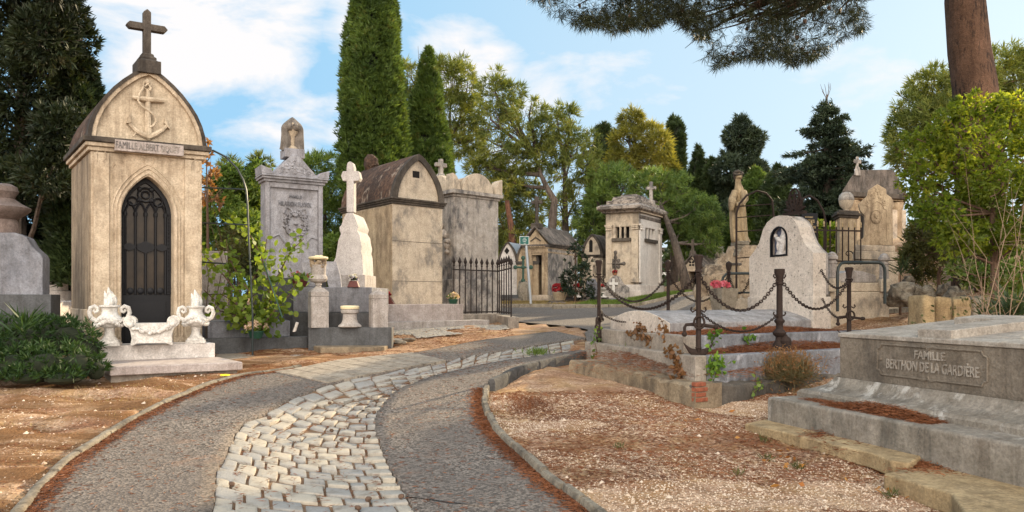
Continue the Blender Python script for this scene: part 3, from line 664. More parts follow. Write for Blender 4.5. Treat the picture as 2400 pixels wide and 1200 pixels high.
# ------------------------------------------------------------------ monuments, left side of the lane
def text(s, mat, parent, F, px0, px1, py, h, v=-.01, ext=.006, name='lettering', bold=0, slant_to=None):
    """raised letters on the front plane of frame F between photo columns px0..px1, baseline through py"""
    cu = bpy.data.curves.new(name, 'FONT'); cu.body = s; cu.size = 1; cu.extrude = .5; cu.offset = bold; cu.resolution_u = 3
    o = bpy.data.objects.new(name, cu); COL.objects.link(o); dg = bpy.context.evaluated_depsgraph_get()
    me = bpy.data.meshes.new_from_object(o.evaluated_get(dg)); bpy.data.objects.remove(o); bpy.data.curves.remove(cu)
    P = np.array([v_.co for v_ in me.vertices]); lo, hi = P.min(0), P.max(0)
    u0, u1 = F.u(px0, v), F.u(px1, v); z0 = F.z(px0, py, v) if slant_to is None else F.z(px0, py, v)
    o0 = org(parent)
    for vv in me.vertices:
        c = vv.co; w_ = F(u0+(c.x-lo[0])/(hi[0]-lo[0])*(u1-u0), v-(c.z+.5)*ext+.001, z0+c.y*h/.72)-o0
        vv.co = w_
    me.materials.append(mat); ob = bpy.data.objects.new(name, me); COL.objects.link(ob); ob.parent = parent; return ob
def arch_pts(hw, h, n=9, pw=.62):
    """pointed arch from (hw,0) over (0,h) to (-hw,0)"""
    a = [(1, 0), (.975, .14), (.92, .28), (.835, .42), (.72, .55), (.585, .675), (.43, .79), (.275, .885), (.13, .96), (0, 1.0)]
    r = [(hw*x, h*y) for x, y in a]; return r+[(-x, y) for x, y in r[-2::-1]]
def round_pts(hw, h, n=14): return [(hw*math.cos(math.pi*i/n), h*math.sin(math.pi*i/n)) for i in range(n+1)]
def cross_poly(w_, h, t, arm=.68, point=0):
    a = t/2; za = h*arm
    if point: return [(-a, 0), (a, 0), (a, za-a), (w_/2-point, za-a), (w_/2, za), (w_/2-point, za+a), (a, za+a), (a, h-point), (0, h), (-a, h-point), (-a, za+a), (-w_/2+point, za+a), (-w_/2, za), (-w_/2+point, za-a), (-a, za-a)]
    return [(-a, 0), (a, 0), (a, za-a), (w_/2, za-a), (w_/2, za+a), (a, za+a), (a, h), (-a, h), (-a, za+a), (-w_/2, za+a), (-w_/2, za-a), (-a, za-a)]
# ---- A the anchor chapel
A = Fr(213, 12.0, (.874, .486), (-.622, .783)); W = 1.70; DP = 2.1
o = thing('anchor_chapel', A(W/2, 0, .5), 'tall beige stone chapel with an anchor relief in its pointed gable and a black door', 'tomb chapel')
zc, zc0, zap = 4.28, 4.05, 5.56
dl, dr = A.u(285), A.u(408); dm = (dl+dr)/2; dh = (dr-dl)/2; zs = A.z(346, 497); za_ = A.z(346, 413); za_top = za_
dooro = [(dm+x, zs+y) for x, y in arch_pts(dh, za_-zs)]          # right spring to left spring
mb = MB().prism([(0, .4), (0, zc0), (W, zc0), (W, .4), (dr, .4)]+dooro+[(dl, .4)], 0, .4).box(.0, W, .4, DP, .4, zc0)
mb.box(-.03, W+.03, .25, DP+.03, .4, 1.42)
for a, b in ((A.u(219), A.u(256)), (A.u(432), A.u(470))): mb.box(a, b, -.035, 0, .4, zc0-.02)
mb.map(A).build('wall', M['beige'], o, .012)
mb = MB().prism([(-.012, .45), (-.012, zc0-.03), (-.004, zc0-.03), (-.004, .45)], .04, DP, 'y').map(A); mb.build('side_wall', M['beige_side'], o)
mb = MB()
ring = lambda k, h: [(dm+x, zs+y) for x, y in arch_pts(dh+k, za_-zs+h)]
for k, h, r in ((.03, .05, .022), (.085, .13, .014), (.14, .2, .012)): mb.tube([(x, -.005, z) for x, z in [(dm+dh+k, .95)]+ring(k, h)+[(dm-dh-k, .95)]], r, 6)
# incised tracery of the upper panel and the two pilaster heads
for L in ([(263, 356), (283, 357), (293, 366), (304, 357), (340, 363), (343, 357)], [(358, 362), (366, 366), (394, 370), (401, 378), (412, 371), (430, 374)],
          [(263, 356), (263, 374), (270, 384), (263, 394)], [(430, 374), (430, 390), (424, 400), (431, 410)], [(337, 372), (337, 380), (345, 388), (356, 386), (361, 377), (356, 368), (346, 366), (337, 372)],
          [(226, 380), (226, 358), (234, 347), (245, 352), (247, 372), (240, 378)], [(446, 400), (446, 385), (456, 374), (465, 380), (466, 400), (459, 404)], [(263, 394), (263, 520)], [(431, 410), (431, 520)]):
    mb.tube([(u, -.002-(.035 if (p[0] < 256 or p[0] > 432) else 0), z) for p in L for u, z in [A.uz(*p)]], .009, 5)
mb.map(A).build('moulding', M['beige'], o, smooth=True)
MB().box(-.05, W+.05, -.05, DP+.05, zc0, zc0+.07).box(-.09, W+.09, -.09, DP+.09, zc0+.07, zc0+.14).map(A).build('lower_cornice', M['beige'], o, .015); MB().box(-.13, W+.13, -.13, DP+.13, zc0+.14, zc).map(A).build('cornice', M['lichen'], o, .015)
ro = [(W/2+x, zc+y) for x, y in arch_pts(W/2+.06, zap-zc)]; ri = [(W/2+x, zc+y) for x, y in arch_pts(W/2-.06, zap-zc-.14)]
MB().prism(ro, .16, DP+.06).map(A).build('vault_roof', M['mossroof'], o, smooth=True, ang=50)
rm = [(W/2+x, zc+y) for x, y in arch_pts(W/2+.0, zap-zc-.065)]
MB().prism(ro+rm[::-1], -.06, .158).map(A).build('roof_edge', M['lichen'], o)
MB().prism(rm+ri[::-1], -.045, .158).map(A).build('gable_arch', M['beige'], o)
MB().prism(ri, .02, .15).map(A).build('tympanum', M['tymp'], o)
mb = MB(); q = lambda x, y, v=0: (*[A.uz(x, y)[0]], v, A.uz(x, y)[1]); T = lambda L, r, v=-.02: mb.tube([q(x, y, v) for x, y in L], r, 8)
T([(346, 212), (346, 260), (347, 318)], [.038, .045, .06]); T([(308, 229), (330, 232), (345, 234), (383, 237)], [.028, .042, .048, .036], -.035)
T([(299, 276), (304, 292), (318, 306), (333, 315), (348, 321), (364, 315), (379, 306), (389, 296), (392, 284)], [.016, .028, .038, .045, .056, .045, .038, .028, .016])
for P3 in ([(303, 268), (295, 290), (307, 288)], [(386, 277), (384, 290), (397, 305)]): mb.add([q(*p, -.055) for p in P3]+[q(*p, .02) for p in P3], [(0, 1, 2), (5, 4, 3), (0, 3, 4, 1), (1, 4, 5, 2), (2, 5, 3, 0)])
T([(338, 318), (348, 326), (358, 318)], .03)
mb.tube([q(344+9*math.cos(a), 200+11*math.sin(a), -.03) for a in np.linspace(0, 6.28, 13)[:-1]], .016, 6, True)
T([(335, 206), (325, 222), (322, 238), (330, 250), (348, 262), (361, 272), (364, 286), (357, 296), (350, 300)], .019, -.06); T([(338, 205), (345, 198), (352, 207), (350, 214)], .02, -.05)
mb.ball(q(345, 193, -.03), (.045, .04, .05)); T([(312, 320), (320, 309)], .012)
mb.map(A).build('anchor_relief', M['tymp'], o, smooth=True)
pl = A.poly([(266, 330), (425, 348), (425, 366), (266, 347)]); zz0, zz1 = zc0+.015, zc-.035
mbp = MB().box(pl[0][0], pl[1][0], -.155, -.05, zz0, zz1).map(A).build('name_plaque', M['pinkmarble'], o, .004)
text('FAMILLE ALBERT SIQUET', M['greypale'], mbp, A.sub(0, -.156), 271, 421, 346, .12, ext=.01, v=0)
pc = W/2; mb = MB(); mb.box(pc-.18, pc+.18, -.1, .34, zap-.12, zap+.10).box(pc-.15, pc+.15, -.07, .31, zap+.10, zap+.14, .04, .04).map(A).build('cross_pedestal', M['lichen'], o, .012)
mb = MB().sq([(.13, zap+.14), (.13, zap+.175), (.095, zap+.205), (.095, zap+.235), (.065, zap+.26)], (pc, .12)); z0 = zap+.25
mb.prism([(pc+x, z0+z) for x, z in cross_poly(.64, .77, .115, .60, .05)], .055, .185); mb.map(A).build('cross', M['lichen'], o, .01)
D0 = MB().box(dl, dr, .22, .27, .7, A.z(346, 690)).prism([(dr, A.z(346, 690)), (dr, zs)]+dooro+[(dl, zs), (dl, A.z(346, 690)), (dl+.07, A.z(346, 690)), (dl+.07, zs)]+[(dm+x, zs+y) for x, y in arch_pts(dh-.07, za_-zs-.09)][::-1]+[(dr-.07, zs), (dr-.07, A.z(346, 690))], .2, .27)
D0.box(dl+.08, dr-.08, .205, .22, .85, A.z(346, 700)-.05)
do = D0.map(A).build('door', M['black'], o, .006)
MB().prism([(dr-.05, A.z(346, 690)), (dr-.05, zs)]+[(dm+x, zs+y) for x, y in arch_pts(dh-.05, za_-zs-.06)]+[(dl+.05, zs), (dl+.05, A.z(346, 690))], .255, .265).map(A).build('glass', M['glass'], do)
mb = MB(); zb, zt_ = A.z(346, 690), A.z(346, 500); zm = A.z(346, 578)
us = [dl+.09+(dr-dl-.18)*k/4 for k in range(5)]
for u in us: mb.tube([(u, .21, zb), (u, .21, zt_)], .021, 6).lathe([(.034, -.03), (.034, .03)], 8, (u, .21, zt_))
for i, u in enumerate(us[:-1]):
    um = (u+us[i+1])/2; hw = (us[i+1]-u)/2; mb.tube([(um+x, .21, zt_+y) for x, y in arch_pts(hw, .2)], .018, 5)
for c, r in ((dm, .12), (dm, .06), (dm-.2, .07), (dm+.2, .07)): mb.tube([(c+r*math.cos(a), .205, zt_+.34+(0 if c == dm else -.12)+r*math.sin(a)) for a in np.linspace(0, 6.28, 13)[:-1]], .016, 5, True)
for k in range(4):
    a = math.pi/4+k*math.pi/2; mb.ball((dm+.13*math.cos(a), .2, zt_+.34+.13*math.sin(a)), (.04, .015, .04), 8, 5)
mb.tube([(dl+.05, .21, zm), (dr-.05, .21, zm)], .02, 6)
for u, s_ in ((dm, .11), (dl+.15, .07), (dr-.15, .07)):
    mb.prism([(u+s_*1.25*math.cos(a), zm+s_*math.sin(a)*(1 if k % 2 else .8)) for k, a in enumerate(np.linspace(0, 6.28, 13)[:-1])], .185, .205)
for i in range(4): mb.ball(((us[i]+us[i+1])/2, .205, zb+.06), (.055, .015, .06), 8, 5)
for k in range(22): mb.ball((dr-.045, .19, zb+.05+k*(zs-zb)/22), (.012, .01, .022), 4, 4); mb.ball((dl+.045, .19, zb+.05+k*(zs-zb)/22), (.012, .01, .022), 4, 4)
mb.map(A).build('grille', M['black'], do, smooth=True)
MB().box(-.0, W+.04, -.62, -.002, .60, .845).map(A).build('step', M['white'], o, .012)
MB().box(-.03, W+.1, -1.86, -.55, .475, .605).map(A).build('slab', M['pinkmarble'], o, .018, label='wide pale slab with a stained dark front edge')
MB().box(-.0, W+.05, -1.75, -.4, .3, .474).map(A).build('footing', M['tier'], o)
# ---- two flaming urns and the trough planter on the step
def make_urn():
    u = thing('flame_urn', (0, 0, 0), '', 'urn', 'white flaming urns on the chapel step')
    mb = MB().sq([(.16, 0), (.16, .05), (.14, .055), (.13, .09)]).lathe([(.125, .09), (.10, .12), (.075, .17), (.07, .24), (.08, .27), (.075, .285)], 20)
    mb.build('foot', M['urnwhite'], u, smooth=True)
    MB().lathe([(.06, .28), (.15, .31), (.19, .36), (.20, .41), (.17, .46), (.125, .50), (.11, .55), (.115, .60), (.15, .625), (.15, .65), (.10, .655)], 24).build('bowl', M['urnwhite'], u, smooth=True)
    mb = MB(); q = np.random.default_rng(3)
    for k in range(26):
        a = k/26*6.283; mb.ball((.195*math.cos(a), .195*math.sin(a), .36+.035*math.sin(3*a)), tuple(q.uniform(.028, .045, 3)), 8, 6)
        a += .12; mb.ball((.2*math.cos(a), .2*math.sin(a), .405+.035*math.sin(3*a+1)), tuple(q.uniform(.016, .03, 3)), 7, 5)
    mb.build('garland', M['urnwhite'], u, smooth=True)
    for s in (-1, 1):
        mb = MB(); P = [(s*.19, 0, .40), (s*.255, 0, .44), (s*.285, 0, .53), (s*.265, 0, .61), (s*.21, 0, .635), (s*.165, 0, .60), (s*.165, 0, .555), (s*.20, 0, .535), (s*.225, 0, .56), (s*.21, 0, .585)]
        mb.tube(P, [.04, .036, .034, .034, .033, .03, .027, .024, .02, .018], 8); mb.build('handle', M['urnwhite'], u, smooth=True)
    mb = MB()
    for k, (x, y, hh, r, tw) in enumerate([(0, 0, .30, .075, .3), (.045, .02, .22, .05, -.4), (-.05, -.01, .24, .05, .5), (.0, -.05, .2, .045, .2), (.01, .05, .2, .045, -.3)]):
        mb.tube([(x+.02*math.sin(t*4+tw), y+.02*math.cos(t*3+k), .64+hh*t) for t in np.linspace(0, 1, 8)], [r*(1-.9*t**1.4)*(.8+.5*math.sin(t*3.1)) for t in np.linspace(0, 1, 8)], 8)
    mb.build('flame', M['urnwhite'], u, smooth=True)
    return u
urn = make_urn()
for o_, px, d, s, lab in ((urn, 257, 11.62, 1.0, 'white urn with two scroll handles and a stone flame, beside the dark juniper'), (None, 459, 12.35, .97, 'white flame urn at the right end of the chapel step, farther from the juniper')):
    o_ = o_ or copy_tree(urn); p = pt(px, 700, d); o_.location = (p.x, p.y, .846); o_.rotation_euler = (0, 0, R(22)); o_.scale = (s,)*3; o_['label'] = lab
p = pt(357, 700, 11.82); J = thing('trough_planter', (p.x, p.y, .846), 'white stone trough planter with rolled ends and a rose garland before the black door', 'planter')
jf = Fr.__new__(Fr); jf.O = Vector((p.x, p.y, .846)); jf.ux = Vector((.92, .39, 0)).normalized(); jf.uy = Vector((-.39, .92, 0)).normalized()
pr = [(-.27, 0), (-.2, .035), (.2, .035), (.27, 0), (.31, .0), (.29, .12), (.31, .24), (.36, .34), (.40, .40), (.24, .40), (.22, .36), (-.22, .36), (-.24, .40), (-.40, .40), (-.36, .34), (-.31, .24), (-.29, .12), (-.31, 0)]
MB().prism(pr, -.15, .15).map(jf).build('body', M['urnwhite'], J, .012)
for s in (-1, 1):
    mb = MB()
    for rr, e in ((.095, .165), (.06, .18), (.03, .19)): mb.prism([(s*.315+rr*math.cos(a), .385+rr*math.sin(a)) for a in np.linspace(0, 6.283, 17)[:-1]], -e, e)
    mb.map(jf).build('scroll', M['urnwhite'], J, .008)
mb = MB(); q = np.random.default_rng(4)
for k in range(34):
    t = k/33*2-1; mb.ball((t*.32, -.165-q.uniform(0, .02), .345-.13*(1-t*t)+q.normal(0, .014)), tuple(q.uniform(.022, .042, 3)), 8, 6)
mb.map(jf).build('garland', M['urnwhite'], J, smooth=True)
MB().box(-.17, .17, -.155, -.15, .25, .355).map(jf).build('inscription_panel', M['urnwhite'], J)
# ---- far left: grey stele with a bronze-brown urn
B = Fr(-90, 11.6, (.95, .31), (-.31, .95))
o = thing('grey_stele', B(.6, 0, .5), 'dark grey granite stele with curved shoulders at the left edge, carrying a brown urn', 'gravestone')
sh = B.poly([(-90, 545), (35, 545), (62, 556), (75, 578), (95, 596), (100, 604), (100, 690)])
MB().prism([(sh[0][0], .3)]+sh[:1]+sh[1:]+[(sh[-1][0], .3)], 0, .4).map(B).build('slab', M['greycool'], o, .012)
MB().box(-.05, B.u(122), -.05, .5, .3, B.z(100, 690)).map(B).build('base', M['darkslab'], o, .012)
pu = B(B.u(2), .2, 0); mb = MB().lathe([(.2, B.z(8, 545)), (.19, B.z(8, 520)), (.16, B.z(8, 512)), (.3, B.z(8, 498)), (.36, B.z(8, 490)), (.37, B.z(8, 484)), (.22, B.z(8, 472)), (.13, B.z(8, 462)), (.15, B.z(8, 456)), (.19, B.z(8, 446)), (.17, B.z(8, 434)), (.08, B.z(8, 427)), (.01, B.z(8, 426))], 20, (pu.x, pu.y, 0)); mb.build('urn', stone('mauve_brown_stone', (.24, .19, .175), damt=.3), o, smooth=True)
# small white monuments seen between the stele and the chapel
p = gnd(135, 19); o = thing('white_column_tomb', p, 'small white column tomb with dark round cap, left of the anchor chapel', 'gravestone')
MB().lathe([(.3, 0), (.3, .9), (.24, .92), (.24, 1.2)], 16, p).build('drum', M['white'], o, smooth=True)
MB().lathe([(.28, 1.2), (.44, 1.24), (.42, 1.3), (.2, 1.38), (.08, 1.42)], 16, p).build('cap', M['mossroof'], o, smooth=True)
mb = MB().lathe([(.07, 1.4), (.06, 1.8), (.08, 1.82), (.08, 1.9)], 10, p).box(p.x-.14, p.x+.14, p.y-.04, p.y+.04, p.z+1.68, p.z+1.76); mb.build('cross', M['white'], o)
for px, py, w_, h in ((127, 705, .26, .8), (120, 745, .5, .18), (150, 640, .18, .55)):
    p = g(px, 790); p = gnd(px, 16.5 if py != 640 else 18); o = thing('low_grave', p, {705: 'low white grave block half hidden by the juniper', 745: 'flat pale grave slab between the grey stele and the chapel', 640: 'slim white headstone against the chapel side, far left'}[py], 'gravestone')
    MB().box(p.x-w_, p.x+w_, p.y-.5, p.y+.3, p.z-.1, p.z+h).build('slab', M['white'], o, .02); MB().box(p.x-w_-.08, p.x+w_+.08, p.y-.6, p.y+.4, p.z-.15, p.z+.12).build('base', M['tier'], o, .02)
# ---- B low dark grave with flower pot and pale wall block behind it
G1 = Fr(487, 13.6, (.885, .465), (-.465, .885))
o = thing('dark_kerbed_grave', G1(.9, 0, .6), 'low grave with dark slate kerb and mildewed slab between the chapel and the cross', 'grave')
u1 = G1.u(722); MB().box(-.35, u1, 0, .22, .45, G1.z(600, 791)).box(-.35, -.15, .22, 1.6, .45, G1.z(600, 791)-.003).map(G1).build('kerb', M['darkslab'], o, .012)
MB().box(.02, G1.u(680, .3), .3, 1.3, .5, G1.z(600, 752, .3)).map(G1).build('slab', M['greycool'], o, .02)
MB().box(.1, G1.u(722), .2, 1.7, .4, .72).map(G1).build('needle_bed', M['litter'], o)
G2 = Fr(474, 15.2, (.92, .39), (-.39, .92)); o = thing('pale_wall_block', G2(.3, 0, .6), 'pale grey concrete grave wall behind the lime green vine', 'wall')
MB().box(-.5, G2.u(533), 0, .5, .4, G2.z(500, 588)).map(G2).build('wall', M['granite'], o, .015); MB().box(-.5, G2.u(533)+.002, -.004, .504, 1.68, 1.70).map(G2).build('joint', M['lichen'], o)
# ---- C draped-urn stele
C = Fr(622, 15.9, (.85, .527), (-.527, .85)); W = C.u(757)
o = thing('draped_urn_stele', C(W/2, 0, .7), 'tall grey stele with a carved wreath and a draped urn on its pediment', 'gravestone')
z0 = .6; z1 = C.z(622, 424); zp = C.z(690, 690); zb = C.z(690, 652)
MB().box(.1, W-.1, .06, .42, zb, z1).box(0, .1, 0, .46, zb, z1).box(W-.1, W, 0, .46, zb, z1).box(.1, W-.1, .0, .07, z1-.12, z1).map(C).build('body', M['grey'], o, .012)
MB().box(-.1, W+.1, -.1, .56, z0, zp).box(-.06, W+.06, -.06, .52, zp, zb-.06).box(-.03, W+.03, -.03, .49, zb-.06, zb).map(C).build('base', M['darkslab'], o, .012)
ce = C.z(622, 407); MB().box(-.04, W+.04, -.04, .5, z1, z1+.06).box(-.08, W+.08, -.09, .55, z1+.06, z1+.11).box(-.1, W+.1, -.12, .58, z1+.11, ce-.01).map(C).build('cornice', M['grey'], o, .01)
zpk = C.z(688, 366); pe = [(.12, ce-.01), (W-.12, ce-.01), (W/2+.12, zpk-.03), (W/2, zpk+.02), (W/2-.12, zpk-.03)]
MB().prism(pe, -.06, .5).map(C).build('pediment', M['grey'], o, .01)
mb = MB(); q = np.random.default_rng(5)
for k in range(60):
    u = q.uniform(.3, W-.3); h = (zpk-ce)*(1-abs(u-W/2)/(W/2-.1))*.8; mb.ball((u, -.062, ce+.03+q.random()*max(h-.02, 0)), (q.uniform(.02, .045), .014, q.uniform(.015, .035)), 7, 5)
mb.map(C).build('pediment_carving', M['grey'], o, smooth=True)
for u, s in ((-.1, 1), (W+.1, -1)): MB().prism([(u, ce-.01), (u+s*.26, ce-.01), (u+s*.2, ce+.10), (u-s*.02, ce+.17)] if s > 0 else [(u, ce-.01), (u-.26, ce-.01), (u-.2, ce+.10), (u+.02, ce+.17)], -.12, .5).map(C).build('corner_ear', M['grey'], o, .01)
text('FAMILLE', M['greycool'], o, C.sub(0, .058), 678, 707, 464, .075, ext=.022, v=0, bold=.008); text('HILARION FLAYOL', M['greycool'], o, C.sub(0, .058), 653, 730, 481, .105, ext=.022, v=0, bold=.008)
mb = MB(); wc = C.uz(694, 524); q = np.random.default_rng(6)
for k in range(170):
    a = q.uniform(0, 6.283); r = .225+q.normal(0, .028); mb.ball((wc[0]+r*math.cos(a), .045, wc[1]+r*1.08*math.sin(a)), (q.uniform(.018, .036), .05, q.uniform(.018, .036)), 6, 4)
mb.lathe([(.01, -.03), (.05, -.02), (.055, .0)], 10, (wc[0], 0, wc[1])); mb.ball((wc[0]-.01, .03, wc[1]+.19), (.05, .04, .05))
for L in ([(640, 555), (655, 549), (664, 560), (672, 570), (684, 570), (690, 556)], [(746, 560), (732, 555), (724, 562), (715, 572)], [(667, 500), (672, 485), (684, 490), (690, 502)], [(722, 505), (718, 490), (708, 492), (700, 503)]):
    mb.tube([(u, .05, z) for p in L for u, z in [C.uz(*p)]], .028, 5)
mb.map(C).build('wreath_carving', M['grey'], o, smooth=True)
M['urngrey'] = stone('weathered_brown_grey_stone', (.30, .265, .235), (.22, .195, .175), damt=.7, lo=.46, hi=.62, st=.25, dsc=3, dark=(.07, .06, .055), bump=.5)
zf = zpk-.03; cx = W/2; MB().box(cx-.22, cx+.22, -.02, .42, zf, zf+.2).map(C).build('urn_pedestal', M['grey'], o, .012)
zu = zf+.2; zt2 = C.z(686, 270)
mb = MB().lathe([(.12, 0), (.12, .04), (.05, .1), (.06, .3), (.13, .4), (.16, .5), (.15, .58), (.1, .62)], 16, (cx, .2, zu)).map(C); ur = mb.build('urn', M['tymp'], o, smooth=True)
rings = []; n = 72
for t in np.linspace(0, 1, 20):
    zz = lerp(zu-.02, zt2, t); rr = float(np.interp(t, [0, .1, .5, .70, .80, .88, .95, 1], [.235, .225, .215, .215, .175, .115, .06, .015])); ring = []
    for i in range(n):
        a = 2*math.pi*i/n; fr_ = -math.sin(a); op = float(np.clip((fr_-.62)/.12, 0, 1)*np.clip((.60-t)/.08, 0, 1)); sh_ = abs(math.cos(a)); fold = (.13*math.sin(a*9+1.5*t)+.07*math.sin(a*19))*(1-t*.4)
        k = rr*(1+fold)*(1-.80*op); ring.append((cx+k*math.cos(a)*1.05, .2+k*math.sin(a)*.8, zz+(.05*math.sin(a*5) if t < .03 else 0)))
    rings.append(ring)
MB().loft(rings).map(C).build('drapery', M['urngrey'], o, smooth=True, ang=75)
mb = MB()
for k in range(16): a = math.pi+math.pi*k/15; mb.ball((cx+.15*math.cos(a), .2+.15*math.sin(a), zu+.52+.02*math.sin(k*2)), (.03, .03, .028), 7, 5)
mb.map(C).build('urn_garland', M['urngrey'], o, smooth=True)
# ---- D cross stele on its curved plinth, two square posts, bowl, kerb
E = Fr(782, 15.9, (1, .04), (.05, 1)); o = thing('cross_stele', E(.4, 0, .8), 'pale granite cross standing on a tall scroll-sided base beside the ochre chapel', 'gravestone')
Lp = [(782, 677), (782, 612), (786, 604), (793, 562), (799, 548), (796, 541), (795, 533), (800, 527), (805, 512), (812, 499), (827, 499), (834, 515), (840, 530), (837, 541), (843, 551), (845, 565), (848, 578), (846, 590), (849, 600), (851, 640), (852, 677)]
pts = E.poly(Lp); MB().prism(pts, 0, .95).map(E).build('base', M['crossstone'], o, .012)
zb0 = pts[0][1]; MB().box(pts[0][0]-.05, pts[-1][0]+.04, -.04, 1.0, zb0-.2, E.z(800, 644)).map(E).build('plinth', M['granite'], o, .012)
cb = E.poly([(812, 497), (829, 497), (829, 427), (829, 424), (840, 424), (844, 417), (840, 401), (829, 401), (829, 392), (826, 381), (820, 378), (814, 381), (812, 392), (812, 401), (803, 401), (799, 412), (803, 424), (812, 424)], .3)
MB().prism(cb, .3, .52).map(E).build('cross', M['crossstone'], o, .012)
H_ = Fr(684, 14.9, (1, .03), (0, 1)); o = thing('curved_plinth', H_(.7, 0, .7), 'low curved granite plinth under the granite cross, streaked dark grey', 'plinth')
zt3 = H_.z(750, 673); n = 14; uA, uB = -.02, H_.u(868)
arc = [(uA+(uB-uA)*k/n, .0+.16*(1-math.sin(math.pi*k/n))) for k in range(n+1)]
MB().prism(arc+[(uB, 2.2), (uA, 2.2)], H_.z(750, 732), zt3, 'z').map(H_).build('wall', M['greycool'], o, .015)
MB().prism([(x, y-.05) for x, y in arc]+[(uB, 2.2), (uA, 2.2)], .5, H_.z(750, 732)-.003, 'z').map(H_).build('base', M['darkslab'], o, .015)
K_ = Fr(722, 14.2, (1, .06), (-.05, 1)); o = thing('grave_kerb', K_(.8, 0, .65), 'low grey stone kerb carrying two square posts and a stone bowl', 'kerb')
zk = K_.z(820, 768); MB().box(0, K_.u(918), 0, .34, .5, zk).map(K_).build('kerb', M['darkslab'], o, .015); MB().box(.02, K_.u(912), .35, .8, .5, zk-.02).map(K_).build('needle_bed', M['litter'], o)
def post(px, d, hw, ztop, lab, ur=False):
    p = pt(px, 700, d); q = thing('square_post', (p.x, p.y, zk), lab, 'post', 'square granite posts on the grave kerb')
    h = ztop-zk; a = R(26); rot = lambda x, y, z: (p.x+x*math.cos(a)-y*math.sin(a), p.y+x*math.sin(a)+y*math.cos(a), zk+z)
    MB().sq([(hw, 0), (hw, h*.72), (hw-.012, h*.725), (hw-.012, h*.735), (hw, h*.74), (hw, h*.84), (hw*.62, h*.92), (hw*.55, h*.93)]).map(rot).build('shaft', M['granite'], q, .008)
    MB().lathe([(hw*.55, h*.9), (hw*.45, h*.95), (hw*.3, h*.97), (hw*.28, h)], 12).map(rot).build('cap', M['granite'], q, smooth=True); return q, p
q, pA = post(746, 14.35, .17, K_.z(746, 668), 'square granite post carrying a broken stone vase with a cream lid')
post(887, 14.5, .155, K_.z(887, 676), 'square granite post with a small stub finial, at the right end of the grave kerb')
zv = K_.z(746, 668); v = thing('broken_vase', (pA.x, pA.y, zv), 'cracked stone vase with a rubble-filled rim and cream lid, on a square post', 'vase')
MB().lathe([(.07, 0), (.06, .04), (.15, .07), (.18, .12), (.17, .17), (.145, .2), (.145, .34), (.16, .40)], 18, (pA.x, pA.y, zv)).build('bowl', M['granite'], v, smooth=True)
mb = MB(); q_ = np.random.default_rng(8)
for k in range(26): a = q_.uniform(0, 6.28); mb.rock((pA.x+.12*math.cos(a), pA.y+.12*math.sin(a), zv+q_.uniform(.36, .5)), tuple(q_.uniform(.035, .06, 3)), k, 8, 6)
mb.build('rubble_filling', M['rock'], v); mb = MB().lathe([(.14, .50), (.18, .51), (.195, .535), (.18, .56), (.12, .57)], 20, (pA.x, pA.y, zv)).ball((pA.x+.05, pA.y, zv+.575), (.04, .04, .02)).ball((pA.x-.02, pA.y-.03, zv+.57), (.05, .04, .025)); mb.build('lid', M['cream'], v, smooth=True)
p = pt(820, 700, 14.28); v = thing('stone_bowl', (p.x, p.y, zk), 'low flared stone bowl with a cream lid, between the two square posts', 'vase')
MB().lathe([(.16, 0), (.23, .02), (.225, .04), (.165, .09), (.14, .16), (.135, .27), (.17, .29), (.175, .33), (.165, .36)], 22, (p.x, p.y, zk)).build('pedestal', M['granite'], v, smooth=True)
MB().lathe([(.15, .36), (.18, .37), (.185, .41), (.17, .43), (.1, .435)], 22, (p.x, p.y, zk)).build('lid', M['cream'], v, smooth=True)
# ---- pale ochre chapel, taller stained chapel behind it
def vault_chapel(F, W, DP, zb, zc, zap, wallm, roofm, gablem, o, over=.09, depth_roof=None, round_=False, edge=.07, cm=None):
    MB().box(0, W, 0, DP, zb, zc-.16).map(F).build('wall', wallm, o, .015)
    MB().box(-over*.4, W+over*.4, -over*.4, DP+over*.4, zc-.16, zc-.1).box(-over*.7, W+over*.7, -over*.7, DP+over*.7, zc-.1, zc-.05).box(-over, W+over, -over, DP+over, zc-.05, zc).map(F).build('cornice', cm or M['lichen'], o, .012)
    ap = round_pts if round_ else arch_pts
    ro = [(W/2+x, zc+y) for x, y in ap(W/2+.03, zap-zc)]; ri = [(W/2+x, zc+y) for x, y in ap(W/2-edge*1.3, zap-zc-edge*1.6)]
    MB().prism(ro, .1, DP+.03).map(F).build('vault_roof', roofm, o, smooth=True, ang=50)
    MB().prism(ro+ri[::-1], -.05, .098).map(F).build('gable_arch', M['lichen'] if gablem is not M['tymp'] else gablem, o, .008)
    MB().prism(ri, .0, .09).map(F).build('gable', gablem, o)
PC = Fr(920, 18.6, (.733, .68), (-.626, .78)); W = PC.u(1037); zc = PC.z(920, 462)
o = thing('ochre_chapel', PC(W/2, 0, .9), 'ochre rendered chapel with a mossy pointed vault roof and one square hole in its gable', 'tomb chapel')
vault_chapel(PC, W, 2.9, .8, zc, PC.z(980, 361), M['pale'], M['mossroof'], M['pale'], o, .1, edge=.11)
hx = PC.poly([(967, 400), (983, 400), (983, 418), (967, 418)]); MB().box(hx[0][0], hx[1][0], -.004, .05, hx[2][1], hx[0][1]).map(PC).build('gable_opening', M['void'], o)
MB().box(-.008, -.002, .02, 2.88, 1.2, zc-.2).map(PC).build('side_render', M['ochre'], o)
for y_ in (568, 660): MB().box(0, W, -.004, .0, PC.z(975, y_), PC.z(975, y_)+.011).map(PC).build('render_joint', M['lichen'], o)
MB().rock(PC(W/2, 2.6, PC.z(980, 361)+.12), (.22, .2, .24), 3).build('finial_stone', M['mossroof'], o, smooth=True)
S1 = Fr(898, 17.9, (.80, .60), (-.6, .8)); zs1 = S1.z(1000, 712)
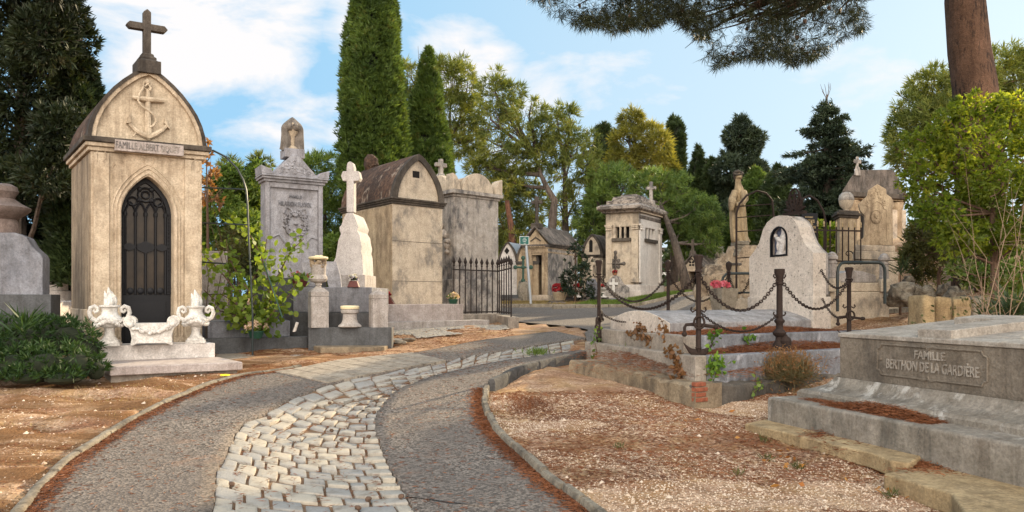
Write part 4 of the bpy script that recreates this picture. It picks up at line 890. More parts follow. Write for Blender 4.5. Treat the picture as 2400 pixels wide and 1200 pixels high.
MB().box(-.1, S1.u(1086), 0, 2.6, .75, S1.z(1000, 713)).map(S1).build('plinth', M['pinkmarble'], o, .015); 
MB().box(-.3, S1.u(1155, -.5), -.35, 1.5, .6, S1.z(1000, 753, -.35)).map(S1).build('step', M['granite'], o, .015)
TC = Fr(1064, 22.2, (.733, .68), (-.626, .78)); W = TC.u(1168); zc = TC.z(1064, 444)
o = thing('stained_chapel', TC(W/2, 0, 1), 'tall grey stained chapel with curved stone ears on its roof, behind the spiked iron fence', 'tomb chapel')
MB().box(0, W, 0, 1.5, .9, zc-.2).box(-.06, W+.06, -.06, 1.56, .8, TC.z(1100, 655)).map(TC).build('wall', M['greypale'], o, .015)
MB().box(-.04, W+.04, -.04, 1.54, zc-.2, zc-.12).box(-.12, W+.12, -.12, 1.62, zc-.12, zc).map(TC).build('cornice', M['greypale'], o, .015)
zt4 = TC.z(1115, 407)
def ear(L, v0, v1, nm): MB().prism(L, v0, v1).map(TC).build(nm, M['pale'], o, .02)
ear([(W/2+x, zc+y) for x, y in round_pts(W/2-.28, zt4-zc, 12)], -.08, .12, 'pediment')
for s, u in ((1, -.1), (-1, W+.1)): ear([(u, zc), (u, zc+.5), (u+s*.14, zc+.42), (u+s*.27, zc+.22), (u+s*.3, zc)] if s > 0 else [(u, zc), (u-.3, zc), (u-.27, zc+.22), (u-.14, zc+.42), (u, zc+.5)], -.1, .3, 'corner_ear')
MB().prism([(.75+x, zc+y) for x, y in round_pts(.5, zt4-zc-.06, 12)], -.08, .12, 'y').map(lambda u, v, z: TC(v, u, z)).build('side_pediment', M['pale'], o, .02)
MB().prism([(W/2+x, zc+y) for x, y in round_pts(W/2-.1, zt4-zc-.08, 12)], .15, 1.5).map(TC).build('vault_roof', M['pale'], o, smooth=True)
pz = zt4-.02; cc_ = .25
MB().sq([(.16, pz-.15), (.12, pz+.02), (.09, pz+.1)], (cc_, 1.1)).prism([(cc_+x, pz+.08+z) for x, z in cross_poly(.42, .48, .13, .6)], 1.03, 1.17).map(TC).build('cross', M['greypale'], o, .02)
mb = MB(); q = np.random.default_rng(9)
for k in range(40): t = q.random(); mb.ball((-.06, .75+.45*math.cos(math.pi*t)+q.normal(0, .03), 3.0+.9*math.sin(math.pi*t)), tuple(q.uniform(.06, .12, 3)), 7, 5)
mb.map(TC).build('side_carving', M['greypale'], o, smooth=True)
# ---- iron fence with spear heads
FE = Fr(1062, 19.4, (.70, .714), (-.5, .86)); o = thing('spiked_iron_fence', FE(.6, 0, .9), 'black iron fence with spear heads in front of the stained chapel', 'fence')
ue = FE.u(1168); zr = FE.z(1100, 633); zb2 = FE.z(1100, 735); Fside = FE.sub(ue, 0); ret = FE.u(1198)
n = 9
def spear(F, u, v, z0, z1, par):
    mb = MB().lathe([(.018, z0), (.018, z1-.26)], 6, (0, 0, 0)).lathe([(.016, z1-.27), (.036, z1-.23), (.018, z1-.205), (.055, z1-.13), (.005, z1)], 6); p = F(u, v, 0)
    mb.map(lambda x, y, z: (p.x+x, p.y+y, z)).build('bar', M['iron'], par, smooth=True)
for k in range(n): spear(FE, .03+k*(ue-.06)/(n-1), 0, zb2, FE.z(1100, 603), o)
GE = Fr(1168, FE(ue, 0, 0).y, (.30, -.95), (.95, .3)); gu = .0
e0 = FE(ue, 0, 0); e1 = pt(1198, 700, 18.6)
for k in range(5):
    t = (k+.5)/5.4; p = e0.lerp(e1, t)
    MB().lathe([(.018, zb2), (.018, zr+.06), (.016, zr+.1), (.036, zr+.14), (.018, zr+.16), (.055, zr+.23), (.005, zr+.36)], 6, (p.x, p.y, 0)).build('bar', M['iron'], o, smooth=True)
for zz in (zr, zb2+.04):
    a = FE(0, 0, zz); MB().tube([a, (e0.x, e0.y, zz), (e1.x, e1.y, zz)], .02, 4).build('rail', M['iron'], o)
MB().lathe([(.06, zb2-.25), (.05, zb2-.2), (.022, zb2-.16), (.022, zr+.02), (.018, zr+.05), (.05, zr+.12), (.04, zr+.19), (.004, zr+.26)], 8, (e1.x, e1.y, 0)).build('end_post', M['iron'], o, smooth=True)
MB().prism([(e0.x-.2, e0.y+.3), (e0.x, e0.y-.1), (e1.x-.08, e1.y-.1), (e1.x+.2, e1.y-.02), (e1.x+.16, e1.y+.25), (e0.x+.2, e0.y+.2)], .6, zb2-.06, 'z').build('footing', M['tier'], o, .02)
MB().box(-.05, ue+.02, -.08, .3, .7, zb2-.02).map(FE).build('footing', M['tier'], o, .015)
# ---- pipe arch behind the vine
P = [pt(x, y, 13.4) for x, y in [(440, 352), (472, 350), (500, 353), (530, 368), (556, 395), (570, 422), (577, 445), (580, 480), (583, 560), (588, 650), (592, 740)]]
o = thing('pipe_arch', (P[-1].x, P[-1].y, .6), 'dark green bent pipe arch with crossbars beside the anchor chapel', 'railing')
P2 = [Vector((p.x, p.y, max(p.z, .55))) for p in P]+[Vector((P[-1].x, P[-1].y, .5))]
MB().tube(P2, .018, 8).build('pipe', M['hoop'], o, smooth=True)
for y, xe in ((441, 576), (524, 579), (615, 530)): a, b = pt(440, y-3, 13.4), pt(xe, y+3, 13.4); MB().tube([a, b], .014, 6).build('crossbar', M['hoop'], o, smooth=True)
# ------------------------------------------------------------------ chained tomb with headstone (centre right)
ua, ub = (-.33, .944), (.88, .475)          # foot-end direction (going back left) and length direction
def TF(px, d): return Fr(px, d, ub, ua)
T1 = TF(1630, 9.6); T2 = TF(1602, 10.3); T3 = TF(1569, 11.4)
o = thing('chained_tomb', T1(1.5, 1.5, .3), 'pale tomb on stepped kerbs with a barrel slab and a shouldered headstone, ringed by chains', 'tomb')
z1, z2, z3 = .837, 1.067, 1.07
def tierbox(F, L, Wd, z0, z1, th, ms, me, nm):
    a = MB().box(0, th, 0, Wd, z0, z1).map(F).build(nm, ms, o, .015); b = MB().box(th+.002, L, 0, th, z0, z1-.003).map(F).build(nm, me, o, .015); return a, b
tierbox(T1, 4.6, 3.45, .15, z1, .2, M['tier'], M['tiershade'], 'lower_kerb'); tierbox(T2, 4.3, 2.85, .4, z2, .24, M['tier'], M['tiershade'], 'upper_kerb')
MB().box(.15, 4.5, .15, 3.4, .3, z1-.05).map(T1).build('needle_bed', M['litter'], o); MB().box(.2, 4.2, .2, 2.8, .5, z2-.02).map(T2).build('needle_bed', M['litter'], o)
WS = 2.0; arcp = [(v, z3+.145+.18*math.sin(math.pi*v/WS)**.9) for v in np.linspace(0, WS, 15)]
FT = lambda u, v, z: T3(v, u, z)
MB().prism([(0, z3-.03)]+arcp+[(WS, z3-.03)], .012, 3.32).map(FT).build('barrel_slab', M['barrel'], o, .02, label='blue grey ridged barrel slab')
MB().prism([(-.004, z3-.03)]+[(v, z+.003) for v, z in arcp]+[(WS+.004, z3-.03)], -.01, .01).map(FT).build('slab_end', M['headstone'], o, .01)
HF = Fr(1757, 14.62, (.33, -.944), ub)
Lh = [(1757, 745), (1757, 690), (1756, 604), (1769, 587), (1778.7, 570), (1783.5, 555), (1789, 536), (1798, 521), (1812.5, 509), (1827, 504.5), (1845, 505.5), (1861, 516), (1870.6, 531), (1876, 550), (1883, 567), (1894, 582), (1905.6, 592), (1906, 690), (1907, 770)]
hp = HF.poly(Lh); hz0 = z3-.02; hp = [(hp[0][0], hz0)]+hp[1:-1]+[(hp[-2][0], hz0)]
nc = HF.uz(1827, 545); nw = (HF.u(1846)-HF.u(1806))/2; nb, ntp = HF.z(1827, 601), HF.z(1827, 531); nm_ = (HF.u(1846)+HF.u(1806))/2
arch = [(nm_+nw*math.cos(a), ntp-nw*.98+nw*math.sin(a)) for a in np.linspace(0, math.pi, 11)]
hole = [(nm_+nw, nb)]+arch+[(nm_-nw, nb)]
# front leaf with the niche cut through, then the solid body behind
half = len(hp)//2
bot = [(nm_, hz0), (nm_, nb)]
top_i = 9
right = [(nm_, hz0), (hp[-1][0], hz0)]+hp[-2:top_i:-1]+[(nm_, hp[top_i][1]), arch[5]]+arch[4::-1]+[(nm_+nw, nb), (nm_, nb)]
left = [(nm_, nb), (nm_-nw, nb)]+arch[:5:-1]+[arch[5], (nm_, hp[top_i][1])]+hp[top_i-1::-1]+[(nm_, hz0)]
hb = MB().prism(right, 0, .13).prism(left, 0, .13).prism(hp, .13, .34).map(HF).build('headstone', M['headstone'], o)
MB().prism([(u*1, z) for u, z in hp[1:-1]]+[], .341, .40).map(HF).build('back_leaf', M['granite'], o)
zpl = HF.z(1757, 690); MB().box(hp[0][0]-.03, hp[-1][0]+.03, -.035, .44, hz0, zpl-.05).map(HF).build('plinth', M['headstone'], o, .012)
MB().box(nm_-nw, nm_+nw, .118, .128, nb, ntp).map(HF).build('niche_back', plain('faded_blue_niche', (.14, .16, .24), .9, 0, .3), o)
nf = MB().prism([(nm_+nw, nb)]+arch+[(nm_-nw, nb)]+[(nm_-nw*.85, nb+.03)]+[(nm_+nw*.85*math.cos(a), ntp-nw*.98+nw*.88*math.sin(a)) for a in np.linspace(math.pi, 0, 11)]+[(nm_+nw*.85, nb+.03)], -.02, .03).box(nm_-nw*.85, nm_+nw*.85, -.018, .03, nb, nb+.035).map(HF).build('niche_frame', M['black'], o)
HT = HF; sc = ntp-nb
st = thing('mourning_figurine', HF(nm_, .06, nb), 'small white seated mother figurine holding a body, inside the headstone niche', 'statue')
def figrings(F, secs, n=20, fold=.08, kf=7):
    return [[F(u+a*math.cos(t)*(1+fold*math.sin(kf*t+i)), v+b*math.sin(t)*(1+fold*math.sin(kf*t+i)), z) for t in np.linspace(0, 6.283, n+1)[:-1]] for i, (u, v, z, a, b) in enumerate(secs)]
uu = nm_+.05
mb = MB().loft(figrings(HF, [(uu-.02, .06, nb+.036, .17, .055), (uu-.02, .06, nb+.06, .175, .055), (uu-.02, .06, nb+.12, .12, .05), (uu-.01, .05, nb+.2, .13, .055), (uu-.02, .05, nb+.3, .14, .06), (uu+.0, .06, nb+.36, .10, .05), (uu+.03, .07, nb+.43, .075, .045), (uu+.03, .06, nb+.49, .05, .04), (uu+.015, .05, nb+.53, .045, .045), (uu+.0, .045, nb+.58, .05, .05), (uu+.0, .045, nb+.63, .03, .03)]))
mb.tube([HF(uu-.15, .03, nb+.36), HF(uu-.08, .02, nb+.33), HF(uu, .015, nb+.28), HF(uu+.06, .02, nb+.24)], [.035, .05, .045, .035], 8).ball(HF(uu-.17, .03, nb+.40), (.04, .035, .045), 8, 6)
mb.tube([HF(uu+.06, .015, nb+.24), HF(uu+.07, .01, nb+.14), HF(uu+.05, .01, nb+.07)], [.03, .025, .015], 7).tube([HF(uu-.08, .01, nb+.31), HF(uu-.1, .0, nb+.2), HF(uu-.09, .0, nb+.13)], [.018, .015, .012], 6)
mb.build('figure', M['white'], st, smooth=True, ang=80)
fl = thing('iron_finial', HF(HF.u(1848), .2, HF.z(1845, 503)), 'rusty openwork fan finial on top of the pale headstone', 'finial'); mb = MB()
fu, fz = HF.u(1849), HF.z(1845, 503); fs = HF.z(1845, 450)-fz
mb.box(fu-.28, fu+.28, .1, .2, fz, fz+.05)
for k in range(7):
    a = R(90+(k-3)*26); r1 = fs*.92*(1-.02*abs(k-3)); mb.tube([(fu+math.cos(a)*fs*.15, .15, fz+.05+math.sin(a)*.05), (fu+math.cos(a)*fs*.55, .15, fz+.06+math.sin(a)*fs*.5), (fu+math.cos(a)*fs*.68, .15, fz+.05+math.sin(a)*r1)], [.035, .03, .018], 6)
for c, r in (((0, .5), .2), ((-.28, .38), .16), ((.28, .38), .16), ((-.15, .74), .13), ((.15, .74), .13), ((0, .22), .12)): mb.tube([(fu+c[0]*fs+r*fs*math.cos(a), .15, fz+c[1]*fs+r*fs*math.sin(a)) for a in np.linspace(0, 6.283, 13)[:-1]], .024, 5, True)
mb.tube([(fu+.44*fs*math.cos(a), .15, fz+.12+.86*fs*math.sin(a)) for a in np.linspace(.15, 2.99, 15)], .022, 5)
mb.map(HF).build('fan', M['rust'], fl, smooth=True)
def flowers(par, c, r, n, mat, lm, squash=.6, seed=1, pet=.03, nl=60, ll=.07):
    q = np.random.default_rng(seed)
    D = q.normal(size=(nl, 3)); D[:, 2] = np.abs(D[:, 2]); V, F = blades(np.array(c)+q.normal(0, r*.35, (nl, 3))*[1, 1, .4], D, ll, ll*.45, seed); npmesh('leaves', V, F, lm, par)
    P = q.normal(size=(n, 3)); P /= np.linalg.norm(P, axis=1)[:, None]; P[:, 2] = np.abs(P[:, 2])*squash; P = P*r*q.uniform(.7, 1.05, (n, 1))+np.array(c)
    Pn = np.repeat(P, 9, 0); D = q.normal(size=(n*9, 3)); D[:, 2] += .3; D[:, 1] -= .4; V, F = blades(Pn, D, pet, pet*.8, seed+1); npmesh('blossoms', V, F, mat, par)
p = T3(2.35, 1.55, 0); PZ = z3+.31
pl = thing('stone_flower_tub', (p.x, p.y, PZ), 'square tapering stone tub with a red bouquet at the foot of the pale headstone', 'planter')
rot = lambda x, y, z: T3(2.55+x, 1.72+y, PZ+z)
MB().sq([(.17, -.03), (.225, .42), (.19, .42), (.18, .36)]).map(rot).build('tub', M['kerb'], pl, .01)
q_ = rot(-.05, 0.05, .47); flowers(pl, q_, .16, 26, M['f_pink'], M['l_dark'], .5, 2, .07, 14, .035)
# ---- low crumbling wall in front of the tomb
Wc = g(1626, 957); WL = [g(1330, 868), g(1345, 870), g(1440, 893), g(1540, 925), g(1626, 957)]; WR = [g(1626, 957), g(1760, 935), g(1880, 905), g(1990, 880)]
o = thing('crumbling_wall', Wc, 'crumbling low retaining wall with bricks at its corner, below the chained tomb', 'wall')
def ragged(P, ztops, th, mat, nm, nrm, seed):
    xs = smooth_line(P, 42); mb = MB(); vs = []; q = np.random.default_rng(seed); zs = np.interp(np.linspace(0, 1, 42), np.linspace(0, 1, len(ztops)), ztops); rings = []
    for i, (x, y) in enumerate(xs):
        zb = Z(x, y)-.1; a = q.normal(0, .012); b = q.normal(0, .012); zt_ = zs[i]+q.normal(0, .012)
        rings.append([(x, y, zb), (x+nrm[0]*(.02+a), y+nrm[1]*(.02+a), lerp(zb, zt_, .5)), (x+nrm[0]*(.03+b), y+nrm[1]*(.03+b), zt_-.03), (x+nrm[0]*.07, y+nrm[1]*.07, zt_), (x+nrm[0]*th, y+nrm[1]*th, zt_+q.normal(0, .01)), (x+nrm[0]*th, y+nrm[1]*th, zb)])
    mb.loft(rings); return mb.build(nm, mat, o, smooth=True, ang=30)
ztp = .485
ragged(WL, [.62, .60, .56, .52, .50], .5, M['ruin'], 'wall_face', (.85, .5), 1); ragged([WR[0]+Vector((.03, .03, 0))]+WR[1:], [.50, .47, .46, .5], .45, M['ruindark'], 'wall_face', (-.25, .95), 2)
mb = MB(); dR = (WR[1]-WR[0]); dR.z = 0; dR.normalize(); c0 = WR[0]
for k in range(4):
    z0 = Z(c0.x, c0.y)+.07+k*.065; L = .2-.03*(k % 2); a = c0+dR*.035; n_ = Vector((dR.y, -dR.x, 0))*.012
    b = MB().box(0, L, 0, .09, z0, z0+.052); mb.merge(b.map(lambda x, y, z: (a.x+dR.x*x-dR.y*y+n_.x, a.y+dR.y*x+dR.x*y+n_.y, z)))
mb.build('bricks', M['brick'], o, .008)
MB().prism([(v.x+.1, v.y+.12) for v in (WL[0], WL[2], WL[4])]+[(WR[2].x, WR[2].y+.1), (6.2, 13), (2.2, 14.2)], .2, .46, 'z').build('soil_bed', M['litter'], o)
MB().rock(g(1468, 845)+Vector((0, .25, .30)), (.12, .08, .06), 5).build('loose_stone', M['rock'], o, smooth=True)
# ---- posts: anchors, columns, buds
def base_post(nm, lab, h, head):
    t = thing(nm, (0, 0, 0), lab, 'post', 'iron posts carrying the chains'); r = .036
    MB().lathe([(r*1.15, 0), (r*1.05, .1), (r*1.3, .115), (r, .13), (r*.92, h-.30), (r*1.2, h-.285), (r*1.2, h-.26), (r*.9, h-.25)], 8).build('shaft', M['rust'], t, smooth=True)
    if head == 'bud':
        MB().lathe([(.03, h-.25), (.055, h-.23), (.035, h-.2), (.05, h-.15), (.068, h-.08), (.06, h-.03), (.02, h), (.002, h+.01)], 8).build('bud_head', M['rust'], t, smooth=True, ang=25)
    else:
        mb = MB()
        mb.lathe([(.03, h-.25), (.055, h-.23), (.04, h-.2), (.05, h-.1), (.07, h-.02), (.055, h)], 8)
        mb.build('flared_head', M['rust'], t, smooth=True, ang=25)
    for s in (-1, 1): MB().tube([(0, s*.02, h-.27), (0, s*.075, h-.275), (0, s*.10, h-.25), (0, s*.10, h-.225)], .011, 5).build('hook', M['rust'], t, smooth=True)
    return t
def anchorize(t, h, zs_=.40):
    """stock, ring and flukes of an anchor around the foot of a post, in its local xz plane"""
    mb = MB().tube([(-.19, 0, zs_-.12), (-.19, 0, zs_-.04), (-.165, 0, zs_), (-.08, 0, zs_+.005), (.08, 0, zs_-.01), (.22, 0, zs_-.03)], [.02, .021, .022, .026, .026, .022], 8).ball((-.19, 0, zs_-.13), (.036, .034, .036), 10, 7).ball((.235, 0, zs_-.03), (.042, .038, .036), 10, 7)
    mb.build('stock', M['rust'], t, smooth=True)
    MB().tube([(.07*math.cos(a), -.04, zs_+.03+.075*math.sin(a)*1.15) for a in np.linspace(0, 6.28, 15)[:-1]], .016, 6, True).build('ring', M['rust'], t, smooth=True)
    n = 13; rings = []
    for k in range(n):
        a = lerp(-1, 1, k/(n-1)); x = .205*a; z = .035+.15*abs(a)**2.2; rr = .06*(1-abs(a)**2*.85); rings.append([(x, rr*.55*math.cos(q), z+rr*math.sin(q)) for q in np.linspace(0, 6.28, 9)[:-1]])
    MB().loft(rings).build('flukes', M['rust'], t, smooth=True)
    for s in (-1, 1): MB().tube([(s*.03, 0, zs_+.2), (s*.08, 0, zs_+.17), (s*.105, 0, zs_+.2), (s*.09, 0, zs_+.24)], .012, 5).build('lower_hook', M['rust'], t, smooth=True)
    return t
def put(t, px, d, z, rz): p = pt(px, 700, d); t.location = (p.x, p.y, z); t.rotation_euler = (0, 0, rz); return Vector((p.x, p.y, z))
zt1 = z1-.02
pa = anchorize(base_post('anchor_post', 'rusty anchor-shaped iron post with flared top at the nearest corner of the stepped tomb', 1.38, 'flare'), 1.38, .43); PA = put(pa, 1637, 9.85, zt1, R(0))
pb = copy_tree(pa); pb['label'] = 'rusty anchor-shaped iron post at the far left corner, above the cobbled lane'; PB = put(pb, 1404, 12.75, .8, R(70)); pb.scale = (1, 1, 1.07)
pc_ = copy_tree(pa); pc_['label'] = 'rusty anchor-shaped post with flat top at the right end, nearest the carved granite block'; PCc = put(pc_, 1990, 11.9, .93, R(5)); pc_.scale = (1, 1, .86)
pk = thing('column_post', (0, 0, 0), 'rusty iron column post with a turned foot between the two near anchors', 'post', 'iron posts carrying the chains')
MB().lathe([(.10, 0), (.095, .06), (.06, .12), (.055, .17), (.09, .2), (.10, .235), (.06, .28), (.05, .3), (.05, .36), (.075, .39), (.075, .41), (.046, .44), (.042, .92), (.055, .93), (.055, .95), (.042, .96), (.05, 1.02), (.075, 1.09), (.075, 1.15)], 14).build('shaft', M['rust'], pk, smooth=True, ang=40)
for s in (-1, 1):
    for zz in (1.02, .48): MB().tube([(s*.03, 0, zz), (s*.085, 0, zz), (s*.11, 0, zz+.025), (s*.10, 0, zz+.05)], .012, 5).build('hook', M['rust'], pk, smooth=True)
PK = put(pk, 1827, 10.75, z1+.02, R(20)); pk.scale = (1, 1, 1.03)
p = pt(1841, 700, 10.7); t = thing('iron_shell', (p.x, p.y, z1-.02), 'small rusty shell-shaped iron ornament leaning beside the turned column post', 'ornament'); MB().lathe([(.075, 0), (.08, .05), (.082, .15), (.085, .16), (.07, .2), (.03, .235), (.028, .25), (.01, .26)], 12, (p.x, p.y, z1-.02)).build('shell', M['rust'], t, smooth=True)
pd = base_post('bud_post', 'rusty iron post with bud head behind the tomb, nearer the leaning pine', 1.25, 'bud'); PD = put(pd, 1566, 15.0, 1.15, 0)
pe = copy_tree(pd); pe['label'] = 'rusty iron post with bud head behind the tomb, nearer the flower tub'; PE = put(pe, 1708, 15.6, 1.15, 0)
def chain(name, lab, a, b, sag, r=.025, grp='rusty chains slung between the iron posts'):
    a, b = Vector(a), Vector(b); t = thing(name, a, lab, 'chain', grp); n = 60; P = []
    for k in range(n+1): s = k/n; q = a.lerp(b, s); q.z -= sag*4*s*(1-s); P.append(q)
    L = [0]
    for k in range(n): L.append(L[-1]+(P[k+1]-P[k]).length)
    P = np.array(P); cnt = int(L[-1]/(r*1.9)); mb = MB()
    for k in range(cnt):
        s = (k+.5)/cnt*L[-1]; c = Vector([np.interp(s, L, P[:, i]) for i in range(3)]); c2 = Vector([np.interp(min(s+.02, L[-1]), L, P[:, i]) for i in range(3)]); c1 = Vector([np.interp(max(s-.02, 0), L, P[:, i]) for i in range(3)])
        d = (c2-c1).normalized(); sd = d.cross(Vector((0, 0, 1))).normalized(); up = sd.cross(d)
        q = (sd+up).normalized() if k % 2 else (sd-up).normalized()
        mb.tube([c+d*r*1.45*math.cos(w_)+q*r*.85*math.sin(w_) for w_ in np.linspace(0, 6.283, 9)[:-1]], r*.32, 4, True)
    mb.build('links', M['rust'], t, smooth=True); return t
up = lambda P, h: (P.x, P.y, P.z+h)
def cpt(px, py, d): return pt(px, py, d)
chain('chain', 'heavy chain sagging from the far left anchor to the near corner anchor', up(PB, 1.18), up(PA, 1.12), .52)
chain('chain', 'heavy chain sagging from the near corner anchor to the turned column post', up(PA, 1.12), up(PK, 1.07), .50)
chain('chain', 'heavy chain sagging from the turned column post across the headstone to the right anchor', up(PK, 1.07), up(PCc, .98), .48)
chain('chain', 'chain running from the far left anchor back to the bud post nearer the leaning pine', up(PB, 1.18), up(PD, .97), .5, .024)
chain('chain', 'chain sagging between the two bud posts behind the tomb', up(PD, .97), up(PE, .97), .58, .024)
chain('chain', 'short chain from the bud post near the flower tub to the headstone', up(PE, .97), HF(-.02, .1, HF.z(1757, 630)), .45, .024)
chain('chain', 'short upper chain from the right side of the headstone to the right anchor', HF(hp[-1][0]+.01, .2, HF.z(1905, 632)), up(PCc, .98), .22, .022)
chain('chain', 'short lower chain from the headstone base to the right anchor', HF(hp[-1][0]+.04, .2, HF.z(1905, 700)), up(PCc, .42), .18, .020)
chain('chain', 'thin low chain sagging from the near corner anchor over the needle bed', up(PA, .62), up(PK, .53), .28, .019)
chain('chain', 'short loose chain hanging at the far left anchor', up(PB, .58), tuple(Vector(up(PB, .40))+Vector((.42, -.3, 0))), .05, .02)
# ------------------------------------------------------------------ carved granite tomb at the right edge
BU, BV = (.34, -.94), (.945, .327)
BF = Fr(1968, 8.27, BU, BV); SF = Fr(1797, 8.4, BU, BV)
o = thing('family_tomb', BF(1.5, .5, .2), 'big grey granite block tomb with carved family panel and a cross lying on top', 'tomb')
LB = 4.4; zs2 = .464; MB().box(0, LB, 0, 3.2, -.1, zs2).map(SF).build('step', M['berthstep'], o, .03, seg=3)
zm0, zm1, zt5 = zs2-.02, .70, 1.21
prof = [(-.32, zm0), (-.32, zm0+.07), (-.29, zm0+.105), (-.20, zm0+.125), (-.10, zm0+.175), (-.045, zm0+.245), (-.035, zm1+.01)]
MB().sq([(1, 0)]).v
mp_ = MB(); u0, u1, v1 = 0, 4.2, 2.4
vs = []
for s_, z in prof: vs += [(u0+s_, s_, z), (u1-s_, s_, z), (u1-s_, v1-s_, z), (u0+s_, v1-s_, z)]
mp_.add(vs, [(j*4+i, j*4+(i+1) % 4, j*4+4+(i+1) % 4, j*4+4+i) for j in range(len(prof)-1) for i in range(4)]+[(3, 2, 1, 0)]); mp_.map(BF).build('moulded_base', M['berthstep'], o, smooth=True)
MB().box(0, u1, 0, v1, zm1, zt5-.05).map(BF).build('block', M['berthon'], o, .01)
zr_ = .085   # rise of the top per metre
tp = lambda u, v, z: BF(u, v, z+zr_*max(0, v)*.9)
MB().box(-.015, u1, -.015, v1, zt5-.05, zt5).map(tp).build('top_slab', M['berthtop'], o, .012)
zl = lambda h: zt5+h
fu0, fu1, v0 = .60, 1.0, .42
def topuv(px, py):
    """(u, v) on the sloping top seen at a photo pixel"""
    best = None
    for v in np.linspace(0, 2.6, 400):
        u, z = BF.uz(px, py, v); e = abs(z-(zt5+.09+zr_*.9*v))
        if best is None or e < best[0]: best = (e, u, v)
    return best[1:]
a, b = topuv(2146, 773), topuv(2227, 781); c = topuv(2242, 742)
print('cross foot', a, b, c)
sw = (b[0]-a[0])
MB().prism([(a[0], .02), (a[0], 1.2), (a[0]-.56, 1.2), (a[0]-.56, 1.6), (a[0], 1.6), (a[0], 2.25), (b[0], 2.25), (b[0], 1.6), (b[0]+.42, 1.6), (b[0]+.42, 1.2), (b[0], 1.2), (b[0], .02)][::-1], zl(-.01), zl(.085), 'z').map(tp).build('lying_cross', M['berthtop'], o, .012)
pnl = [BF.uz(*q) for q in [(2057, 810), (2315, 850), (2320, 900), (2057, 872)]]
pu0, pu1 = pnl[0][0], pnl[1][0]; pz0, pz1 = .795, 1.115; r_ = .05
sh = []
for cx_, cz_, a0 in ((pu0, pz0, 0), (pu1, pz0, 90), (pu1, pz1, 180), (pu0, pz1, 270)):
    for t in np.linspace(90, 0, 6): sh.append((cx_+r_*math.cos(R(a0+t)), -.004, cz_+r_*math.sin(R(a0+t))))
mid_ = (pu0+pu1)/2
MB().tube(sh, .012, 6, True).tube([(mid_-.1, -.004, pz0), (mid_-.03, -.004, pz0-.012), (mid_, -.004, pz0+.025), (mid_+.03, -.004, pz0-.012), (mid_+.1, -.004, pz0)], .012, 6).tube([(mid_-.1, -.004, pz1), (mid_-.03, -.004, pz1+.012), (mid_, -.004, pz1-.025), (mid_+.03, -.004, pz1+.012), (mid_+.1, -.004, pz1)], .012, 6).ball((pu0+.04, 0, .955), (.016, .012, .016), 6, 5).ball((pu1-.04, 0, .955), (.016, .012, .016), 6, 5).map(BF).build('panel_frame', M['berthon'], o, smooth=True)
text('FAMILLE', M['berthtop'], o, BF, 2145, 2216, 840, .085, ext=.014, v=0, bold=.012); text('BERTHON DE LA GARDIÈRE', M['berthtop'], o, BF, 2079, 2296, 862, .10, ext=.014, v=0, bold=.012)
for ob in [c for c in o.children if c.name.startswith('lettering')]: pass
YS = [g(1745, 1003), g(1790, 985), g(2010, 1030), g(2190, 1090), g(2195, 1118), g(2140, 1122), g(2040, 1090), g(1900, 1050)]
o2 = thing('broken_flagstone', g(1960, 1040), 'long worn yellow flagstone with a broken end along the foot of the carved granite tomb', 'flagstone')
pf = [g(1745, 1003), g(1830, 1030), g(1960, 1072), g(2040, 1096), g(2088, 1120), g(2135, 1128), g(2160, 1105), g(2195, 1098), g(2150, 1068), g(1995, 1020), g(1800, 984)]
pf = [(v.x, v.y) for v in pf]; zf_ = Z(3.2, 7.6)
mb = MB().prism(pf, zf_-.06, zf_+.085, 'z'); mb.build('slab', M['yellowstone'], o2, .018, seg=3)
o3 = thing('lower_flagstone', g(2300, 1170), 'broken pale flagstone in the bottom right corner below the carved granite tomb', 'flagstone'); mb = MB()
mb.prism([(v.x, v.y) for v in (g(2070, 1140), g(2230, 1200), g(2260, 1260), g(2500, 1260), g(2420, 1165), g(2200, 1105))], zf_-.14, zf_+.03, 'z').build('slab', M['yellowstone'], o3, .02, seg=3)
# needle drifts on the ledges
def drift_on(name, F, us, vs_, z, n, mat, L=.07, hump=.03):
    u = rng.uniform(*us, n); v = vs_[0]+(vs_[1]-vs_[0])*rng.random(n); hh = hump*np.sin(np.pi*(u-us[0])/(us[1]-us[0]))*np.sin(np.pi*(v-vs_[0])/(vs_[1]-vs_[0])); P = np.array([F(a, b, 0) for a, b in zip(u, v)]); P[:, 2] = z+hh*rng.random(n)*2
    a = rng.uniform(0, 6.28, n); D = np.column_stack([np.cos(a), np.sin(a), rng.normal(0, .18, n)]); V, Fc = blades(P, D, L, .006); return tag(npmesh(name, V, Fc, mat), kind='stuff')
drift_on('needles_on_step', SF, (.75, 2.0), (.12, .42), zs2+.004, 5200, M['needle'], .08, .05); drift_on('needles_on_step', SF, (.3, 1.1), (.22, .4), zs2+.003, 900, M['needle'], .07, .01)
drift_on('needles_on_kerb', T1, (.25, 4.2), (.18, .95), z1-.03, 21000, M['needle'], .09, .075); drift_on('needles_on_kerb', T2, (.25, 3.6), (.2, 1.0), z2-.005, 11000, M['needle'], .09, .05)
def drift_px(name, pxs, n, z, L=.07):
    a = rng.normal(0, 1, (n, 2)); P = []
    for (x, y, rx, ry, k) in pxs:
        for _ in range(int(n*k)): q = g(x+rnd.gauss(0, rx), y+rnd.gauss(0, ry)); P.append((q.x, q.y, q.z+z+abs(rnd.gauss(0, .012))))
    P = np.array(P); b = rng.uniform(0, 6.28, len(P)); D = np.column_stack([np.cos(b), np.sin(b), rng.normal(0, .15, len(P))]); V, F = blades(P, D, L, .0065); return tag(npmesh(name, V, F, M['needle']), kind='stuff')
